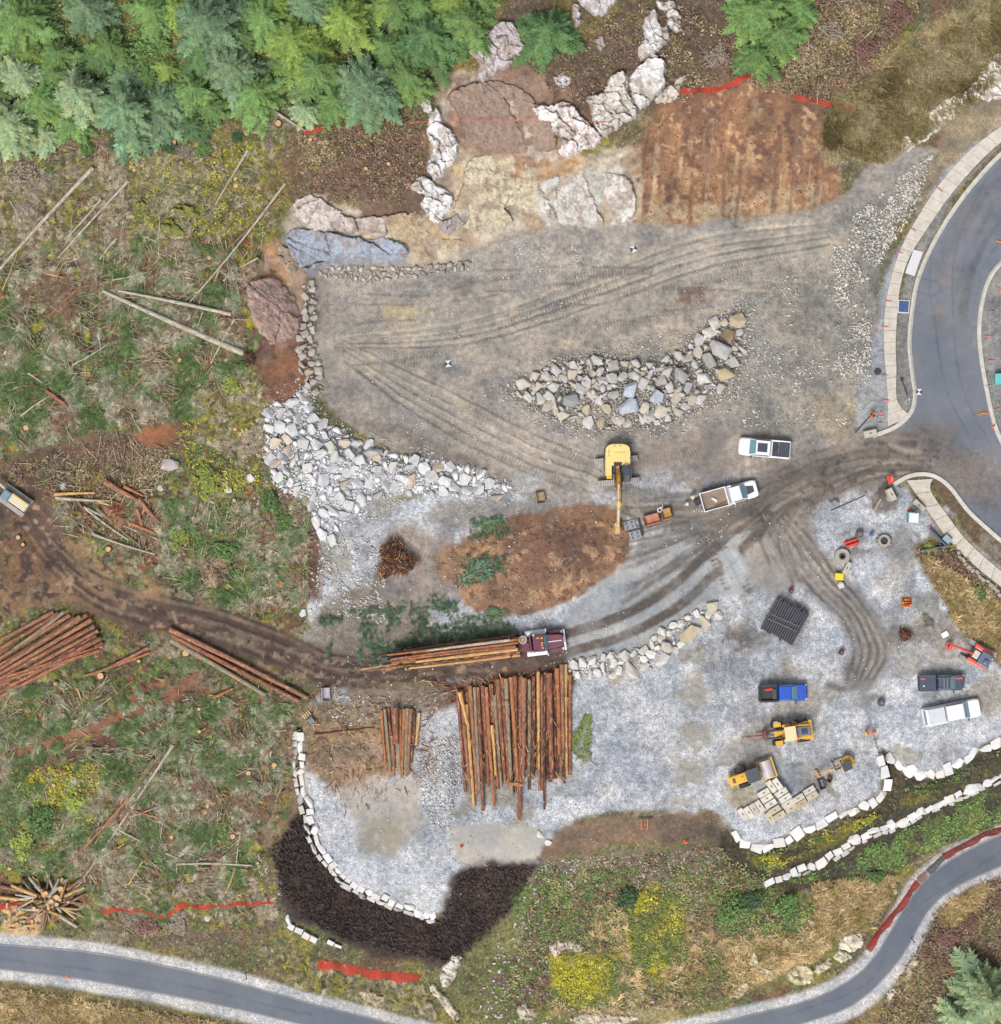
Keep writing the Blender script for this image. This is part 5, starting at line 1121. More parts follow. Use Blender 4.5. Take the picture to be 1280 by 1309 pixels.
slash('strewn_needles', np.concatenate([clumpy(np.c_[polyn([(405,790),(560,760),(660,800),(640,830),(480,852),(420,845)], 1500, 5), np.zeros(1500)], 18, .47, 204)[:, :2], polyn([(600,662),(650,660),(650,685),(600,690)], 100, 6), polyn([(590,710),(645,705),(650,735),(590,750)], 150, 7)]), (.4, .9), [(70,98,72),(86,108,84),(64,86,66)], 'small dark green twigs strewn on the yard by the soil pile')
slash('olive_litter', np.concatenate([polyn([(0,200),(160,190),(350,180),(350,300),(150,330),(0,330)], 2600, 8), polyn([(250,500),(340,480),(330,600),(250,560)], 700, 9), polyn([(330,1210),(540,1260),(560,1300),(380,1262)], 500, 10), polyn([(150,1130),(350,1100),(360,1170),(160,1200)], 900, 11)]), (.5, 1.4), [(146,140,112),(120,112,84),(138,134,60),(104,96,72),(160,150,128)], 'olive and grey dry boughs strewn under the forest edge')
# broad leaves
def leaf_proto(seed, n=7):
    r = random.Random(seed); v = []; f = []; c = []
    for k in range(n):
        a = r.random() * 6.28; p = Vector((r.uniform(-.5, .5), r.uniform(-.5, .5), r.uniform(0, .5))); d = Vector((math.cos(a), math.sin(a), r.uniform(-.4, .4))); s = Vector((-d.y, d.x, r.uniform(-.3, .3))); l = r.uniform(.35, .6); o = len(v)
        v += [p, p + d * l * .5 + s * l * .3, p + d * l, p + d * l * .5 - s * l * .3]; f.append((o, o + 1, o + 2, o + 3)); b = r.uniform(.65, 1.4); c += [(b, b, b)] * 4
    return np.array([p[:] for p in v]), np.array(f), None, np.array(c)
LP = [leaf_proto(k) for k in range(6)]
BANDP = [(975,1122),(958,1092),(1040,1070),(1100,1050),(1140,1017),(1137,988),(1170,1006),(1280,960),(1280,978),(1190,1020),(1100,1060)]
def patchy(p, n, s): return clumpy(np.c_[polyn(p, n, s), np.zeros(n)], 16, .5, 400 + s)[:, :2]
gl = [(np.concatenate([patchy([(0,1000),(90,995),(125,1060),(95,1120),(0,1110)], 1900, 12), patchy([(300,640),(385,650),(395,740),(330,770),(250,720),(220,650)], 2200, 13), patchy([(890,1140),(1000,1128),(1045,1160),(1020,1190),(920,1195)], 1200, 14), patchy([(1000,1130),(1120,1080),(1280,1010),(1285,1050),(1200,1082),(1120,1125)], 2000, 15), patchy([(690,1110),(820,1110),(780,1200),(690,1200)], 800, 16), patchy(BANDP, 320, 17), polyn([(180,20),(240,120),(150,110),(120,60)], 500, 18), polyn(FOREST, 3500, 52), patchy(Z1, 1100, 53), patchy(Z3, 1500, 54), patchy([(690,1110),(920,1085),(1060,1190),(900,1290),(640,1290)], 2600, 55), patchy([(160,190),(350,180),(340,300),(180,300)], 900, 56)]), [(88,112,60),(104,126,68),(80,100,58),(118,132,74)], (.25, .5), 'leaf_cover', 'bright green broad leaved ground cover on banks and clearing'),
      (np.concatenate([patchy([(240,480),(330,470),(330,620),(250,640),(230,560)], 800, 19), polyn([(170,200),(340,180),(340,300),(180,300)], 1100, 20), polyn([(800,1140),(870,1140),(880,1230),(810,1240)], 1300, 21), polyn([(700,1220),(800,1230),(780,1290),(720,1280)], 1100, 22), patchy([(985,1112),(1060,1080),(1130,1040),(1190,1016),(1130,1036),(1050,1066),(970,1098)], 420, 23), polyn([(0,985),(140,975),(150,1040),(100,1060)], 800, 24)]), [(164,156,40),(142,140,54),(176,168,60),(118,122,56),(106,116,62)], (.25, .55), 'moss_cover', 'yellow green moss tufts on the mound and clearing'),
      (np.concatenate([polyn([(940,0),(1180,0),(1110,110),(1060,130),(960,110)], 2200, 25), polyn([(640,60),(860,0),(960,60),(880,130),(700,130)], 900, 26), polyn([(380,170),(520,130),(560,260),(400,260)], 1300, 27), polyn([(1170,1170),(1285,1112),(1285,1309),(1120,1309),(1150,1250)], 1700, 28), polyn([(0,600),(140,560),(240,560),(150,700),(60,640)], 900, 29), polyn([(690,1110),(920,1082),(1060,1190),(900,1290),(640,1290)], 2600, 30), polyn([(0,1265),(300,1310),(0,1309)], 1300, 31), polyn([(1172,702),(1212,690),(1290,770),(1290,850),(1218,790)], 1100, 32)]), [(118,92,78),(140,116,92),(96,78,66),(128,120,76),(150,132,104)], (.25, .6), 'leaf_litter', 'brown leaf litter and dry stalks on slopes and verges')]
for pts, tones, size, nm, lb in gl: slash(nm, pts, size, tones, lb, .3, .1, cat='ground cover', protos=LP)
def tuft_proto(seed, n=8):
    r = random.Random(seed); v = []; f = []; c = []
    for k in range(n):
        a = r.gauss(0, .7); p = Vector((r.uniform(-.25, .25), r.uniform(-.25, .25), 0)); d = Vector((math.cos(a), math.sin(a), r.uniform(.3, .9))); s = Vector((-d.y, d.x, 0)) * .05; o = len(v); l = r.uniform(.6, 1.1)
        v += [p - s, p + s, p + d * l + s * .2, p + d * l - s * .2]; f.append((o, o + 1, o + 2, o + 3)); b = r.uniform(.6, 1.4); c += [(b, b, b)] * 4
    return np.array([p[:] for p in v]), np.array(f), None, np.array(c)
TP = [tuft_proto(k) for k in range(5)]
slash('dry_grass', np.concatenate([polyn([(1060,130),(1180,60),(1285,0),(1285,90),(1240,130),(1130,208),(1055,185)], 5200, 33)]), (.5, 1.0), [(184,168,134),(152,138,98),(130,120,70),(166,148,112),(110,100,64)], 'dry grass leaning downslope above the north road', .1, .05, ang=-2.3, cat='grass', protos=TP)
slash('verge_grass', np.concatenate([patchy([(780,1130),(900,1180),(900,1260),(800,1300),(700,1290),(760,1180)], 1300, 34), polyn([(1040,1130),(1150,1120),(1110,1190),(1040,1210)], 900, 35), polyn([(1196,1168),(1240,1132),(1262,1130),(1255,1150),(1215,1184)], 700, 36), polyn([(0,1262),(330,1320),(0,1309)], 1400, 37), polyn([(1180,710),(1290,780),(1290,850),(1225,800)], 1600, 38), polyn([(930,1200),(1080,1190),(1040,1230),(930,1270)], 900, 39)]), (.4, .9), [(178,156,116),(150,132,88),(126,114,66),(196,172,130)], 'tufts of tan grass on the mound, verges and east bank', .2, .05, cat='grass', protos=TP)
# sticks
def stick_proto(seed):
    mb = MB(); r = random.Random(seed); p = Vector((-.5, 0, 0)); q = Vector((.5, r.uniform(-.06, .06), 0)); mb.cyl(p, q, .012, .006, 4, cap=False)
    return np.array(mb.v), np.array(mb.f), None, None
STK = [stick_proto(k) for k in range(3)]
def sticks(name, pts, ln, th, tones, label, ang=None, spread=.5, tilt=.12):
    if name == 'dead_twigs': pts = pts[samp(MSK, pts[:, 0], pts[:, 1])[:, 1] > .13]
    n = len(pts); P = gpos(pts[:, 0], pts[:, 1], 0); P[:, 2] += .1 + RG.rand(n) * .3; l = RG.uniform(*ln, n); t = RG.uniform(*th, n)
    cl = np.array([C(*x) for x in tones])[RG.randint(0, len(tones), n)] * RG.uniform(.7, 1.25, n)[:, None]
    rz = fbm(pts[:, 0], pts[:, 1], 90, 77, 2) * 9 + RG.normal(0, .5, n) if ang is None else RG.normal(ang, spread, n)
    return bulk(name, STK, RG.randint(0, 3, n), P, rz, RG.normal(0, tilt, n), np.stack([l, t * 10, t * 10], -1), cl, M_TWIG, label, 'sticks')
sticks('dead_twigs', np.concatenate([polyn([(0,190),(160,180),(360,200),(340,330),(150,340),(0,340)], 900, 40), patchy(Z1, 6500, 41), patchy(Z2, 1800, 42), patchy(Z3, 7500, 43), polyn([(0,600),(140,560),(240,560),(180,700),(60,700)], 500, 44), polyn([(940,0),(1140,0),(1060,130),(960,110)], 300, 46)]), (.5, 2.4), (.12, .5), [(196,186,166),(166,154,134),(220,206,176),(112,90,74),(150,152,134),(176,120,86)], 'dead sticks and twigs strewn over the clearing')
sticks('wood_chips', np.concatenate([polyn([(395,890),(560,880),(560,1000),(430,1050),(390,960)], 420, 47), polyn([(150,640),(200,640),(240,720),(180,720)], 130, 48), polyn([(0,860),(380,860),(380,1000),(250,1150),(0,1100)], 400, 49), polyn([(540,870),(735,855),(730,885),(590,905)], 260, 50)]), (.2, 1.1), (.2, .7), [(216,166,118),(190,128,92),(232,204,166),(140,98,78),(120,90,76)], 'orange splinters and bark chips littering the ground by the log decks')
sticks('bark_mulch', polyn([(390,1030),(420,1112),(500,1160),(562,1178),(590,1114),(685,1106),(655,1160),(620,1198),(580,1232),(500,1218),(430,1198),(378,1168),(356,1130),(346,1090)], 6000, 51), (.08, .26), (.4, .9), [(74,62,62),(100,86,82),(52,44,46),(84,66,60),(120,104,96)], 'dark bark chips covering the slope below the curved wall')
# ================================================================ LOGS AND WOOD
M_BARK = mat_objcol('log_bark', .9, C(216,142,92), C(230,192,140))
M_BARKP = mat_objcol('weathered_log', .9, C(176,158,130), C(120,98,80))
M_CUT = mat_plain('cut_wood', C(226,184,134), .85, var=.18, scale=6, dirt=C(176,120,76), dirt_amt=.6)
LOGC = {'red': (138,92,76), 'dark': (86,64,56), 'grey': (146,142,124), 'orange': (176,116,80), 'pale': (222,180,118), 'brown': (152,110,92), 'white': (196,188,172), 'olive': (122,116,80)}
def log_obj(P, Q, r0, r1, tone_, label, group=None, name='log', bend=.012, mat=None, n=12, cat='log', seed=None):
    """a trunk from world point P to Q, its own axis along local Z so the bark runs with it"""
    P = Vector(P); Q = Vector(Q); d = Q - P; L_ = d.length; r = random.Random(seed if seed is not None else random.random())
    m = max(3, int(L_ / 1.6)); mb = MB(); rings = []
    bx, by = r.uniform(-1, 1) * bend * L_, r.uniform(-1, 1) * bend * L_
    for k in range(m + 1):
        t = k / m; rr = (r0 + (r1 - r0) * t) * r.uniform(.93, 1.07); cx = bx * math.sin(t * 3.1); cy = by * math.sin(t * 3.1)
        rings.append([(cx + math.cos(6.283 * j / n) * rr * r.uniform(.95, 1.05), cy + math.sin(6.283 * j / n) * rr * r.uniform(.95, 1.05), L_ * t) for j in range(n)])
    vs = [v for R_ in rings for v in R_]
    mb.add(vs, [(k * n + j, k * n + (j + 1) % n, (k + 1) * n + (j + 1) % n, (k + 1) * n + j) for k in range(m) for j in range(n)], 0)
    mb.add(rings[0], [tuple(range(n - 1, -1, -1))], 1); mb.add(rings[-1], [tuple(range(n))], 1)
    me = bpy.data.meshes.new(name); me.from_pydata(mb.v, [], mb.f); me.polygons.foreach_set('material_index', mb.mi)
    for p in me.polygons: p.use_smooth = p.material_index == 0
    me.materials.append(mat or M_BARK); me.materials.append(M_CUT)
    o = bpy.data.objects.new(name, me); col.objects.link(o); o.location = P
    o.rotation_mode = 'QUATERNION'; o.rotation_quaternion = d.to_track_quat('Z', 'Y')
    o.color = (*linA(LOGC[tone_]), 1) if isinstance(tone_, str) else (*linA(tone_), 1)
    return tag(o, label, cat, group) if label else o
def glog(x0, y0, x1, y1, rp, tone_, label, group=None, dz=0.0, taper=.75, **kw):
    r0 = rp / S; return log_obj(g3(x0, y0, r0 + dz), g3(x1, y1, r0 * taper + dz), r0, r0 * taper, tone_, label, group, **kw)
# main deck: (x top, y top, x bottom, y bottom, radius px, tone)
DECK = [(585,882,595,1012,2.6,'red'),(590,882,602,1014,2.8,'brown'),(588,884,598,925,3.4,'pale'),(596,900,606,1032,3.0,'pale'),(601,876,610,1015,3.4,'brown'),(607,878,613,1010,2.8,'grey'),(611,878,618,1036,3.3,'red'),(617,876,625,1005,3.2,'red'),(622,878,632,1030,2.8,'orange'),(628,874,637,1008,3.4,'red'),(632,888,641,1005,3.0,'grey'),(636,868,646,1000,3.4,'red'),(641,866,652,1002,4.2,'red'),(647,867,655,1018,3.4,'grey'),(653,865,662,998,3.2,'orange'),(658,864,661,995,4.0,'red'),(666,865,664,1047,3.4,'red'),(670,866,668,1000,3.6,'brown'),(677,868,676,992,3.0,'grey'),(682,864,682,990,3.0,'dark'),(688,858,689,984,2.6,'pale'),(692,862,694,988,3.0,'brown'),(697,859,696,1034,2.4,'dark'),(702,860,706,994,4.6,'red'),(709,860,711,996,2.6,'dark'),(712,854,715,965,3.6,'orange'),(718,849,720,970,3.2,'brown'),(723,849,725,992,2.8,'pale'),(729,862,729,990,2.6,'red')]
for k, (x0, y0, x1, y1, r_, t_) in enumerate(DECK):
    glog(x0, y0, x1, y1, r_ * .86, t_, 'long log lying side by side in the wide red brown log deck', 'logs of the wide deck', dz=.25 + .18 * (k % 3), bend=.006)
for k in range(30):
    x = 588 + k * 4.75; glog(x, 880 - max(0, (x - 630) * .18) + random.uniform(-6, 8), x + 8 - k * .27, 1000 + random.uniform(-16, 14), 2.5, random.choice(['dark','red','brown']), 'long log lying side by side in the wide red brown log deck', 'logs of the wide deck', dz=0, bend=.004)
glog(650,1000,668,1002,3,'orange','short peeled log end lying across the bottom of the wide deck',dz=.8)
glog(629,926,634,990,2.2,'pale','thin peeled log on top of the wide deck',dz=.85)
glog(664,1000,662,1044,1.8,'orange','thin peeled log sticking out farthest below the wide deck',dz=.2)
glog(757,972,695,1002,1.0,'dark','thin branch stem lying off the deck foot') if False else None
_q = np.array([(random.uniform(590, 726), random.uniform(862, 1000), 0) for _ in range(420)]); _p = gpos(_q[:, 0], _q[:, 1]); _p[:, 2] = hz(655, 930) + RG.uniform(.85, 1.25, 420)
bulk('bark_shreds', STK, RG.randint(0, 3, 420), _p, RG.normal(1.6, .5, 420), RG.normal(0, .1, 420), np.stack([RG.uniform(.2, .9, 420), RG.uniform(2, 6, 420), RG.uniform(2, 5, 420)], -1), np.array([C(216,140,88), C(236,196,140), C(90,62,54), C(160,98,74)])[RG.randint(0, 4, 420)], M_TWIG, 'torn bark shreds lying on the wide log deck', 'bark')
# small deck
for k, (x0, y0, x1, y1, r_, t_) in enumerate([(488,908,494,985,1.8,'orange'),(492,906,500,988,2.2,'grey'),(497,905,503,985,2.4,'dark'),(505,904,507,950,4.8,'red'),(512,906,511,988,2.2,'brown'),(517,906,514,994,2.4,'orange'),(521,905,519,992,2.8,'grey'),(526,906,522,990,2.6,'brown'),(501,940,504,983,2.4,'brown'),(508,945,512,988,2.4,'grey'),(530,908,526,975,2.4,'dark'),(536,911,532,952,2.2,'pale')]):
    glog(x0, y0, x1, y1, r_, t_, {3: 'thickest red brown log on top of the small log deck', 11: 'pale peeled log at the right of the small log deck'}.get(k, 'log in the small deck left of the gravel strip'), None if k in (3, 11) else 'logs of the small deck', dz=.1 + .16 * (k % 2) + (.25 if k == 3 else 0))
glog(402,940,478,931,2.0,'brown','single thin log lying left of the small deck',dz=.05)
# left log pile cut by the edge
for k, (x0, y0, x1, y1, r_, t_) in enumerate([(69,782,-40,838,2.8,'brown'),(76,784,-40,852,2.6,'red'),(83,782,20,828,2.4,'grey'),(90,786,-40,868,2.8,'brown'),(97,790,0,850,2.6,'red'),(104,788,-40,880,3.0,'brown'),(112,786,-30,868,2.8,'red'),(118,792,-40,884,3.0,'brown'),(122,800,-40,892,2.8,'red'),(126,806,-40,900,3.0,'brown'),(124,812,-20,890,2.6,'dark'),(130,816,-40,906,3.0,'red'),(132,822,-40,912,2.8,'brown'),(132,826,-40,880,2.6,'orange'),(128,831,-40,884,2.8,'red')][:15]):
    glog(x0, y0, x1, y1, r_, t_, 'log fanned out in the pile at the left edge', 'logs of the left pile', dz=.1 + .22 * (k % 3), taper=.8)
for k, (x0, y0, x1, y1, r_, t_, lb) in enumerate([(217,804,394,892,3.6,'brown','uppermost of the three long logs by the haul road'),(220,812,384,896,3.4,'red','middle of the three long logs by the haul road'),(219,818,340,888,3.6,'grey','greyest and lowest of the three long logs by the haul road'),(190,828,120,862,2.2,'brown','thin log below the left pile'),(192,834,108,864,1.8,'orange','thinner peeled log just under the thin one'),(272,892,298,880,2.0,'orange','short peeled log end under the three long logs')]):
    glog(x0, y0, x1, y1, r_, t_, lb, dz=.15)
# fallen trunks and poles over the clearing: weathered, unlimbed
for (x0, y0, x1, y1, rp, t_, lb) in [(312,452,132,372,4.2,'white','longest grey trunk lying from the reddish rock into the clearing'),(296,402,152,372,2.8,'white','second grey trunk above the longest one'),(120,215,0,345,3.0,'white','long pale dead trunk at the left under the forest'),(165,232,75,330,1.8,'white','thin pale pole right of the long dead trunk'),(130,255,85,305,1.5,'white','short thin pole between the two pale poles'),(318,192,276,262,1.6,'white','thin pole leaning by the chip pile in the clearing'),(150,305,128,332,1.6,'white','short grey pole in the dead brush'),(365,235,240,390,1.7,'white','long thin grey pole pointing to the pad corner'),(330,330,228,390,1.5,'white','thin grey pole parallel to the long one above the fallen trunk'),(362,250,260,345,1.4,'brown','thin brown pole beside the long thin grey one'),(300,408,270,465,1.6,'white','thin grey pole beside the root mass'),(283,340,252,420,1.2,'white','thin bent pole above the trunks'),(104,365,62,405,1.3,'orange','thin reddish pole in the green boughs'),(90,412,22,470,1.4,'olive','thin greenish pole in the green boughs'),(60,350,85,356,1.4,'pale','short pale stick at the left'),(343,136,392,168,2.0,'white','grey pole at the forest edge by the orange netting'),(208,960,120,1080,2.6,'olive','upper long olive pole of the bundle leading to the brush pile'),(198,970,85,1128,2.8,'olive','middle long olive pole of the bundle'),(222,952,95,1140,2.0,'white','lower pale pole of the bundle'),(165,1020,72,1120,2.2,'brown','dark pole in the pole bundle'),(180,1005,130,1070,1.6,'white','short pale pole in the pole bundle'),(205,1000,168,1030,1.6,'olive','short olive pole at the upper end of the bundle'),(226,1104,322,1106,1.8,'white','pale pole lying level above the netting'),(212,1090,245,1104,1.4,'white','short pale pole joining the level one'),(165,1034,226,1050,1.6,'orange','peeled pole right of the bundle'),(145,1056,192,1080,1.3,'white','thin pale pole crossing the bundle'),(130,1095,160,1078,1.3,'pale','thin tan pole below the bundle'),(70,632,122,630,2.4,'pale','pale log at the left of the slash heap'),(72,636,140,640,2.2,'white','lower pale log at the left of the slash heap'),(125,650,180,698,2.4,'olive','olive log across the slash heap'),(110,650,165,690,1.8,'white','thin pale pole across the slash heap'),(135,615,178,640,4.2,'brown','thickest log at the top of the slash heap'),(178,638,205,668,3.6,'brown','thick log at the right of the slash heap'),(160,622,184,634,2.4,'orange','orange split log at the top of the slash heap'),(165,668,200,682,2.6,'orange','orange split log at the right of the slash heap'),(108,648,205,690,1.6,'white','long thin pole over the slash heap'),(118,682,198,708,1.8,'white','grey pole below the slash heap'),(100,640,126,676,1.5,'brown','thin brown stick in the slash heap'),(176,650,182,672,2.4,'orange','upright orange splinter in the slash heap'),(124,640,160,652,1.6,'pale','tan stick in the slash heap'),(0,1132,44,1144,2.4,'brown','brown log running in from the left edge to the brush pile'),(0,1146,52,1150,2.6,'pale','tan log below the brown one at the brush pile'),(100,880,105,895,1.3,'pale','small tan stick under the left pile'),(60,500,88,520,3.4,'red','short reddish broken log in the green boughs'),(186,480,160,510,1.6,'orange','reddish curved stick in the green boughs')]:
    glog(x0, y0, x1, y1, rp, t_, lb, dz=.25, name='pole' if rp < 2.4 else 'fallen_trunk', mat=M_BARKP if t_ in ('white', 'olive') else M_BARK, bend=.02, taper=.55, n=8, cat='fallen trunk' if rp >= 2.4 else 'pole')
for k in range(26):
    q = polyn(Z1 if k % 2 else Z3, 1, 900 + k)[0]; a = random.gauss(.8, .5); l = random.uniform(18, 60)
    glog(q[0], q[1], q[0] + math.cos(a) * l, q[1] - math.sin(a) * l, random.uniform(.8, 1.5), random.choice(['white','white','pale','olive','brown']), 'thin dead pole lying loose among the cut boughs of the clearing', 'loose poles in the clearing', dz=.25, name='pole', mat=M_BARKP, bend=.03, taper=.5, n=7, cat='pole')
# brush pile of cut tops: radiating rounds
for k in range(76):
    a = random.uniform(0, 6.283); r0 = random.uniform(2, 14); l = random.uniform(14, 38); cx, cy = 64 + random.uniform(-14, 16), 1152 + random.uniform(-10, 10)
    p = (cx + math.cos(a) * r0, cy + math.sin(a) * r0 * .8); q = (p[0] + math.cos(a) * l, p[1] + math.sin(a) * l * .75); rp = random.choice([1.2, 1.6, 2.2, 2.8])
    A = g3(*p, random.uniform(.7, 1.5)); B = g3(*q, random.uniform(.1, .4)); log_obj(A, B, rp / S, rp * .7 / S, random.choice(['brown','white','white','olive','pale','pale','dark']), 'cut pole spread like a fan in the brush pile above the path', 'poles of the fan shaped brush pile', 'pole', n=8, mat=M_BARKP, cat='pole')
for (x, y, r_, lb) in [(61,1140,3.2,'hollow log end facing up on the brush pile, left'),(75,1145,3.6,'hollow log end facing up at the middle of the brush pile'),(68,1150,3.4,'pale log end in the middle of the brush pile'),(80,1134,3.4,'log end at the top of the brush pile'),(75,1154,2.8,'small log end at the foot of the brush pile group'),(46,1159,2.8,'log end standing on the chip patch'),(90,1151,1.8,'smallest log end right of the group'),(79,1148,2.4,'log end touching the middle one')]:
    g0 = g3(x, y); log_obj(g0 + Vector((random.uniform(-.4, .4), .5, .2)), g0 + Vector((0, 0, 1.5)), r_ / S, r_ / S, 'brown', lb, None, 'log', n=12)
for k in range(16):
    x, y = random.uniform(5, 60), random.uniform(1150, 1190); a = random.uniform(0, 3.1); l = random.uniform(5, 13)
    glog(x, y, x + math.cos(a) * l, y + math.sin(a) * l, random.uniform(1.2, 2), random.choice(['pale','pale','white']), 'short pale split log on the chip patch left of the brush pile', 'split logs on the chip patch', dz=random.uniform(0, .3), cat='log', n=8)
# ---- stumps
M_SBARK = mat_plain('stump_bark', C(104,80,64), .95, var=.4, scale=7)
def rings_mat(name, c):
    m, nt, b = new_mat(name); v = coords(nt); w_ = N(nt, 'ShaderNodeTexWave'); w_.wave_type = 'RINGS'; w_.rings_direction = 'Z'; w_.inputs['Scale'].default_value = 9; w_.inputs['Distortion'].default_value = 1.5; nt.links.new(v, w_.inputs['Vector'])
    nt.links.new(mixc(nt, 1.0, c, maprange(nt, w_.outputs[1], 0, 1, .82, 1.1), 'MULTIPLY'), b.inputs['Base Color']); b.inputs['Roughness'].default_value = .85; return m
M_RING = rings_mat('stump_face', C(230,186,136)); M_RINGO = rings_mat('fresh_orange_face', C(226,150,92))
def stump(px, py, rp, label, orange=False, group=None):
    r = rp / S; t = empty('stump', g3(px, py), random.uniform(0, 6.28), label, 'stump', group); h = .35
    ang = [(math.cos(6.283 * k / 14) * random.uniform(.88, 1.1), math.sin(6.283 * k / 14) * random.uniform(.88, 1.1)) for k in range(14)]
    mb = MB(); n = 14; vs = []
    for z, f in ((-.3, 1.5), (.08, 1.18), (h, 1.0), (h + .005, .86)): vs += [(a * r * f, b * r * f, z) for a, b in ang]
    mb.add(vs, [(q * n + k, q * n + (k + 1) % n, (q + 1) * n + (k + 1) % n, (q + 1) * n + k) for q in range(3) for k in range(n)]); mb.build('bark', M_SBARK, t)
    mb = MB(); mb.prism([(a * r * .9, b * r * .9) for a, b in ang], h - .03, h + .02); mb.build('cut_face', M_RINGO if orange else M_RING, t)
ST = [(199,193,3.4),(223,182,3),(182,212,2.6),(190,224,3),(172,218,2.4),(302,238,3.4),(157,190,3.2),(356,158,4.2),(316,170,4),(326,168,3.6),(268,330,2.6),(34,547,3.6),(230,461,3.2),(212,424,3),(196,434,2.6),(160,460,3),(306,555,3.6),(301,549,2.8),(103,365,2.2),(256,492,3),(346,702,3.6),(344,735,2.8),(353,735,2.4),(139,702,3.6),(24,687,3),(30,696,2.4),(238,835,4.4),(129,864,4.4),(72,874,3),(178,845,2.4),(204,962,3.2),(220,954,3.4),(351,978,3.6),(318,988,3.4),(262,1038,3.6),(266,1030,3),(298,1069,3.6),(69,1004,3),(220,1070,2.6),(13,1110,3),(278,1104,1.8),(56,1106,4),(330,1103,2),(255,906,2.6),(80,800,1.6),(558,94,3.2),(270,678,2.4),(300,640,2.6),(255,935,2.6)]
for x, y, r_ in ST: stump(x, y, r_, 'freshly cut pale stump low in the clearing', False, 'cut stumps of the clearing')
stump(358, 747, 5.2, 'largest fresh orange stump beside the red dirt strip', True); stump(316, 690, 3.6, 'round cream stump on the mossy ground by the red dirt strip') if False else None
for x, y in ((397,179),(497,210),(468,216)): stump(x, y, 2.6, 'small grey pipe like stump on the brown slope under the forest', False, 'small stumps on the brown slope')
# ---- root heap, branch tops, rusty scrap
def heap(px, py, rp, n, tones, ln, name, label, cat, h=.9, lift=.0, r=(.03, .10)):
    c = g3(px, py); mb = MB(); q = []
    V_ = []; F_ = []; C_ = []; rr = random.Random(int(px))
    for k in range(n):
        a = rr.random() * 6.283; d = rr.random() ** .6 * rp / S * (.85 + .3 * math.sin(a * 3 + px) + .2 * math.sin(a * 5 + 1)); z = max(.05, h * (1 - (d / (rp / S)) ** 1.4)) * rr.uniform(.35, 1.05)
        l = rr.uniform(*ln); aa = rr.gauss(a, .9); t = rr.uniform(-.5, .6); p = Vector((math.cos(a) * d, math.sin(a) * d, z + lift)); u = Vector((math.cos(aa) * math.cos(t), math.sin(aa) * math.cos(t), math.sin(t)))
        m2 = MB(); m2.cyl(p - u * l / 2, p + u * l / 2, rr.uniform(*r), rr.uniform(r[0] * .4, r[0]), 5); o = len(V_); V_ += m2.v; F_ += [tuple(i + o for i in f) for f in m2.f]; tc = linA(rr.choice(tones)) * rr.uniform(.7, 1.3); C_ += [tc] * len(m2.v)
    dn = 14; dome_v = [(math.cos(6.283 * k / dn) * f * rp / S * (.78 + .3 * math.sin(18.85 * k / dn + px)), math.sin(6.283 * k / dn) * f * rp / S * (.78 + .3 * math.sin(18.85 * k / dn + px)), h * z) for f, z in ((1, -.1), (.7, .45), (.3, .72)) for k in range(dn)] + [(0, 0, h * .78)]
    o = len(V_); V_ += dome_v; C_ += [linA(tones[0])] * len(dome_v)
    for q_ in range(2): F_ += [(o + q_ * dn + k, o + q_ * dn + (k + 1) % dn, o + (q_ + 1) * dn + (k + 1) % dn, o + (q_ + 1) * dn + k) for k in range(dn)]
    F_ += [(o + 2 * dn + k, o + 2 * dn + (k + 1) % dn, o + 3 * dn) for k in range(dn)]
    me = bpy.data.meshes.new(name); me.from_pydata(V_, [], F_); at_ = me.color_attributes.new('Col', 'FLOAT_COLOR', 'POINT'); arr = np.ones((len(V_), 4), np.float32); arr[:, :3] = np.array(C_); at_.data.foreach_set('color', arr.reshape(-1)); me.materials.append(M_TWIG)
    ob = bpy.data.objects.new(name, me); col.objects.link(ob); ob.location = c; return tag(ob, label, cat)
heap(505, 717, 25, 520, [(82,54,44),(112,74,58),(134,92,66),(178,124,78),(206,160,110),(96,84,64)], (.4, 1.5), 'root_heap', 'heap of reddish brown roots and splintered stumps on the grey yard', 'root heap', 1.6)
heap(1157, 811, 9, 70, [(96,64,52),(120,76,60),(140,84,62),(80,70,66)], (.4, 1.1), 'rusty_scrap', 'rusty brown scrap heap on the stained gravel by the orange digger', 'scrap heap', .7)
heap(288, 405, 9, 60, [(120,84,66),(170,128,98),(92,66,54)], (.5, 1.3), 'root_mass', 'torn root mass at the butt of the second grey trunk', 'roots', .8)
heap(318, 455, 10, 60, [(96,64,54),(130,90,72),(76,56,50)], (.5, 1.4), 'root_mass', 'dark torn root mass at the butt of the longest grey trunk', 'roots', .8)
heap(150, 655, 24, 120, [(150,112,86),(196,130,88),(206,178,146),(116,96,70),(170,100,64)], (.6, 2.0), 'slash_heap', 'heap of mixed slash, bark and orange splinters left of the brush island', 'slash heap', 1.0)
heap(270, 725, 26, 160, [(168,146,118),(130,108,88),(190,166,134),(104,88,70)], (.5, 1.6), 'twig_heap', 'loose heap of dry twigs at the lower side of the brush island', 'twigs', .6)
for k, (x, y) in enumerate([(42,245),(30,262),(58,228)]): heap(x, y, 15, 150, [(176,164,146),(150,138,120),(196,186,168)], (.6, 2.0), 'dead_branches', ['grey dead branch mass left of the long dead trunk','lower grey dead branch mass at the left edge','grey dead branch crown under the forest edge'][k], 'dead branches', .5, r=(.015, .04))
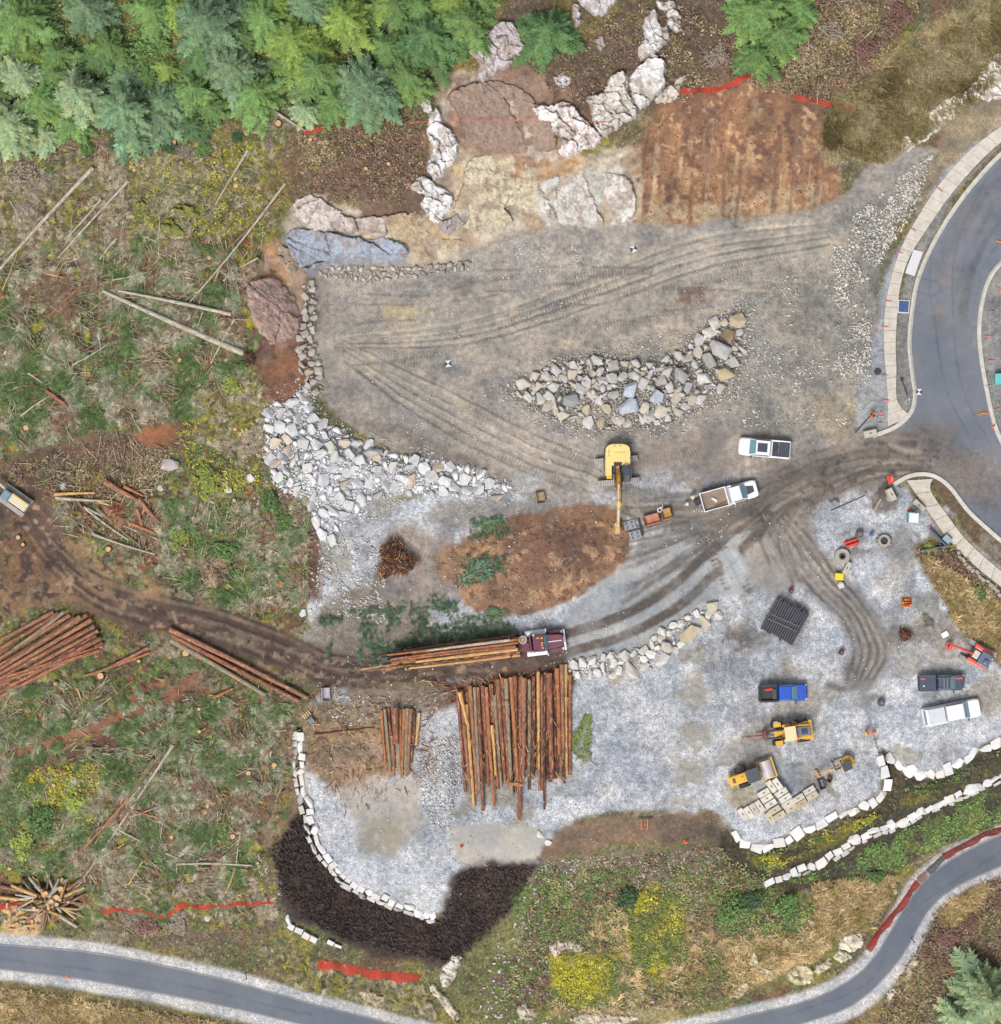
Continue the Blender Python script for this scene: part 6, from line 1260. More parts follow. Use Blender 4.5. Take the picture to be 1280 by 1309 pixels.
# cut tops lying about
def bough(px, py, ang, L_, n, base, label, seed):
    r = random.Random(seed); t = empty('cut_treetop', g3(px, py, .15), ang, label, 'treetop')
    mb = MB(); mb.cyl((-L_ / 2, 0, 0), (L_ / 2, 0, .1), .05, .015, 7); q = quadset()
    for k in range(n):
        u = r.random(); x = -L_ / 2 + L_ * (.15 + .85 * u); s = r.choice((-1, 1)); l = L_ * .32 * (1.05 - u * .8); a = s * r.uniform(.5, 1.0); d = Vector((math.cos(a), math.sin(a), r.uniform(-.05, .4))).normalized(); p0 = Vector((x, 0, .05))
        mb.cyl(p0, p0 + d * l, .012, .004, 4, cap=False)
        for j in range(9):
            p = p0 + d * l * (.25 + .75 * j / 9); aa = r.uniform(-1.2, 1.2) + a; dd = Vector((math.cos(aa), math.sin(aa), r.uniform(-.3, .3))); v = r.uniform(.65, 1.35)
            leafq(q, p, dd, Vector((0, 0, 1)), .26, .09, tuple(c * v for c in base))
    mb.build('stem', M_BARKW, t); o = bpy.data.objects.new('needles', q_to_mesh(q, 'needles', M_LEAF)); col.objects.link(o); o.parent = t
M_BARKW = mat_plain('grey_stem', C(170,158,138), .9, var=.25, scale=6)
bough(618, 727, .45, 5.0, 34, fol(84,124,98), 'green cut treetop lying on the brown soil pile', 1); bough(598, 738, .9, 3.0, 18, fol(84,120,92), 'small green bough at the left of the soil pile treetop', 2); bough(744, 945, 1.3, 5.2, 70, fol(108,128,58), 'bright green treetop lying beside the wide log deck', 3); bough(748, 968, 2.5, 3.4, 22, fol(104,112,70), 'dull green bough at the foot of the wide log deck', 4); bough(622, 672, .2, 3.4, 26, fol(76,108,70), 'dark green boughs at the top of the soil pile', 5); bough(1188, 798, 2.2, 2.6, 16, fol(86,96,80), 'dark scraggly bough on the gravel beside the east bank', 6); bough(630,785,.1,3.2,26,fol(76,104,70),'dark green boughs below the soil pile by the road',7)
# ================================================================ VEHICLES
PM = {}
def paint(name, c, rough=.32, coat=.3, var=.05, dirt=(150,138,122), da=.18):
    if name not in PM: PM[name] = mat_plain(name, C(*c), rough, var=var, scale=1.2, dirt=C(*dirt), dirt_amt=da, coat=coat)
    return PM[name]
WHITE = paint('white_paint', (264,264,266), da=.1); BLUE = paint('blue_paint', (28,88,206)); SLATE = paint('slate_paint', (76,84,104)); MAROON = paint('maroon_paint', (122,66,86)); YELLOW = paint('machine_yellow', (242,186,52), .45); YPALE = paint('sunbleached_yellow', (255,226,140), .5); ORANGE = paint('machine_orange', (238,92,74), .45); BLACK = paint('black_plastic', (52,54,60), .6, 0); NAVY = paint('dark_panel', (58,64,82), .45); STEEL = paint('worn_steel', (200,196,192), .4, 0, .15); DARK = paint('dark_steel', (84,76,74), .6, 0, .2); RUST = paint('rust', (132,84,66), .8, 0, .3); CHROME = paint('bright_metal', (226,228,232), .25, .2); GREY = paint('grey_plastic', (122,128,140), .5, 0); CREAM = paint('cream_roof', (252,228,176), .45); RED = paint('red_lens', (226,60,50), .3); LAMP = paint('clear_lens', (236,240,244), .15); TAN = paint('tan_bed', (150,132,116), .8, 0, .2); TEAL = paint('teal_plastic', (70,184,186), .5); SAFETY = paint('safety_orange', (250,116,48), .6, 0); NEON = paint('hi_vis', (255,132,44), .8, 0); SKIN = paint('skin', (206,160,134), .6, 0); TROUS = paint('dark_cloth', (52,56,70), .9, 0)
def mk_glass():
    m, nt, b = new_mat('window_glass'); b.inputs['Base Color'].default_value = (*C(124,166,182), 1); b.inputs['Roughness'].default_value = .08; b.inputs['Coat Weight'].default_value = .5; return m
GLASS = mk_glass()
def mk_tyre():
    return mat_plain('tyre_rubber', C(56,55,56), .9, var=.2, scale=8, dirt=C(128,118,108), dirt_amt=.5)
TYRE = mk_tyre()
def wheel(parent, x, y, r, w, side, name='wheel', rim=CHROME):
    h = MB(); h.cyl((0, -w / 2, 0), (0, w / 2, 0), r, r, 24, cap=True); o = h.build('tyre' if False else name, TYRE, parent, bevel=.03, loc=(x, y, r))
    m = MB(); m.cyl((0, side * w * .3, 0), (0, side * (w / 2 + .012), 0), r * .62, r * .56, 16); m.cyl((0, side * w * .3, 0), (0, side * (w / 2 + .03), 0), r * .16, r * .14, 10); m.build('rim', rim, o, bevel=.008)
    return o
def tilt_to_ground(t, px, py, ang, L_):
    """pitch a machine to the slope it stands on"""
    c, s = math.cos(ang), math.sin(ang); d = L_ * .33 * S
    zf = hz(px + c * d, py - s * d); zb = hz(px - c * d, py + s * d)
    t.location.z = (zf + zb) / 2 + .02; t.rotation_euler = (0, -math.atan2(zf - zb, L_ * .66), ang)
def wedge_y(w, z0, z1, inset): return lambda z: w - inset * max(0, min(1, (z - z0) / (z1 - z0)))

def pickup(px, py, ang, L_, W, body, label, bed='open', hoodpatch=None, roofpatch=None, bedmat=BLACK, stripe=None, rack=False, crew=True):
    t = empty('pickup_truck', g3(px, py), 0, label, 'pickup truck'); tilt_to_ground(t, px, py, ang, L_)
    h = W / 2; x0, x1 = -L_ / 2, L_ / 2
    hb = L_ * .27; cabf = x1 - L_ * .215; cabr = cabf - L_ * (.40 if crew else .30); bedr = x0 + .12
    # lower body: hood, wings, sills, in one shell with rounded nose
    b = MB(); n = 14
    def outline(s, nose=.34, tail=.06):
        pts = []
        for sg in (-1, 1):
            seq = [(x0 + .10, s - tail), (x0 + .16, s), (cabr, s), (cabf, s), (x1 - nose * 1.5, s), (x1 - nose * .6, s - .06), (x1 - .12, s - .22), (x1 - .03, s - .50)]
            seq = [(a, sg * y) for a, y in seq]
            pts += seq if sg < 0 else seq[::-1]
        return pts
    b.prism(outline(h), .42, .86, shrink=.995); hull = b.build('body', body, t, bevel=.05)
    hd = MB(); hp = [(x1 - .08, -h + .34), (x1 - .3, -h + .12), (cabf + .02, -h + .09), (cabf + .02, h - .09), (x1 - .3, h - .12), (x1 - .08, h - .34)]
    hd.prism(hp, .86, 1.07, shrink=.97); hd.box((x1 - L_ * .12, 0, 1.07), (L_ * .15, W * .34, .04), tx=.9, ty=.9); ho = hd.build('hood', body, t, bevel=.05)
    if hoodpatch: m = MB(); m.prism([(cabf + .10, -W * .26), (x1 - .45, -W * .17), (x1 - .45, W * .17), (cabf + .10, W * .26)], 1.09, 1.105); m.build('hood_decal', hoodpatch, ho)
    # cab
    zr = 1.86; zb = 1.08; c = MB(); yw = wedge_y(h - .05, zb, zr, .17)
    c.side([(cabr - .02, zb - .25), (cabf + .06, zb - .25), (cabf + .06, zb), (cabf - .62, zr - .03), (cabf - .85, zr), (cabr + .16, zr), (cabr + .02, zb)], 0, 0, yt=yw); cb = c.build('cab', body, t, bevel=.06)
    w = MB(); p = [(cabf + .05, zb + .02), (cabf - .60, zr - .04)]
    w.add([(p[0][0] + .02, -yw(p[0][1]) + .12, p[0][1] + .02), (p[0][0] + .02, yw(p[0][1]) - .12, p[0][1] + .02), (p[1][0] + .02, yw(p[1][1]) - .08, p[1][1] + .03), (p[1][0] + .02, -yw(p[1][1]) + .08, p[1][1] + .03), (p[0][0] - .06, -yw(p[0][1]) + .12, p[0][1] - .02), (p[0][0] - .06, yw(p[0][1]) - .12, p[0][1] - .02), (p[1][0] - .06, yw(p[1][1]) - .08, p[1][1] - .03), (p[1][0] - .06, -yw(p[1][1]) + .08, p[1][1] - .03)], [(0, 1, 2, 3), (7, 6, 5, 4), (0, 4, 5, 1), (1, 5, 6, 2), (2, 6, 7, 3), (3, 7, 4, 0)]); w.build('windshield', GLASS, cb)
    for sg in (-1, 1):
        w = MB(); zz = (zb + .05, zr - .12); ya, yb = yw(zz[0]), yw(zz[1]); q = [(cabr + .18, zz[0]), (cabf - .12, zz[0]), (cabf - .66, zz[1]), (cabr + .26, zz[1])]
        vs = [(x, sg * ((ya if z == zz[0] else yb) + .012), z) for x, z in q] + [(x, sg * ((ya if z == zz[0] else yb) - .05), z) for x, z in q]
        w.add(vs, [(0, 1, 2, 3), (7, 6, 5, 4), (0, 4, 5, 1), (1, 5, 6, 2), (2, 6, 7, 3), (3, 7, 4, 0)]); w.build('side_window', GLASS, cb)
        m = MB(); m.box((cabf - .18, sg * (h + .13), zb + .12), (.14, .24, .2)); m.box((cabf - .14, sg * (h + .02), zb + .06), (.06, .14, .06)); m.build('mirror', BLACK, t, bevel=.03)
        l_ = MB(); l_.box((x1 - .15, sg * (h - .26), .84), (.16, .30, .14), rz=-sg * .5); l_.build('headlight', LAMP, t, bevel=.03)
        l_ = MB(); l_.box((x0 + .10, sg * (h - .10), .92), (.05, .14, .28)); l_.build('tail_light', RED, t, bevel=.01)
    if roofpatch: m = MB(); m.box(((cabr + cabf) / 2 - .16, 0, zr + .012), ((cabf - cabr) * .48, W * .50, .03)); m.build('sunroof', roofpatch, cb, bevel=.01)
    if rack:
        m = MB()
        for sg in (-1, 1): m.box(((cabr + cabf) / 2 - .3, sg * W * .30, zr + .09), (1.7, .05, .05))
        for k in range(4): m.box((cabr + .35 + k * .38, 0, zr + .10), (.06 if k in (0, 3) else .16, W * .62, .04))
        m.build('roof_rack', GREY, cb, bevel=.01)
    # bed
    bl = cabr - .06
    bd = MB()
    for sg in (-1, 1): bd.box(((bedr + bl) / 2, sg * (h - .10), 1.0), (bl - bedr, .17, .52))
    bd.box((bl - .05, 0, 1.0), (.10, W - .2, .5)); bw = bd.build('bed_wall', BLACK if bed == 'liner' else body, t, bevel=.04)
    tg = MB(); tg.box((x0 + .15, 0, 1.0), (.10, W - .16, .52)); tg.build('tailgate', BLACK if bed == 'liner' else body, t, bevel=.03)
    if bed == 'cover':
        m = MB(); m.box(((bedr + bl) / 2 - .42, 0, 1.24), ((bl - bedr) * .60, W - .3, .04)); m.box((bl - .42, 0, 1.10), ((bl - bedr) * .36, W - .34, .04)); m.build('bed_cover', NAVY, t, bevel=.02); m = MB()
        for k in range(4): m.box((bl - .2 - k * .16, random.uniform(-.4, .4), 1.16), (.13, .5, .12), rz=random.uniform(-.4, .4))
        m.build('bed_load', BLACK, t, bevel=.02)
    elif bed == 'canopy':
        m = MB(); m.side([(bedr - .02, 1.2), (bl - .02, 1.2), (bl - .08, 1.84), (bedr + .18, 1.80)], 0, 0, yt=wedge_y(h - .04, 1.2, 1.84, .13)); cn = m.build('canopy', body, t, bevel=.06)
        m = MB(); m.box(((bedr + bl) / 2 + .1, 0, 1.845), ((bl - bedr) - .55, W - .42, .05)); m.build('roof_panel', paint('pale_panel', (222,228,236), .35), cn, bevel=.02); m = MB(); m.box((bedr + .07, 0, 1.50), (.06, W - .5, .42), ry=.3); m.build('rear_window', GLASS, cn)
    else:
        m = MB(); m.box(((bedr + bl) / 2, 0, .88), (bl - bedr, W - .3, .06))
        for k in range(7): m.box(((bedr + bl) / 2, -W * .36 + k * W * .12, .915), (bl - bedr - .1, .06, .02))
        m.build('bed_floor', bedmat, t)
    if bed == 'liner':
        m = MB(); m.box((bedr + 1.0, W * .22, .92), (.85, .26, .22), rz=.1); m.build('red_toolbox', RED, t, bevel=.03); m = MB(); m.box((bl - .3, -.1, .95), (.4, 1.2, .25)); m.build('bed_box', DARK, t, bevel=.03)
        m = MB()
        for sg in (-1, 1): m.box(((bedr + bl) / 2, sg * (h - .10), 1.27), (bl - bedr + .1, .22, .04))
        m.build('bed_rail_cap', BLACK, t, bevel=.02)
    if stripe:
        m = MB(); m.box((x1 - .62, W * .22, 1.095), (.85, .17, .02)); m.build('hood_stripe', stripe, ho); m = MB(); m.box((x0 + .45, W * .25, 1.26), (.5, .16, .02)); m.build('tail_stripe', stripe, t); m = MB(); m.box(((bedr + bl) / 2, 0, 1.22), (bl - bedr - .05, W - .26, .05)); m.build('bed_cover', SLATE, t, bevel=.02)
        m = MB(); m.box((x0 + .55, -W * .16, 1.27), (.2, .16, .06)); m.build('decal', LAMP, t)
    for nm, xx, zz in (('front_bumper', x1 - .05, .56), ('rear_bumper', x0 + .05, .58)):
        m = MB(); m.box((xx, 0, zz), (.16, W - (.55 if 'front' in nm else .12), .2)); m.build(nm, CHROME if body is WHITE else BLACK, t, bevel=.04)
    ax = (x1 - L_ * .165, x0 + L_ * .22)
    for xx in ax:
        for sg in (-1, 1): wheel(t, xx, sg * (h - .13), .40, .26, sg)
    return t
pickup(977, 573, math.pi - .09, 5.85, 2.02, WHITE, 'white pickup with dark sunroof and covered bed on the dirt pad', 'cover', roofpatch=NAVY)
pickup(1000, 885, .035, 5.45, 1.98, BLUE, 'bright blue pickup with a black bed on the gravel yard', 'liner', bedmat=BLACK)
pickup(1202, 872, .03, 5.2, 1.90, SLATE, 'slate grey pickup with red hood stripe and roof rack beside the orange digger', 'plain', bedmat=SLATE, stripe=paint('red_stripe', (240,90,100), .5), rack=True)
pickup(1215, 910, .19, 6.6, 2.10, WHITE, 'long white pickup with white canopy parked under the slate grey pickup', 'canopy')

# ---- white flat deck truck with dump body
def dump_pickup(px, py, ang, label):
    L_, W = 6.5, 2.2; t = pickup(px, py, ang, L_, 2.0, WHITE, label, 'plain', hoodpatch=NAVY, crew=False)
    t.name = 'dump_truck'; t['category'] = 'truck'
    for ch in list(t.children):
        if ch.name.split('.')[0] in ('bed_wall', 'tailgate', 'bed_floor'): bpy.data.objects.remove(ch)
    x0 = -L_ / 2; bl = .35
    f = MB(); f.box(((x0 + bl) / 2 - .35, 0, 1.05), (bl - x0 - .6, W - .1, .12)); f.box((.1, 0, .8), (1.2, 1.6, .4)); f.build('bed_floor', TAN, t)
    for sg in (-1, 1): m = MB(); m.box(((x0 + bl) / 2 - .35, sg * (W / 2 - .04), 1.32), (bl - x0 - .6, .09, .5)); m.build('bed_wall', WHITE, t, bevel=.015)
    m = MB(); m.box((x0 + .02, 0, 1.32), (.09, W - .1, .5)); m.build('tailgate', WHITE, t, bevel=.015)
    m = MB(); m.box((bl - .75, 0, 1.62), (.12, W + .04, 1.15)); m.build('headboard', WHITE, t, bevel=.02)
    m = MB(); m.box((bl - .32, 0, 1.35), (.62, W - .06, .62)); tb = m.build('toolbox', WHITE, t, bevel=.03); m = MB(); m.box((bl - .36, 0, 1.675), (.30, W - .35, .03)); m.build('tread_lid', paint('tread_plate', (190,200,214), .35, 0), tb)
    m = MB(); m.box((-1.75, -.1, 1.2), (.5, .28, .2), rz=-.9); m.box((-1.95, .12, 1.2), (.3, .2, .18), rz=-.9); m.build('tool', LAMP, t, bevel=.02); m = MB(); m.box((-1.2, -.65, 1.16), (1.5, .09, .08), rz=.12); m.build('plank', RUST, t)
    return t
dump_pickup(932, 633, .27, 'white truck with open tan dump bed behind a white tool box')

# ---- tracks for crawler machines
def track_part(parent, L_, w, y, h, n=None, mat=DARK, x=0.0):
    r = h / 2; t = MB(); prof = []
    for k in range(9): a = math.pi / 2 + math.pi * k / 8; prof.append((x - L_ / 2 + r + math.cos(a) * r, r + math.sin(a) * r))
    for k in range(9): a = -math.pi / 2 + math.pi * k / 8; prof.append((x + L_ / 2 - r + math.cos(a) * r, r + math.sin(a) * r))
    t.side(prof, y - w / 2 + .02, y + w / 2 - .02); o = t.build('crawler_track', mat, parent, bevel=.01)
    g_ = MB(); k = int(L_ / .19)
    st = L_ - h; per = 2 * st + 2 * math.pi * r; k = int(per / .19)
    for i in range(k):
        s = per * i / k
        if s < st: p = (x - st / 2 + s, h, 0)
        elif s < st + math.pi * r: a = (s - st) / r; p = (x + st / 2 + math.sin(a) * r, r + math.cos(a) * r, a)
        elif s < 2 * st + math.pi * r: p = (x + st / 2 - (s - st - math.pi * r), 0, 0)
        else: a = (s - 2 * st - math.pi * r) / r; p = (x - st / 2 - math.sin(a) * r, r - math.cos(a) * r, a)
        g_.box((p[0], y, p[1] + .01), (.13, w, .05), ry=p[2])
    g_.build('track_shoe', STEEL, o, bevel=.008); return o
# ---- large yellow excavator: tracks east-west, boom pointing down the photo
def excavator():
    t = empty('excavator', g3(789, 595), 0, 'large yellow excavator on the pad reaching over the brown soil pile', 'excavator')
    t.location.z = hz(789, 600) + .02; t.rotation_euler = (0, 0, -math.pi / 2)           # local +x = down the photo
    # undercarriage runs across
    uc = empty('undercarriage', (0, 0, 0)); uc.parent = t; uc.rotation_euler = (0, 0, math.pi / 2 + .09); uc.location = (.62, 0, 0)
    for y in (-1.25, 1.25): track_part(uc, 4.85, .62, y, .95)
    m = MB(); m.box((0, 0, .6), (1.6, 2.2, .4)); m.cyl((0, 0, .7), (0, 0, 1.05), .8, .75, 24); m.build('car_frame', DARK, uc, bevel=.03)
    # upper structure, 3.1 wide, from x=-2.35 (rear, up) to +1.5
    hw = 1.55; b = MB(); rear = [(-2.35 + .0, -1.0), (-2.42, -.5), (-2.42, .5), (-2.35, 1.0), (-2.05, hw - .08), (-1.6, hw), (1.2, hw), (1.2, -hw), (-1.6, -hw), (-2.05, -hw + .08)]
    b.prism(rear[::-1], 1.05, 1.35); b.build('deck', NAVY, t, bevel=.03)
    b = MB(); cwp = [(-2.40, -.5), (-2.40, .5), (-2.30, 1.0), (-2.0, 1.36), (-1.55, 1.42), (-1.55, -1.42), (-2.0, -1.36), (-2.30, -1.0)]; b.prism(cwp[::-1], 1.30, 2.35, shrink=.97); b.build('counterweight', YPALE, t, bevel=.08)
    b = MB(); b.box((-.75, 0, 1.82), (1.62, 2.78, 1.02)); b.box((-.75, .2, 2.35), (1.3, 1.2, .06)); eh = b.build('engine_hood', YPALE, t, bevel=.06)
    m = MB()
    for k in range(4): m.cyl((-.9 + k * .22 - .8, -1.0, 2.33), (-.9 + k * .22 - .8, -1.0, 2.39), .05, .05, 8)
    for k in (-.35, .3): m.cyl((-2.15, k, 2.3), (-2.15, k, 2.4), .06, .06, 8)
    m.build('vent_cap', DARK, eh); m = MB(); m.cyl((.0, .9, 2.3), (.0, .9, 2.75), .09, .08, 12); m.build('exhaust_pipe', STEEL, eh)
    # right side (photo left = local -y): tank and walkway.  x down, y to the right of the photo
    m = MB(); m.box((.55, -1.05, 1.65), (1.2, .75, .75)); m.build('fuel_tank', YPALE, t, bevel=.05); m = MB(); m.box((1.25, -.95, 1.5), (.55, .6, .5)); m.build('toolbox', YELLOW, t, bevel=.04); m = MB(); m.tube([(-.6, -1.45, 1.4), (-.6, -1.45, 2.35), (1.2, -1.45, 2.35), (1.2, -1.45, 1.4)], .03, 6); m.tube([(-.6, 1.47, 1.4), (-.6, 1.47, 2.0), (.2, 1.47, 2.0), (.2, 1.47, 1.4)], .03, 6); m.build('handrail', STEEL, t)
    m = MB(); m.box((-.1, 0, 2.36), (.5, .9, .06)); m.build('hose_bay', BLACK, t)
    # cab on photo right
    m = MB(); m.box((.95, .95, 2.05), (1.85, 1.02, 1.65), tx=.93, ty=.92); cb = m.build('cab', NAVY, t, bevel=.07)
    m = MB(); m.box((1.42, .95, 2.89), (.55, .62, .03)); m.build('roof_window', paint('tinted_panel', (112,104,122), .2), cb, bevel=.02); m = MB(); m.box((1.86, .95, 2.2), (.04, .86, 1.0), ry=.0); m.build('front_window', GLASS, cb); m = MB(); m.box((.35, .95, 2.9), (.5, .7, .04)); m.build('roof_panel', paint('roof_panel', (50,58,84), .4), cb, bevel=.02)
    for y in (.41, 1.49): m = MB(); m.box((.95, y, 2.3), (1.3, .03, .8)); m.build('side_window', GLASS, cb)
    # boom
    def beam(pts, wd, name, mat, par):
        m = MB()
        for (a, ha), (c, hc) in zip(pts[:-1], pts[1:]):
            d = Vector((c[0] - a[0], 0, c[1] - a[1])); n_ = Vector((-d.z, 0, d.x)).normalized(); vs = []
            for (p, hh) in ((a, ha), (c, hc)):
                for y in (-wd / 2, wd / 2):
                    for s in (-1, 1): vs.append((p[0] + n_.x * hh * s / 2, y, p[1] + n_.z * hh * s / 2))
            m.add(vs, [(0, 1, 3, 2), (4, 6, 7, 5), (0, 4, 5, 1), (2, 3, 7, 6), (1, 5, 7, 3), (0, 2, 6, 4)])
        return m.build(name, mat, par, bevel=.02)
    bo = beam([((.3, 1.7), .55), ((1.6, 3.3), .85), ((2.9, 4.1), .75), ((4.6, 4.3), .5)], .46, 'boom', paint('boom_orange', (236,170,62), .5, 0, .15), t)
    ar = beam([((4.0, 4.75), .4), ((4.9, 4.2), .7), ((7.3, 1.9), .35)], .36, 'arm', YELLOW, t)
    m = MB(); m.box((5.9, 0, 3.72), (2.0, .17, .12), ry=.76); m.build('arm_decal', NAVY, ar)
    m = MB()
    for y in (-.42, .42): m.cyl((1.0, y, 1.5), (2.6, y, 3.75), .11, .08, 12)
    m.build('boom_cylinder', STEEL, bo); m = MB(); m.cyl((2.2, 0, 4.55), (4.1, 0, 4.95), .11, .07, 12); m.build('arm_cylinder', CHROME, bo); m = MB(); m.cyl((4.9, 0, 4.75), (6.8, 0, 2.9), .10, .07, 12); m.build('bucket_cylinder', CHROME, ar)
    m = MB(); m.tube([(.4, .28, 2.2), (1.4, .28, 3.8), (2.8, .3, 4.6), (4.2, .3, 4.9)], .04, 6); m.tube([(.4, -.28, 2.2), (1.4, -.28, 3.8), (2.8, -.3, 4.6)], .04, 6); m.build('hose', BLACK, bo)
    m = MB(); m.cyl((.22, 0, 2.15), (.22, 0, 2.45), .2, .16, 12); m.build('beacon', paint('amber', (226,140,90), .4), t)
    m = MB(); q = [(7.0, 1.9), (7.5, 2.0), (7.75, 1.2), (7.4, .5), (6.9, .35), (6.6, .8), (7.0, .75), (7.2, 1.3)]; m.side(q, -.3, .3); bk = m.build('bucket', paint('bucket_steel', (206,196,180), .5, 0, .2), t, bevel=.02); m = MB()
    for k in range(3): m.box((6.55, -.2 + k * .2, .72), (.26, .1, .08), ry=.2)
    m.build('bucket_tooth', STEEL, bk)
    for ch in (): pass
    return t
excavator()
# steel plates, red and yellow trench boxes
def plates():
    a = -.26
    for k, (x, y, nm) in enumerate([(805, 671, 'upper grey slotted steel track mat beside the excavator arm'), (812, 684, 'lower grey slotted steel track mat beside the excavator arm')]):
        t = empty('steel_mat', g3(x, y, .12), -a, nm, 'steel mat'); m = MB(); m.box((0, 0, .1), (1.35, .98, .12)); m.box((0, 0, -.05), (1.2, .8, .2)); m.build('plate', paint('mat_grey', (158,158,168), .5, 0, .12), t, bevel=.02); m = MB()
        for i in range(2):
            for j in range(2):
                for d in (-.07, .07): m.box((-.32 + i * .62 + d * .4, -.24 + j * .48 + d, .17), (.17, .10, .03))
        m.build('slot', BLACK, t)
    t = empty('dark_rail', g3(819, 674, .1), -a + 1.57, 'dark steel rail along the right side of the track mats', 'rail'); m = MB(); m.box((0, 0, .15), (2.0, .16, .3)); m.build('rail', BLACK, t, bevel=.01)
    def skip(x, y, a_, L_, W_, c, c2, nm):
        t = empty('digging_bucket', g3(x, y, .02), a_, nm, 'excavator bucket'); m = MB(); prof = [(-W_ / 2, .75), (-W_ / 2 + .03, .2), (-.1, 0), (W_ / 2 - .2, .1), (W_ / 2, .55), (W_ / 2 - .08, .55), (W_ / 2 - .25, .18), (-.08, .09), (-W_ / 2 + .12, .25), (-W_ / 2 + .09, .75)]
        m.side(prof, -L_ / 2, L_ / 2); sh = m.build('shell', c, t, bevel=.012, rz=-math.pi / 2)
        for sg in (-1, 1): m = MB(); m.box((sg * L_ / 2, 0, .38), (.06, W_ * .95, .7)); m.build('side_plate', c2, t, bevel=.01)
        m = MB()
        for k in range(4): m.box((-L_ * .38 + k * L_ * .25, -W_ / 2 - .1, .5), (.1, .3, .08))
        m.build('tooth', DARK, t, bevel=.01)
    skip(833, 664, .28, 1.75, 1.15, paint('pink_rust', (206,140,112), .7, 0, .3), RUST, 'pinkish rusty bucket with open top between mats and yellow bucket')
    skip(852, 657, .28, 1.05, 1.25, paint('yellow_rust', (206,164,92), .7, 0, .3), RUST, 'yellow rusty bucket right of the pinkish one')
    t = empty('chain_heap', g3(843, 652, .05), 0, 'white chain and shackle between the two rusty buckets', 'chain'); m = MB(); m.ring((0, 0, .5), .16, .30, .14, 14); m.ring((.2, .25, .45), .08, .16, .1, 12); m.tube([(.1, .1, .5), (.4, .5, .4), (.3, .7, .3)], .05, 6); m.build('chain', CHROME, t)
plates()
def small_bucket(x, y, a_, L_, W_, c, nm, teeth=True):
    t = empty('excavator_bucket', g3(x, y, .02), a_, nm, 'excavator bucket'); m = MB(); prof = [(-W_ / 2, .6), (-W_ / 2 + .05, .1), (0, 0), (W_ / 2 - .1, .08), (W_ / 2, .5), (W_ / 2 - .06, .5), (W_ / 2 - .15, .15), (0, .08), (-W_ / 2 + .12, .17), (-W_ / 2 + .08, .6)]; m.side(prof, -L_ / 2, L_ / 2); m.build('shell', c, t, bevel=.012)
    for sg in (-1, 1): m = MB(); m.box((0, sg * L_ / 2, .3), (W_ * .95, .05, .55)); m.build('side_plate', DARK, t, bevel=.01)
    if teeth:
        m = MB()
        for k in range(5): m.box((-W_ / 2 - .12, -L_ * .4 + k * L_ * .2, .5), (.3, .1, .07))
        m.build('tooth', DARK, t, bevel=.01)
small_bucket(417, 887, .05, 1.45, .95, paint('pale_steel', (190,186,194), .4, 0, .1), 'grey toothed bucket alone beside the haul road')
small_bucket(691, 636, .15, 1.2, 1.0, paint('tan_steel', (176,152,120), .7, 0, .2), 'tan and dark bucket lying on the pad left of the excavator', False)
small_bucket(1050, 1002, .3, 1.1, .8, paint('slate_steel', (96,100,108), .5, 0, .1), 'dark grey bucket beside the small yellow digger', False)
small_bucket(1060, 996, -.4, .6, .6, RUST, 'small rusty bucket beside the dark grey one', False)
# grey grapple by the corner of the wall
t = empty('grapple', g3(393, 914, .05), -.9, 'pale ribbed grapple with dark blue bar at the corner of the curved wall', 'grapple'); m = MB()
for k in range(4): m.tube([(-.6, -.4 + k * .26, .1), (-.3, -.4 + k * .26, .45), (.2, -.4 + k * .26, .4)], .06, 6)
m.build('tine', CREAM, t); m = MB(); m.box((.35, 0, .45), (.16, 1.0, .16)); m.build('bar', NAVY, t, bevel=.02); m = MB(); m.box((.8, 0, .3), (.7, .6, .45)); m.build('frame', GREY, t, bevel=.04)

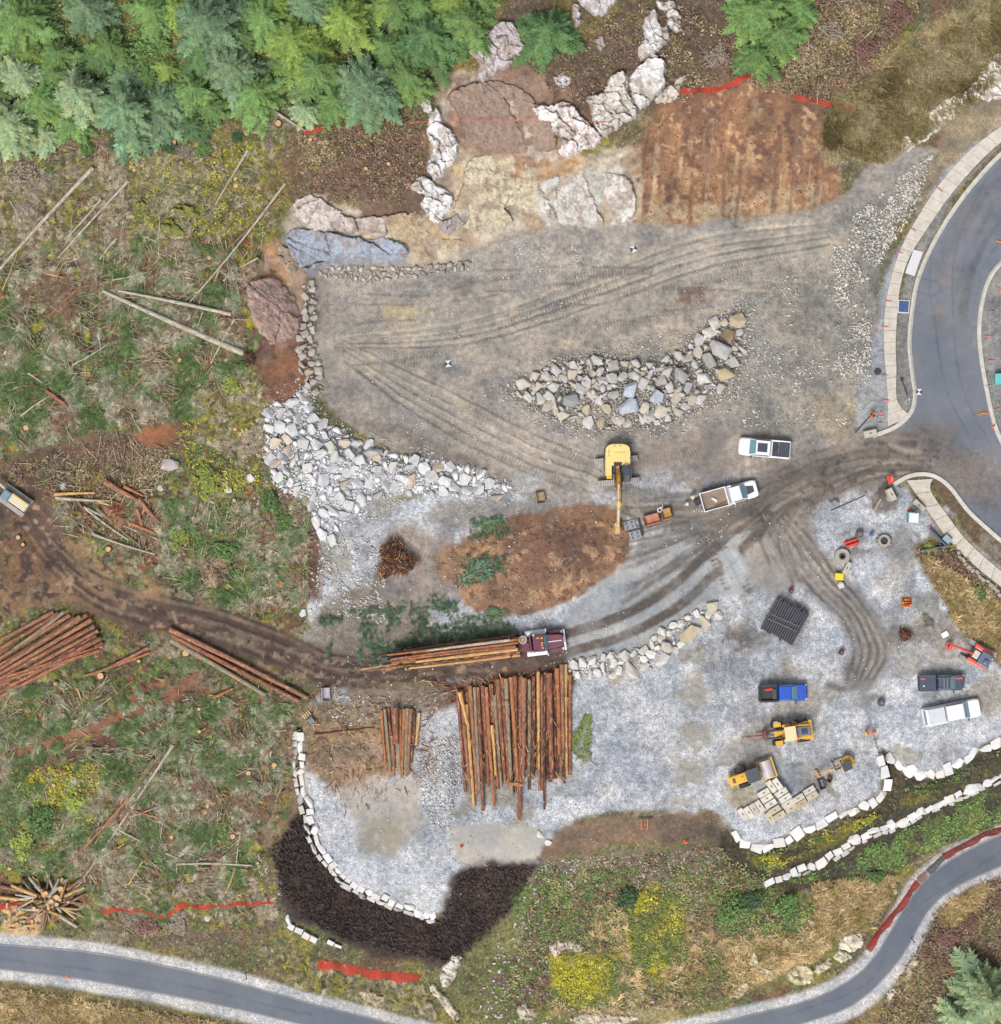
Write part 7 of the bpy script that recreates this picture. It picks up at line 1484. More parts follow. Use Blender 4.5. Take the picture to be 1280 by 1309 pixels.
# ---- log truck
def log_truck():
    ang = .12; t = empty('logging_truck', g3(688, 821), 0, 'maroon logging truck with white trim hauling a load of logs', 'logging truck')
    tilt_to_ground(t, 688, 821, ang, 5.5); h = 1.0
    m = MB(); m.box((-7.5, 0, .95), (20.5, .9, .25)); m.build('chassis', DARK, t, bevel=.02)
    m = MB(); m.prism([(.95, -.85), (2.55, -.72), (2.8, -.5), (2.8, .5), (2.55, .72), (.95, .85)], .95, 1.95, shrink=.95); hd = m.build('hood', MAROON, t, bevel=.08); m = MB(); m.box((1.85, 0, 1.965), (1.5, .12, .05)); m.box((2.83, 0, 1.4), (.06, .8, .8)); m.build('grille', CHROME, hd, bevel=.02)
    for sg in (-1, 1):
        m = MB(); m.prism([(1.15, sg * .80), (2.75, sg * .75), (2.75, sg * 1.18), (1.3, sg * 1.2)], .75, 1.25, shrink=.92); m.build('fender', WHITE if sg > 9 else MAROON, t, bevel=.06)
        m = MB(); m.box((2.7, sg * .95, 1.15), (.2, .3, .22)); m.build('headlight', LAMP, t, bevel=.04)
        m = MB(); m.cyl((-1.4, sg * 1.12, .75), (.9, sg * 1.12, .75), .34, .34, 16); m.build('fuel_tank', WHITE, t, bevel=.03)
        m = MB(); m.cyl((-.55, sg * .98, 1.2), (-.55, sg * .98, 3.2), .10, .10, 12); m.build('exhaust_stack', CHROME, t)
        m = MB(); m.box((.9, sg * 1.38, 2.1), (.12, .35, .5)); m.tube([(.75, sg * 1.0, 2.4), (.9, sg * 1.38, 2.35)], .03, 6); m.build('mirror', CHROME, t, bevel=.02)
        m = MB(); m.cyl((-1.9, sg * .6, 1.2), (-1.9, sg * 1.55, 1.9), .07, .05, 8); m.build('bunk_arm', MAROON, t)
        m = MB(); m.box((.1, sg * 1.02, 1.45), (1.3, .22, .3)); m.build('side_step', WHITE, t, bevel=.03)
    m = MB(); m.box((2.98, 0, .85), (.22, 2.35, .42)); m.build('bumper', WHITE, t, bevel=.06)
    m = MB(); m.side([(-.7, 1.0), (1.0, 1.0), (1.0, 1.95), (.55, 2.75), (-.6, 2.85), (-.7, 2.7)], 0, 0, yt=wedge_y(1.0, 1.0, 2.85, .1)); cb = m.build('cab', MAROON, t, bevel=.07)
    m = MB(); m.box((.82, 0, 2.36), (.04, 1.62, .82), ry=-.51); m.build('windshield', GLASS, cb)
    for sg in (-1, 1): m = MB(); m.box((.15, sg * .965, 2.25), (.9, .04, .55)); m.build('side_window', GLASS, cb)
    for x, y in ((.35, .55), (.35, -.55), (.35, 0), (.3, -.25), (-.1, .6)): m = MB(); m.box((x, y, 2.86), (.22, .16, .09)); m.build('roof_light', paint('amber_light', (246,190,90), .3), cb, bevel=.02)
    m = MB(); m.box((-.95, 0, 1.9), (.12, 1.9, 1.6)); m.box((-1.0, 0, 2.3), (.1, 1.6, .1)); m.build('headache_rack', MAROON, t, bevel=.02); m = MB(); m.ring((-1.75, .55, 1.5), .3, .48, .14, 22); m.ring((-1.75, .55, 1.62), .12, .22, .1, 16); m.build('hose_reel', STEEL, t); m = MB(); m.cyl((-1.75, .55, 1.5), (-1.75, .55, 1.75), .12, .1, 12); m.build('beacon', SAFETY, t)
    m = MB(); m.box((-1.7, -.3, 1.25), (1.2, .9, .3)); m.build('deck_plate', MAROON, t, bevel=.02)
    for x in (2.0, -2.6, -3.9, -14.5, -15.7):
        for sg in (-1, 1): wheel(t, x, sg * (.98 if x < 1 else 1.0), .52, .5 if x < 1 else .32, sg)
    for x in (-3.3, -15.0):
        m = MB(); m.box((x, 0, 1.25), (.3, 2.3, .25)); m.build('bunk', MAROON, t, bevel=.02)
        for sg in (-1, 1): m = MB(); m.box((x, sg * 1.12, 2.1), (.16, .12, 1.7)); m.build('stake', MAROON, t)
    # drop the trailer part to the road: bent with the ground is left out, the load follows the deck
    M = Matrix.Translation(t.location) @ t.rotation_euler.to_matrix().to_4x4()
    r = random.Random(4); rows = [(1.5, 7), (1.95, 6), (2.35, 5)]
    for z, n in rows:
        for k in range(n):
            y = (k - (n - 1) / 2) * .36; rr = r.uniform(.14, .22); x1 = -2.15 - r.uniform(0, .9); x0 = x1 - r.uniform(11.5, 15.5)
            log_obj(M @ Vector((x1, y + r.uniform(-.04, .04), z)), M @ Vector((x0, y * .9 + r.uniform(-.1, .1), z - .05 + r.uniform(-.06, .06))), rr, rr * .72, r.choice(['red','orange','pale','brown','dark','orange']), 'log loaded on the maroon logging truck', 'logs on the logging truck', bend=.004)
    log_obj(M @ Vector((-3.2, .75, 2.6)), M @ Vector((-12.6, .70, 2.5)), .17, .11, 'white', 'grey barked log topmost on the logging truck load', None, bend=.004, mat=M_BARKP)
    log_obj(M @ Vector((-8.0, -.15, 1.85)), M @ Vector((-20.2, -.55, 1.5)), .11, .06, 'pale', 'thin log reaching farthest out behind the logging truck', None, bend=.004)
    return t
log_truck()

# ---- wheel loader with forks
def loader():
    t = empty('wheel_loader', g3(1008, 935), 0, 'yellow wheel loader with cream cab roof and a long fork attachment', 'wheel loader'); tilt_to_ground(t, 1008, 935, math.pi + .13, 4)
    # local +x = front (photo left)
    m = MB(); m.prism([(-2.55, -.95), (-2.55, .95), (-1.9, 1.05), (-.5, .75), (-.5, -.75), (-1.9, -1.05)][::-1], .9, 1.55); m.build('rear_frame', YELLOW, t, bevel=.06)
    m = MB(); m.box((-1.35, 0, 1.85), (1.75, 1.05, .75)); m.build('engine_hood', GREY, t, bevel=.06); m = MB(); m.box((-1.55, 0, 2.24), (.7, .7, .05)); m.box((-1.35, 0, 2.3), (.2, .25, .15)); m.build('hood_grille', NAVY, t, bevel=.02); m = MB(); m.box((-2.35, 0, 1.4), (.35, 2.35, .8)); m.build('counterweight', YELLOW, t, bevel=.09)
    for sg in (-1, 1): m = MB(); m.box((-1.4, sg * .68, 2.05), (1.7, .14, .1), rz=sg * .05); m.build('hood_rail', YELLOW, t, bevel=.02)
    m = MB(); m.box((.15, 0, 2.2), (1.15, 1.35, 1.6), tx=.92, ty=.92); cb = m.build('cab', NAVY, t, bevel=.06); m = MB(); m.box((.15, 0, 3.05), (1.3, 1.62, .12)); m.build('cab_roof', CREAM, cb, bevel=.05)
    for sg in (-1, 1): m = MB(); m.box((.15, sg * .66, 2.4), (.9, .04, .8)); m.build('side_window', GLASS, cb)
    m = MB(); m.box((.72, 0, 2.4), (.04, 1.1, .9)); m.build('windshield', GLASS, cb)
    m = MB(); m.box((1.2, 0, 1.1), (1.2, .8, .7)); m.build('front_frame', YELLOW, t, bevel=.05)
    for x in (1.35, -1.45):
        for sg in (-1, 1):
            wheel(t, x, sg * 1.02, .70, .52, sg, rim=YELLOW)
            if x > 0: m = MB(); m.box((x, sg * 1.02, 1.5), (.85, .5, .07)); m.build('fender', YELLOW, t, bevel=.03); m = MB(); m.box((x + .1, sg * 1.34, 1.46), (.5, .16, .06)); m.build('step', STEEL, t, bevel=.02)
    for sg in (-1, 1):
        m = MB(); m.cyl((.9, sg * .42, 1.9), (2.6, sg * .42, .9), .13, .10, 8); m.build('lift_arm', DARK, t)
        m = MB(); m.cyl((.8, sg * .2, 1.3), (2.2, sg * .2, 1.1), .08, .06, 8); m.build('lift_cylinder', STEEL, t)
    m = MB(); m.box((2.75, 0, .75), (.22, 1.25, .8)); m.box((2.95, 0, .5), (.2, .9, .3)); m.build('fork_carriage', RUST, t, bevel=.02); m = MB(); m.box((4.2, .22, .35), (2.6, .14, .08), tx=.95); m.box((3.3, -.2, .35), (.9, .14, .08)); m.build('fork_tine', paint('rusty_fork', (196,128,108), .7, 0), t)
    m = MB(); m.box((-.75, .85, 2.0), (.35, .35, .12)); m.build('rear_light', RED, t, bevel=.02); m = MB(); m.ring((-.55, -.95, 1.9), .12, .24, .1, 14); m.build('air_intake', SAFETY, t)
    m = MB(); m.box((.4, -.82, 1.6), (.9, .3, .3)); m.box((.4, .82, 1.6), (.9, .3, .3)); m.build('side_tank', YELLOW, t, bevel=.04)
loader()
# ---- vibratory roller
def roller():
    ang = .33; t = empty('road_roller', g3(962, 988), 0, 'yellow road roller with pale drum beside the stacked concrete blocks', 'road roller'); tilt_to_ground(t, 962, 988, ang, 4)
    m = MB(); m.box((-1.75, 0, 1.25), (2.0, 1.25, .95), ty=.85, tx=.95); bd = m.build('engine_hood', YELLOW, t, bevel=.1); m = MB(); m.box((-2.25, 0, 1.74), (.32, .55, .03)); m.build('grille', RUST, bd); m = MB(); m.cyl((-1.25, .15, 1.7), (-1.25, .15, 2.0), .07, .06, 10); m.build('exhaust_pipe', DARK, bd)
    m = MB(); m.box((-2.72, 0, .95), (.25, 1.5, .5)); m.build('rear_bumper', YELLOW, t, bevel=.05)
    for sg in (-1, 1): wheel(t, -1.25, sg * .92, .68, .46, sg, rim=YELLOW)
    m = MB(); m.box((-.05, 0, 2.55), (1.5, 1.55, .10)); cb = m.build('canopy', NAVY, t, bevel=.05); m = MB()
    for x in (-.65, .55):
        for y in (-.65, .65): m.cyl((x, y, 1.0), (x, y, 2.55), .05, .05, 8)
    m.build('canopy_post', BLACK, t); m = MB(); m.box((-.1, 0, 1.05), (1.6, 1.3, .3)); m.box((-.35, 0, 1.4), (.5, .5, .5)); m.build('operator_deck', DARK, t, bevel=.04)
    m = MB(); m.cyl((1.65, -1.0, .74), (1.65, 1.0, .74), .74, .74, 40); m.build('drum', paint('polished_drum', (214,210,210), .4, 0, .08), t, bevel=.02)
    m = MB(); m.box((2.5, 0, .75), (.18, 2.3, .35)); m.box((.78, 0, .8), (.14, 2.3, .3)); 
    for sg in (-1, 1): m.box((1.65, sg * 1.09, .78), (1.7, .12, .3))
    m.build('drum_frame', YELLOW, t, bevel=.03); m = MB()
    for y in (-.7, .7): m.box((.75, y, 1.2), (.12, .12, .25))
    m.build('light', SAFETY, t)
roller()
# ---- mini diggers
def digger(px, py, ang, boom_ang, sc, pc, cc, nm, tr_ang, tgt, roofc):
    t = empty('mini_excavator', g3(px, py), 0, nm, 'mini excavator'); t.location.z = hz(px, py) + .02; t.rotation_euler = (0, 0, ang)
    uc = empty('undercarriage', (0, 0, 0)); uc.parent = t; uc.rotation_euler = (0, 0, tr_ang - ang)
    for y in (-.72 * sc, .72 * sc): track_part(uc, 2.5 * sc, .36 * sc, y, .5 * sc)
    m = MB(); m.box((0, 0, .4 * sc), (1.0 * sc, 1.2 * sc, .3 * sc)); m.build('car_frame', DARK, uc)
    return t
def digger_orange():
    t = digger(1249, 838, math.pi - .55, 0, 1.45, ORANGE, None, 'orange mini excavator with folded boom at the east bank', math.pi - .5, None, None); sc = 1.45
    # local +x front (up-left in the photo)
    for sg in (-1, 1): m = MB(); m.prism([(-1.55, sg * .55), (-1.2, sg * 1.05), (.9, sg * 1.12), (1.05, sg * .95), (.9, sg * .62), (-.6, sg * .6)] if sg > 0 else [(-1.55, sg * .55), (-.6, sg * .6), (.9, sg * .62), (1.05, sg * .95), (.9, sg * 1.12), (-1.2, sg * 1.05)], .75, 1.45); m.build('side_cover', ORANGE, t, bevel=.1)
    m = MB(); m.box((-.75, 0, 1.35), (1.5, 1.6, .9), tx=.92); m.box((-.9, .2, 1.95), (.5, .5, .3)); m.build('engine_cover', paint('slate_cover', (98,112,138), .5), t, bevel=.08); m = MB(); m.box((.35, 0, 1.0), (1.1, 1.2, .4)); m.build('deck', DARK, t); m = MB(); m.box((.35, 0, 1.3), (.7, .9, .25)); m.build('seat_deck', paint('cream_deck', (222,216,206), .6), t, bevel=.05); m = MB(); m.cyl((-1.35, -.45, 1.5), (-1.35, -.45, 2.1), .09, .08, 10); m.build('exhaust_pipe', CHROME, t)
    m = MB(); m.cyl((.8, .1, 1.2), (2.2, .35, 2.6), .17, .15, 8); m.cyl((2.2, .35, 2.6), (3.4, .55, 1.9), .15, .12, 8); m.build('boom', ORANGE, t); m = MB(); m.cyl((3.4, .55, 2.0), (3.3, 1.0, .8), .14, .10, 8); m.cyl((3.5, .2, 2.0), (3.3, 1.0, 1.6), .09, .09, 8); m.build('arm', ORANGE, t); m = MB(); m.cyl((1.3, .3, 1.5), (2.6, .55, 2.2), .07, .05, 8); m.build('boom_cylinder', CHROME, t); m = MB(); m.ring((3.35, .75, .4), .25, .42, .5, 14); m.build('bucket', ORANGE, t)
    m = MB(); m.box((1.75, -1.02, .4), (.9, .12, .25)); m.build('blade', STEEL, t)
digger_orange()
def digger_yellow():
    t = digger(1079, 975, math.pi + .42, 0, .78, YELLOW, None, 'yellow mini excavator with black canopy below the wheel loader', math.pi + .38, None, None)
    m = MB(); m.prism([(-.95, -.55), (-1.05, 0), (-.95, .55), (-.5, .85), (.6, .85), (.6, .2), (.0, -.75), (-.5, -.8)][::-1], .55, 1.35); m.build('house', YELLOW, t, bevel=.1)
    m = MB(); m.box((0, .2, 2.1), (1.1, 1.05, .08)); m.build('canopy', NAVY, t, bevel=.03); m = MB()
    for x in (-.45, .45):
        for y in (-.25, .65): m.cyl((x, y, 1.2), (x, y, 2.1), .03, .03, 6)
    m.build('canopy_post', BLACK, t); m = MB(); m.box((-.1, .2, 1.35), (.4, .45, .5)); m.build('seat', BLACK, t, bevel=.05)
    m = MB(); m.cyl((.7, -.15, 1.0), (1.7, -.15, 1.9), .11, .1, 8); m.cyl((1.7, -.15, 1.9), (2.4, -.15, 1.6), .1, .08, 8); m.build('boom', YELLOW, t); m = MB(); m.cyl((2.4, -.15, 1.7), (3.1, -.15, .7), .08, .06, 8); m.build('arm', YELLOW, t); m = MB(); m.box((3.3, -.15, .4), (.22, 1.0, .35), rz=.1); m.build('bucket', paint('copper_bucket', (222,156,122), .6, 0), t, bevel=.03); m = MB(); m.cyl((.8, -.15, 1.3), (1.8, -.15, 2.1), .05, .04, 8); m.build('boom_cylinder', STEEL, t); m = MB(); m.box((1.35, 0, .35), (.1, 1.4, .3)); m.build('blade', STEEL, t)
    for sg in (-1, 1): m = MB(); m.box((1.0, sg * .5, .35), (.7, .08, .1)); m.build('blade_arm', STEEL, t)
digger_yellow()
# feller at the left edge
t = empty('forestry_machine', g3(16, 636), -.62, 'white and yellow forestry machine on the haul road at the left edge', 'forestry machine'); m = MB(); m.box((1.3, .1, 1.3), (2.9, 1.4, 1.3), tx=.94, ty=.9); m.build('body', paint('cream_body', (228,218,190), .5), t, bevel=.1); m = MB(); m.box((1.2, .62, 1.98), (2.6, .14, .05)); m.build('yellow_stripe', YELLOW, t); m = MB(); m.box((-.6, 0, 1.6), (1.2, 1.3, 1.4)); m.build('cab', GREY, t, bevel=.1); m = MB(); m.box((-.6, 0, 2.32), (.8, .9, .04)); m.build('roof_window', GLASS, t); m = MB(); m.cyl((-.8, .5, 1.5), (-3.4, .9, 2.0), .22, .16, 8); m.build('boom', STEEL, t)
for sg in (-1, 1): track_part(t, 4.4, .6, sg * 1.05, .9, x=.5)
t.scale = (.82, .82, .82)
# ================================================================ SITE THINGS AND PEOPLE
def single(name, mb, mat, loc, rz, label, cat, group=None, bevel=.02):
    o = mb.build(name, mat, None, bevel=bevel); o.location = loc; o.rotation_euler = (0, 0, rz); return tag(o, label, cat, group)
M_BLOCK = mat_plain('cast_concrete', C(206,200,184), .85, var=.14, scale=2.2, dirt=C(160,142,108), dirt_amt=.6)
M_LOCK = objtone_mat('cast_block', var=.16, scale=1.6, stain=C(170,158,132), amt=.6)
# stacked concrete blocks
BL = [(929+20,1045-5,-.95,0,1),(957,1038,-.95,0,1),(964,1034,-.95,0,1),(971,1030,-.95,0,1),(976,1013,.55,0,1),(980,1020,.55,0,1),(985,1027,.55,0,1),(990,1035,.55,0,0),(996,1042,.55,0,0),(984,1045,-.95,0,0),(985,1004,-.95,1,1),(993,1001,-.95,1,1),(998,1012,.55,1,1),(1003,1019,.55,1,1),(1007,1027,.55,0,1),(1011,1033,.55,0,0),(1020,1020,.55,0,1),(1024,1027,.55,0,0),(1034,1010,.55,0,1),(1038,1017,.55,0,0)]
for k, (x, y, a, lv, light) in enumerate(BL):
    t = empty('concrete_block', g3(x, y, lv * .62), a, 'grey cast concrete block in the group beside the road roller', 'concrete block', 'cast concrete blocks beside the roller')
    m = MB(); m.box((0, 0, .3), (1.40, .66, .6)); bo_ = m.build('block', M_LOCK, t, bevel=.05); bo_.color = (*tone((228,224,216) if light else (206,194,170), 12, .6), 1)
    m = MB(); m.box((0, 0, .6), (.3, .16, .06)); m.build('lifting_recess', paint('recess_grey', (150,142,126), .9, 0), t, bevel=.02)
# barriers by the road ends
def barrier(x, y, a, label, L_=2.4, w=.8):
    t = empty('concrete_barrier', g3(x, y, .0), a, label, 'concrete barrier'); m = MB(); m.box((0, 0, .4), (L_, w, .85), ty=.72, tx=.97); m.build('block', M_BLOCK, t, bevel=.05)
    m = MB(); m.box((0, 0, .84), (.3, .1, .04)); m.build('lifting_eye', DARK, t)
barrier(1112, 554, .22, 'concrete barrier at the end of the kerb by the dirt pad', 1.5, .95); barrier(1139, 632, -1.1, 'grey concrete barrier block at the end of the south kerb', 1.5, .9); barrier(1174, 646, -.75, 'concrete barrier block with yellow stain by the south pavement', 1.6, .8); barrier(1082, 726, 1.1, 'long concrete block between concrete ring and yellow bin', 1.5, .7)
M_RINGC = mat_plain('ring_concrete', C(184,176,168), .9, var=.18, scale=2, dirt=C(130,118,108), dirt_amt=.5)
t = empty('concrete_ring', g3(1076, 711), 0, 'concrete manhole ring with dark hole on the gravel', 'manhole ring'); m = MB(); m.ring((0, 0, 0), .34, .86, .8, 30); m.build('ring', M_RINGC, t, bevel=.04); m = MB(); m.ring((0, 0, .78), .24, .40, .06, 24); m.build('rim', DARK, t); m = MB(); m.cyl((0, 0, .02), (0, 0, .3), .36, .36, 24); m.build('well', BLACK, t)
t = empty('concrete_ring', g3(1130, 691), 0, 'stony manhole ring half buried in rubble, right of the other ring', 'manhole ring'); m = MB(); m.ring((0, 0, 0), .42, .70, .5, 26); m.build('ring', M_RINGC, t, bevel=.05); m = MB(); m.cyl((0, 0, .02), (0, 0, .2), .42, .42, 20); m.build('well', BLACK, t)
for k in range(12): rock(1130 + math.cos(k * .55) * 8.5, 691 + math.sin(k * .55) * 8.5, random.uniform(2, 3.4), (150,144,138), 'grey stone heaped round the half buried manhole ring', 'stones round the manhole ring', lift=.6)
# orange traffic boards, yellow bin, drums, pallet
t = empty('traffic_barricade', g3(1088, 694, .05), .32, 'pair of orange plastic barricades lying above the concrete ring', 'barricade'); 
for k in (0, 1): m = MB(); m.box((-.05 + k * .1, .2 - k * .42, .3), (1.5, .34, .5), ty=.6); m.build('panel', paint('barrier_red', (252,62,40), .5, 0), t, bevel=.06)
m = MB(); 
for k in (-.5, .5): m.box((k, 0, .35), (.12, .9, .1))
m.build('foot', DARK, t)
t = empty('bin', g3(1072, 737), -.1, 'yellow lidded bin beside the long concrete block', 'bin'); m = MB(); m.box((0, 0, .4), (.9, .72, .8), tx=1.06, ty=1.06); m.build('tub', paint('bin_yellow', (250,222,20), .5, 0), t, bevel=.06); m = MB(); m.box((0, 0, .83), (1.0, .82, .1), tx=.9, ty=.9); m.build('lid', paint('bin_yellow', (250,222,20), .5, 0), t, bevel=.04)
t = empty('bulk_bag', g3(1075, 748), .5, 'crumpled white sack below the yellow bin', 'sack'); m = MB(); m.prism([(-.4, -.35), (.35, -.45), (.45, .2), (.1, .5), (-.4, .3)], 0, .5, shrink=.75); m.build('sack', paint('sack_white', (226,220,212), .9, 0), t, bevel=.12, seg=3); m = MB(); m.box((0, .1, .52), (.3, .12, .12)); m.build('tie', LAMP, t)
for (x, y, c, r_, lb) in [(1114, 683, (54,110,196), .22, 'small blue drum by the concrete rings'), (1098, 683, (96,84,76), .42, 'brown drum above the orange barricades'), (1011, 755, (52,52,56), .26, 'black drum with red cap by the tarp heap'), (1075, 834, (52,52,56), .28, 'black drum with red cap beside the curved track'), (1126, 898, (72,76,88), .4, 'dark box shaped drum between the pickups')]:
    t = empty('drum', g3(x, y), 0, lb, 'drum'); m = MB(); m.cyl((0, 0, 0), (0, 0, .85), r_, r_, 20); m.cyl((0, 0, .28), (0, 0, .34), r_ * 1.05, r_ * 1.05, 20); m.cyl((0, 0, .56), (0, 0, .62), r_ * 1.05, r_ * 1.05, 20); m.build('barrel', paint('drum_%d' % x, c, .5, 0), t, bevel=.02); m = MB(); m.cyl((.04, 0, .84), (.04, 0, .92), r_ * .5, r_ * .45, 14); m.build('cap', RED if 'red' in lb else GREY, t)
t = empty('pallet_of_parts', g3(1159, 770), .05, 'orange pallet of fittings on the gravel below the east bank', 'pallet'); m = MB()
for k in range(5): m.box((0, -.45 + k * .22, .12), (1.15, .14, .04))
for k in (-.5, 0, .5): m.box((k, 0, .05), (.1, 1.05, .1))
m.build('pallet', paint('pallet_wood', (196,120,60), .8, 0, .2), t)
for i in range(4):
    for j in range(3):
        m = MB(); m.cyl((-.42 + i * .28, -.32 + j * .32, .14), (-.42 + i * .28, -.32 + j * .32, .5), .11, .09, 10); m.build('fitting', [SAFETY, YELLOW, RUST, RED][(i * 3 + j * 5) % 4], t, bevel=.01)
# portable toilet, teal tank
t = empty('portable_toilet', g3(1165, 661), -.05, 'white roofed portable toilet with teal sides by the south pavement', 'portable toilet'); m = MB(); m.box((0, 0, 1.05), (1.12, 1.16, 2.1)); bd = m.build('cabin', TEAL, t, bevel=.04); m = MB(); m.box((0, -.05, 2.17), (1.18, 1.18, .18), tx=.86, ty=.86); m.build('roof', paint('roof_white', (246,250,252), .4), t, bevel=.06); m = MB(); m.box((0, -.6, 1.0), (.75, .04, 1.8)); m.build('door', paint('door_teal', (120,206,206), .5), t); m = MB(); m.cyl((.15, .45, 2.1), (.15, .45, 2.5), .06, .06, 10); m.build('vent_pipe', DARK, t); m = MB(); m.box((-.25, .75, .2), (.5, .25, .35)); m.build('handle_bar', SAFETY, t)
t = empty('utility_box', g3(1277, 485), .03, 'teal utility box on the road island', 'utility box'); m = MB(); m.box((0, 0, .5), (1.1, 1.15, 1.0)); m.build('cabinet', TEAL, t, bevel=.04); m = MB(); m.box((0, 0, 1.03), (1.2, 1.25, .07)); m.build('lid', paint('lid_teal', (110,206,204), .5), t, bevel=.02)
t = empty('blue_vault', g3(1155, 392, .1), -.05, 'square blue vault lid between pavement and kerb', 'vault lid'); m = MB(); m.box((0, 0, .05), (1.32, 1.5, .16)); m.build('frame', CHROME, t, bevel=.02); m = MB(); m.box((0, 0, .14), (1.1, 1.26, .05)); m.build('lid', paint('vault_blue', (66,92,142), .4), t, bevel=.01)
t = empty('drain_vault', g3(1210, 689), -.75, 'pale blue slatted vault lid beside the south pavement', 'vault lid'); m = MB(); m.box((0, 0, .3), (.95, .75, .6)); m.build('box', GREY, t, bevel=.02); m = MB()
for k in range(6): m.box((-.36 + k * .145, 0, .62), (.1, .66, .05))
m.build('slat', paint('slat_blue', (176,204,220), .4), t)
t = empty('manhole', g3(1122, 475, .02), 0, 'dark round manhole lid on the blue grey gravel', 'manhole lid'); m = MB(); m.cyl((0, 0, -.05), (0, 0, .05), .34, .34, 26); m.build('lid', BLACK, t, bevel=.01); m = MB(); m.ring((0, 0, -.05), .34, .42, .12, 26); m.build('frame', DARK, t)
t = empty('street_lamp', g3(1156, 498, .1), 0, 'black lamp post lying in the strip beside the kerb', 'lamp post'); m = MB(); m.cyl((-.25, .95, .15), (.35, -.75, .15), .055, .05, 10); m.build('post', BLACK, t); m = MB(); m.box((-.3, 1.1, .18), (.3, .35, .18), rz=.4); m.build('lamp_head', BLACK, t, bevel=.04)
t = empty('hoarding_frame', g3(1160, 512, .1), .6, 'white frame lying by the black lamp post', 'frame'); m = MB(); m.tube([(-.4, 0, .1), (.35, .1, .1)], .04, 6); m.tube([(.1, -.2, .1), (.4, .1, .1)], .04, 6); m.build('frame', CHROME, t)
# plastic covered steel stack (black tarp)
t = empty('tarp_stack', g3(1003, 794), .55, 'square stack under ribbed black tarpaulin on the gravel', 'covered stack'); m = MB(); n = 15
for k in range(n):
    y = -1.9 + k * .272; m.box((random.uniform(-.12, .12), y, .42 + .06 * math.sin(k * 1.7)), (4.1 + random.uniform(-.3, .2), .235, .7 + random.uniform(-.12, .12)))
t.rotation_euler = (0, 0, -.5 + 1.57); m.build('tarpaulin', mat_plain('black_tarp', C(74,76,84), .42, var=.3, scale=3), t, bevel=.05); m = MB()
for x in (-.5, .1): m.box((x, .1, .84), (.12, 3.7, .06), rz=.08)
m.build('strap', mat_plain('tarp_strap', C(104,108,116), .5), t)
# road signs, bollards, targets
def sign(x, y, a, size, c, label, diamond=False, mark=None):
    t = empty('road_sign', g3(x, y), a, label, 'road sign'); m = MB(); m.box((0, 0, 1.2), (size, size, .03), rz=math.pi / 4 if diamond else 0, rx=0, ry=.35); p = m.build('panel', c, t, bevel=.01)
    if mark:
        for s in mark: m = MB(); m.box((s[0], s[1], 1.235), (s[2], s[3], .02), ry=.35, rz=math.pi / 4); m.build('marking', BLACK if s[4] == 0 else LAMP, p)
    m = MB(); m.tube([(-.05, 0, 1.2), (.1, 0, 0)], .03, 6); m.tube([(-.05, 0, 1.0), (-.45, .3, 0)], .025, 6); m.tube([(-.05, 0, 1.0), (-.45, -.3, 0)], .025, 6); m.build('stand', DARK, t)
sign(1114, 531, .2, .62, SAFETY, 'orange diamond road sign with black pattern by the kerb end', True, [(-.12, .12, .24, .24, 0), (.12, -.12, .24, .24, 0)])
sign(1137, 613, .25, .85, paint('sign_red', (252,88,66), .6, 0), 'red orange sign board at the south kerb end', False, [(.12, -.1, .3, .08, 1), (.16, .1, .2, .08, 1)])
sign(1125, 530, 0, .36, RED, 'small red and white round sign beside the orange diamond sign', False, [(0, .05, .16, .16, 1)])
def cone(x, y, label, c=SAFETY):
    t = empty('traffic_cone', g3(x, y, .02), random.random(), label, 'traffic cone'); m = MB(); m.box((0, 0, .03), (.42, .42, .05)); m.cyl((0, 0, .05), (0, 0, .7), .16, .03, 16); m.build('cone', c, t, bevel=.01); m = MB(); m.cyl((0, 0, .35), (0, 0, .47), .112, .085, 16, cap=False); m.build('band', LAMP, t)
cone(1270, 545, 'orange cone on the east kerb of the road'); cone(590, 1082, 'orange cone with dark base on the muddy gravel corner'); cone(886, 1096, 'small red cone on the brown bank') if False else cone(877, 1076, 'small red cone on the brown bank above the mound')
t = empty('drain_sock', g3(1257, 529, .05), 0, 'curved orange drain sock on the road beside the island kerb', 'drain sock'); m = MB(); m.tube([(-.65, -.15, .08), (-.3, .05, .08), (.1, .1, .08), (.6, .05, .08)], .09, 10); m.build('sock', paint('sock_orange', (252,140,40), .8, 0), t); m = MB(); m.cyl((.6, .05, .08), (.7, .05, .08), .05, .03, 8); m.build('knot', DARK, t)
t = empty('drain_sock', g3(1279, 310, .05), -.4, 'orange drain sock cut by the right edge of the photo', 'drain sock'); m = MB(); m.tube([(-.5, 0, .08), (0, .05, .08), (.6, 0, .08)], .09, 10); m.build('sock', paint('sock_orange', (252,140,40), .8, 0), t)
def target(x, y, a, sz, label):
    t = empty('survey_target', g3(x, y, .06), a, label, 'survey target'); m = MB(); m.box((0, 0, 0), (sz, sz, .02)); m.build('board', LAMP, t); m = MB(); q = sz / 2
    for s in (1, -1): m.add([(0, 0, .014), (s * q, q * .95 * s, .014), (s * q, -q * .95 * s, .014), (0, 0, .02), (s * q, q * .95 * s, .02), (s * q, -q * .95 * s, .02)], [(0, 2, 1), (3, 4, 5), (0, 1, 4, 3), (1, 2, 5, 4), (2, 0, 3, 5)])
    m.build('marking', NAVY, t)
target(810, 318, .4, .72, 'black and white survey target on the upper pad under the white rock face'); target(573, 465, .1, .72, 'black and white survey target in the middle left of the pad'); target(1175, 501, -.1, .66, 'white and blue survey target on the road by the kerb')
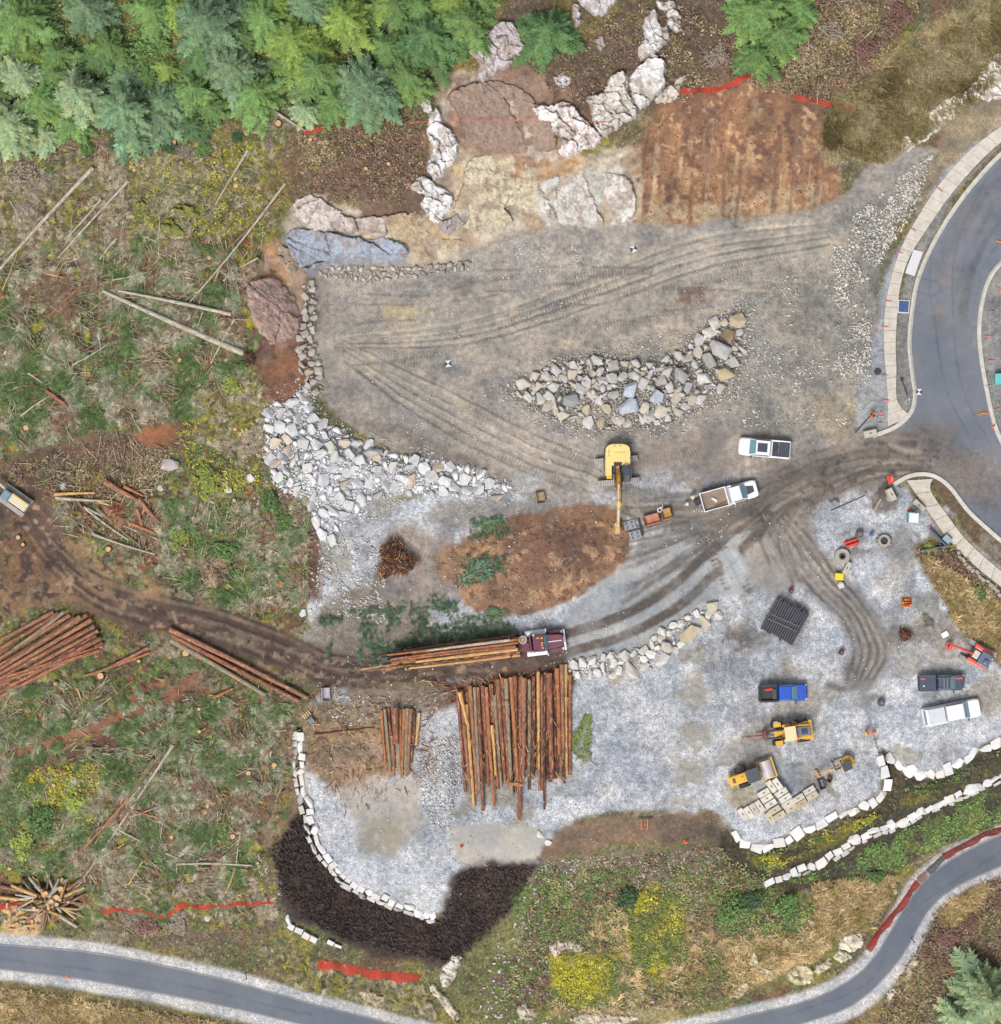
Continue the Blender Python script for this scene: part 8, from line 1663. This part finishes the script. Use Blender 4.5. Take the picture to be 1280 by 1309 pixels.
t = empty('survey_target', g3(86, 1247, .06), 0, 'orange bow tie survey marker beside the path', 'survey target'); m = MB(); m.add([(0, 0, 0), (-.3, .33, 0), (.3, .33, 0), (-.3, -.33, 0), (.3, -.33, 0), (0, 0, .03), (-.3, .33, .03), (.3, .33, .03), (-.3, -.33, .03), (.3, -.33, .03)], [(5, 7, 6), (5, 8, 9), (0, 1, 2), (0, 4, 3), (0, 2, 7, 5), (1, 0, 5, 6), (2, 1, 6, 7), (0, 3, 8, 5), (3, 4, 9, 8), (4, 0, 5, 9)]); m.build('marking', SAFETY, t); m = MB(); m.cyl((0, 0, -.1), (0, 0, .05), .04, .04, 8); m.build('pin', DARK, t)
# grit stakes with pink ribbon along pavement and island
PINK = paint('pink_stake', (246,110,130), .7, 0)
for i, (x, y, a) in enumerate([(1201,243,-.7),(1167,294,-.5),(1150,323,-.2),(1135,385,0),(1131,418,0),(1126,450,.05),(1130,480,0),(1133,512,0),(1125,541,0),(1275,368,-.4),(1267,398,-.1),(1263,430,0),(1267,461,0),(1264,493,.1),(1274,523,.3),(1188,673,.6),(1175,704,1.4)]):
    t = empty('survey_stake', g3(x, y, .14), a, 'pink topped survey lath along the north road', 'survey stake', 'pink survey laths'); m = MB(); m.box((0, 0, .1), (.72, .07, .05)); m.build('lath', PINK if i not in (3, 4) else SAFETY, t); m = MB(); m.cyl((.3, 0, -.3), (.3, 0, .14), .02, .02, 6); m.build('pin', DARK, t)
# silt fence by the south pavement
t = empty('silt_fence', g3(1196, 690, 0), 0, 'blue fabric silt fence bent at a corner beside the pavement', 'silt fence'); o3 = Vector(t.location); pts = [g3(1188,676,.35)-o3, g3(1209,698,.35)-o3, g3(1176,704,.35)-o3]; m = MB()
for a, b in zip(pts[:-1], pts[1:]): d = (b - a); c_ = (a + b) / 2; m.box(c_, (d.length, .14, .7), rz=math.atan2(d.y, d.x), ry=0)
m.build('fabric', paint('fence_blue', (88,112,142), .8, 0), t); m = MB()
for p in pts: m.box((p.x, p.y, .4), (.08, .08, 1.1))
m.build('post', RED, t)
t = empty('rail_frame', g3(824, 1050, .05), 0, 'steel rail with two orange legs at the edge of the brown bank', 'steel frame'); m = MB(); m.box((0, .35, .3), (1.7, .12, .12)); m.build('rail', DARK, t, bevel=.02); m = MB()
for x in (-.35, .35): m.box((x, -.3, .2), (.12, 1.3, .1))
m.build('leg', SAFETY, t)
single('plank', (lambda m: m.box((0, 0, .05), (1.5, .16, .08)))(MB()), paint('plank_wood', (200,176,130), .8, 0), g3(1122, 645, .05), 1.05, 'pale plank on the gravel by the south kerb', 'plank')
single('pipe', (lambda m: m.cyl((-2.1, 0, .05), (2.1, 0, .05), .05, .05, 8))(MB()), BLACK, g3(1084, 643, .05), .42, 'thin black pipe lying on the gravel below the junction', 'pipe', bevel=0)
single('pipe', (lambda m: m.cyl((-1.6, 0, .05), (1.6, 0, .05), .05, .05, 8))(MB()), BLACK, g3(1105, 540, .05), .85, 'thin black pole leaning from barrier to orange sign', 'pipe', bevel=0)
single('signpost', (lambda m: m.cyl((0, 0, 0), (.25, -.6, 1.4), .05, .05, 8))(MB()), BLACK, g3(314, 1243, 0), 0, 'small black post at the north verge of the path', 'post', bevel=0)
single('signpost', (lambda m: m.cyl((0, 0, 0), (.25, -.5, 1.2), .05, .05, 8))(MB()), BLACK, g3(1165, 1198, 0), 0, 'small black post at the inside of the path bend', 'post', bevel=0)
single('foam_board', (lambda m: m.box((0, 0, .1), (.75, .6, .2)))(MB()), WHITE, g3(1208, 811, .03), .5, 'white board lying by the orange digger boom', 'board')

# ---- orange netting
def netting(pts, hgt, lean, c, label, w=.085):
    """safety fence of woven strands between posts, sagging and leaning over"""
    P = resamp(cr(pts, 5), max(8, int(sum(math.hypot(b[0] - a[0], b[1] - a[1]) for a, b in zip(pts[:-1], pts[1:])) / 2.0))); n = len(P)
    t = empty('safety_netting', g3(*P[n // 2]), 0, label, 'safety fence'); o3 = Vector(t.location); tg = np.gradient(P, axis=0); tg /= np.linalg.norm(tg, axis=1)[:, None]
    rows = []
    for i in range(n):
        b = g3(P[i][0], P[i][1], .05) - o3; nr = Vector((-tg[i][1], -tg[i][0], 0)); ln = lean * (1 + .22 * math.sin(i * .4) + random.uniform(-.1, .1)); hh = hgt * (.8 + .25 * math.sin(i * .31 + 1) ** 2)
        rows.append((b, nr * ln + Vector((0, 0, hh))))
    m = MB(); dz = Vector((0, 0, .012))
    def ribbon(p, q, wv):
        m.add([p - wv, p + wv, q + wv, q - wv, p - wv + dz, p + wv + dz, q + wv + dz, q - wv + dz], [(3, 2, 1, 0), (4, 5, 6, 7), (0, 1, 5, 4), (2, 3, 7, 6), (1, 2, 6, 5), (3, 0, 4, 7)])
    K_ = 6
    for i in range(n - 1):
        for k in range(K_ + 1):
            u = k / K_; p = rows[i][0] + rows[i][1] * u; q = rows[i + 1][0] + rows[i + 1][1] * u; ribbon(p, q, rows[i][1].normalized() * w * .5)
        for f in (0, .5): p = rows[i][0].lerp(rows[i + 1][0], f); ribbon(p, p + rows[i][1].lerp(rows[i + 1][1], f), Vector((tg[i][0], -tg[i][1], 0)) * w * .42)
    m.build('net', c, t); m = MB()
    for i in range(0, n, max(2, n // 6)): p = rows[i][0]; m.cyl(p - Vector((0, 0, .3)), p + Vector((rows[i][1].x * .4, rows[i][1].y * .4, hgt * 1.1)), .03, .03, 6)
    m.build('post', paint('post_wood', (196,176,146), .8, 0), t)
NET = paint('net_orange', (252,100,80), .6, 0); NETR = paint('net_red', (196,70,62), .7, 0)
netting([(868,113),(905,113),(925,110),(942,100),(958,95)], .45, .55, NET, 'orange netting from the bluff to the top conifers'); netting([(1016,119),(1040,126),(1070,130),(1093,133)], .45, .6, NET, 'short orange netting at the top of the dry grass slope'); netting([(388,165),(415,160)], .45, .6, NET, 'short orange netting stub at the forest edge'); netting([(497,143),(504,138)], .4, .4, NET, 'tiny orange netting scrap under the dark conifer')
netting([(130,1160),(165,1158),(190,1161),(212,1167),(230,1154),(262,1155),(290,1152),(350,1149)], .45, .55, NET, 'long orange netting from the brush pile to the mulch'); netting([(-6,1158),(20,1153),(58,1142)], .4, .4, NET, 'orange netting at the left edge entering the brush pile'); netting([(408,1226),(440,1232),(480,1240),(536,1246)], .6, .85, NET, 'wide orange netting below the black mulch')
netting([(1107,1212),(1125,1185),(1150,1155),(1170,1125)], .9, .5, NETR, 'red netting beside the path bend, lower stretch'); netting([(1204,1092),(1235,1076),(1262,1062),(1290,1055)], .9, .5, NETR, 'red netting beside the path at the right edge')
netting([(1172,1122),(1182,1114)], .9, .5, paint('net_faded', (206,164,150), .8, 0), 'faded netting between the two red stretches')
netting([(1184,1112),(1204,1094)], .8, .5, paint('net_grey', (120,128,120), .8, 0), 'grey green netting piece between the red stretches')
t = empty('survey_line', g3(600, 157), 0, 'thin pink survey line stretched across the bluff top', 'survey line'); o3 = Vector(t.location)
m = MB(); pts = [g3(x, 157, .35 + (1.2 if 560 < x < 690 else .3)) - o3 for x in range(520, 800, 20)]; m.tube(pts, .035, 5); m.build('line', paint('line_pink', (236,96,110), .7, 0), t); m = MB()
for p in (pts[0], pts[-1]): m.cyl(p - Vector((0, 0, 1.5)), p + Vector((0, 0, .15)), .04, .03, 6)
m.build('peg', DARK, t)

# ---- people
def person(px, py, ang, pose, label, vest=NEON, hat=LAMP):
    """one skinned body; vest, trousers-coloured legs and hat follow it"""
    g0 = g3(px, py, .02); t = bpy.data.objects.new
    V_ = {'pel': (0, 0, .98), 'spi': (.02, 0, 1.2), 'che': (.03, 0, 1.40), 'nec': (.05, 0, 1.53), 'hd1': (.07, 0, 1.62), 'hd2': (.08, 0, 1.74)}
    st = .16 if pose == 'walk' else .04
    for sg, n in ((-1, 'r'), (1, 'l')):
        f = sg * st
        V_.update({'hip' + n: (0, sg * .10, .92), 'kne' + n: (f + .03, sg * .12, .50), 'ank' + n: (f * 1.5 - .03, sg * .13, .09), 'toe' + n: (f * 1.5 + .16, sg * .15, .05), 'sho' + n: (.03, sg * .20, 1.42)})
        if pose == 'reach': V_.update({'elb' + n: (.22, sg * .26, 1.22), 'wri' + n: (.46, sg * .18, 1.16), 'han' + n: (.54, sg * .16, 1.15)})
        else: V_.update({'elb' + n: (.0 - f * .5, sg * .30, 1.14), 'wri' + n: (.12 - f, sg * .30, .90), 'han' + n: (.16 - f, sg * .29, .82)})
    E = [('pel', 'spi'), ('spi', 'che'), ('che', 'nec'), ('nec', 'hd1'), ('hd1', 'hd2')]
    for n in 'rl': E += [('pel', 'hip' + n), ('hip' + n, 'kne' + n), ('kne' + n, 'ank' + n), ('ank' + n, 'toe' + n), ('che', 'sho' + n), ('sho' + n, 'elb' + n), ('elb' + n, 'wri' + n), ('wri' + n, 'han' + n)]
    rad = dict(pel=.14, spi=.135, che=.15, nec=.06, hd1=.085, hd2=.085); rad.update({k + n: r_ for n in 'rl' for k, r_ in (('hip', .10), ('kne', .065), ('ank', .048), ('toe', .045), ('sho', .075), ('elb', .052), ('wri', .036), ('han', .04))})
    ks = list(V_); me = bpy.data.meshes.new('person'); vs = [Vector(V_[k]) for k in ks]; ed = [(ks.index(a), ks.index(b)) for a, b in E]; rr = [rad[k] for k in ks]
    for n in 'rl':      # five fingers
        h = Vector(V_['han' + n]); d = (h - Vector(V_['wri' + n])).normalized(); s = Vector((0, 1, 0)); b0 = ks.index('han' + n)
        for q in range(4): vs += [h + d * .05 + s * (q - 1.5) * .024, h + d * (.10 + .012 * (q in (1, 2))) + s * (q - 1.5) * .026 + Vector((.01, 0, -.01))]; rr += [.011, .009]; i = len(vs); ed += [(b0, i - 2), (i - 2, i - 1)]
        vs += [h + Vector((.05, 0, .0)) * 1.0 - s * (.02 if n == 'l' else -.02), h + Vector((.07, 0, -.03))]; rr += [.012, .01]; i = len(vs); ed += [(b0, i - 2), (i - 2, i - 1)]
    me.from_pydata(vs, ed, []); o = bpy.data.objects.new('person', me); col.objects.link(o); o.modifiers.new('s', 'SKIN'); sk = me.skin_vertices[0].data
    for i, r_ in enumerate(rr): sk[i].radius = (r_, r_ * (1.25 if ks and i < len(ks) and ks[i] in ('pel', 'spi', 'che') and False else 1.0)); sk[i].use_root = i == 0
    mo = o.modifiers.new('d', 'SUBSURF'); mo.levels = mo.render_levels = 2
    dg = bpy.context.evaluated_depsgraph_get(); m2 = bpy.data.meshes.new_from_object(o.evaluated_get(dg)); o.modifiers.clear(); o.data = m2
    for m_ in (SKIN, vest, TROUS): m2.materials.append(m_)
    for p in m2.polygons:
        c = p.center; p.use_smooth = True
        p.material_index = 0 if c.z > 1.50 or (abs(c.y) > .1 and (c - Vector(V_['hanl'])).length < .13 or (c - Vector(V_['hanr'])).length < .13) else (1 if c.z > 1.0 or abs(c.y) > .21 and c.z > .88 else 2)
    o.location = g0; o.rotation_euler = (0, 0, ang); tag(o, label, 'person')
    m = MB(); m.cyl((.08, 0, 1.76), (.085, 0, 1.86), .135, .10, 20); m.cyl((.085, 0, 1.86), (.085, 0, 1.90), .10, .05, 20); m.cyl((.10, 0, 1.755), (.10, 0, 1.775), .17, .165, 22); m.build('hard_hat', hat, o, bevel=.008)
    m = MB(); m.box((.02, 0, 1.38), (.32, .44, .06)); m.box((.02, 0, 1.16), (.30, .38, .06)); m.build('reflective_band', paint('band', (244,232,120), .5, 0), o, bevel=.03)
    m = MB(); m.box((.165, 0, 1.655), (.03, .022, .05), tx=.5); m.build('nose', SKIN, o, bevel=.008)
    for s in (-1, 1): m = MB(); m.cyl((.145, s * .032, 1.685), (.156, s * .032, 1.685), .013, .011, 8); m.build('eye', BLACK, o); m = MB(); m.box((.07, s * .09, 1.66), (.04, .02, .06)); m.build('ear', SKIN, o, bevel=.008)
    m = MB(); m.box((.148, 0, 1.605), (.012, .05, .01)); m.build('mouth', paint('lips', (170,104,92), .6, 0), o)
person(877, 645, 1.2, 'walk', 'worker in orange hi-vis nearest the yellow rusty bucket'); person(884, 636, .6, 'stand', 'worker in orange hi-vis with white hard hat behind the dump truck'); person(1106, 936, .4, 'stand', 'left of the two orange clad workers on the gravel yard', hat=SAFETY); person(1117, 935, 2.7, 'reach', 'right of the two orange clad workers on the gravel yard', hat=SAFETY)
t = empty('generator', g3(893, 641, .02), .6, 'dark machine on the ground by the workers behind the dump truck', 'generator'); m = MB(); m.box((0, 0, .35), (1.0, .6, .5)); m.build('body', BLACK, t, bevel=.05); m = MB(); m.tube([(-.5, -.3, .1), (-.5, -.3, .7), (.5, -.3, .7), (.5, -.3, .1)], .03, 6); m.tube([(-.5, .3, .1), (-.5, .3, .7), (.5, .3, .7), (.5, .3, .1)], .03, 6); m.build('frame', DARK, t)
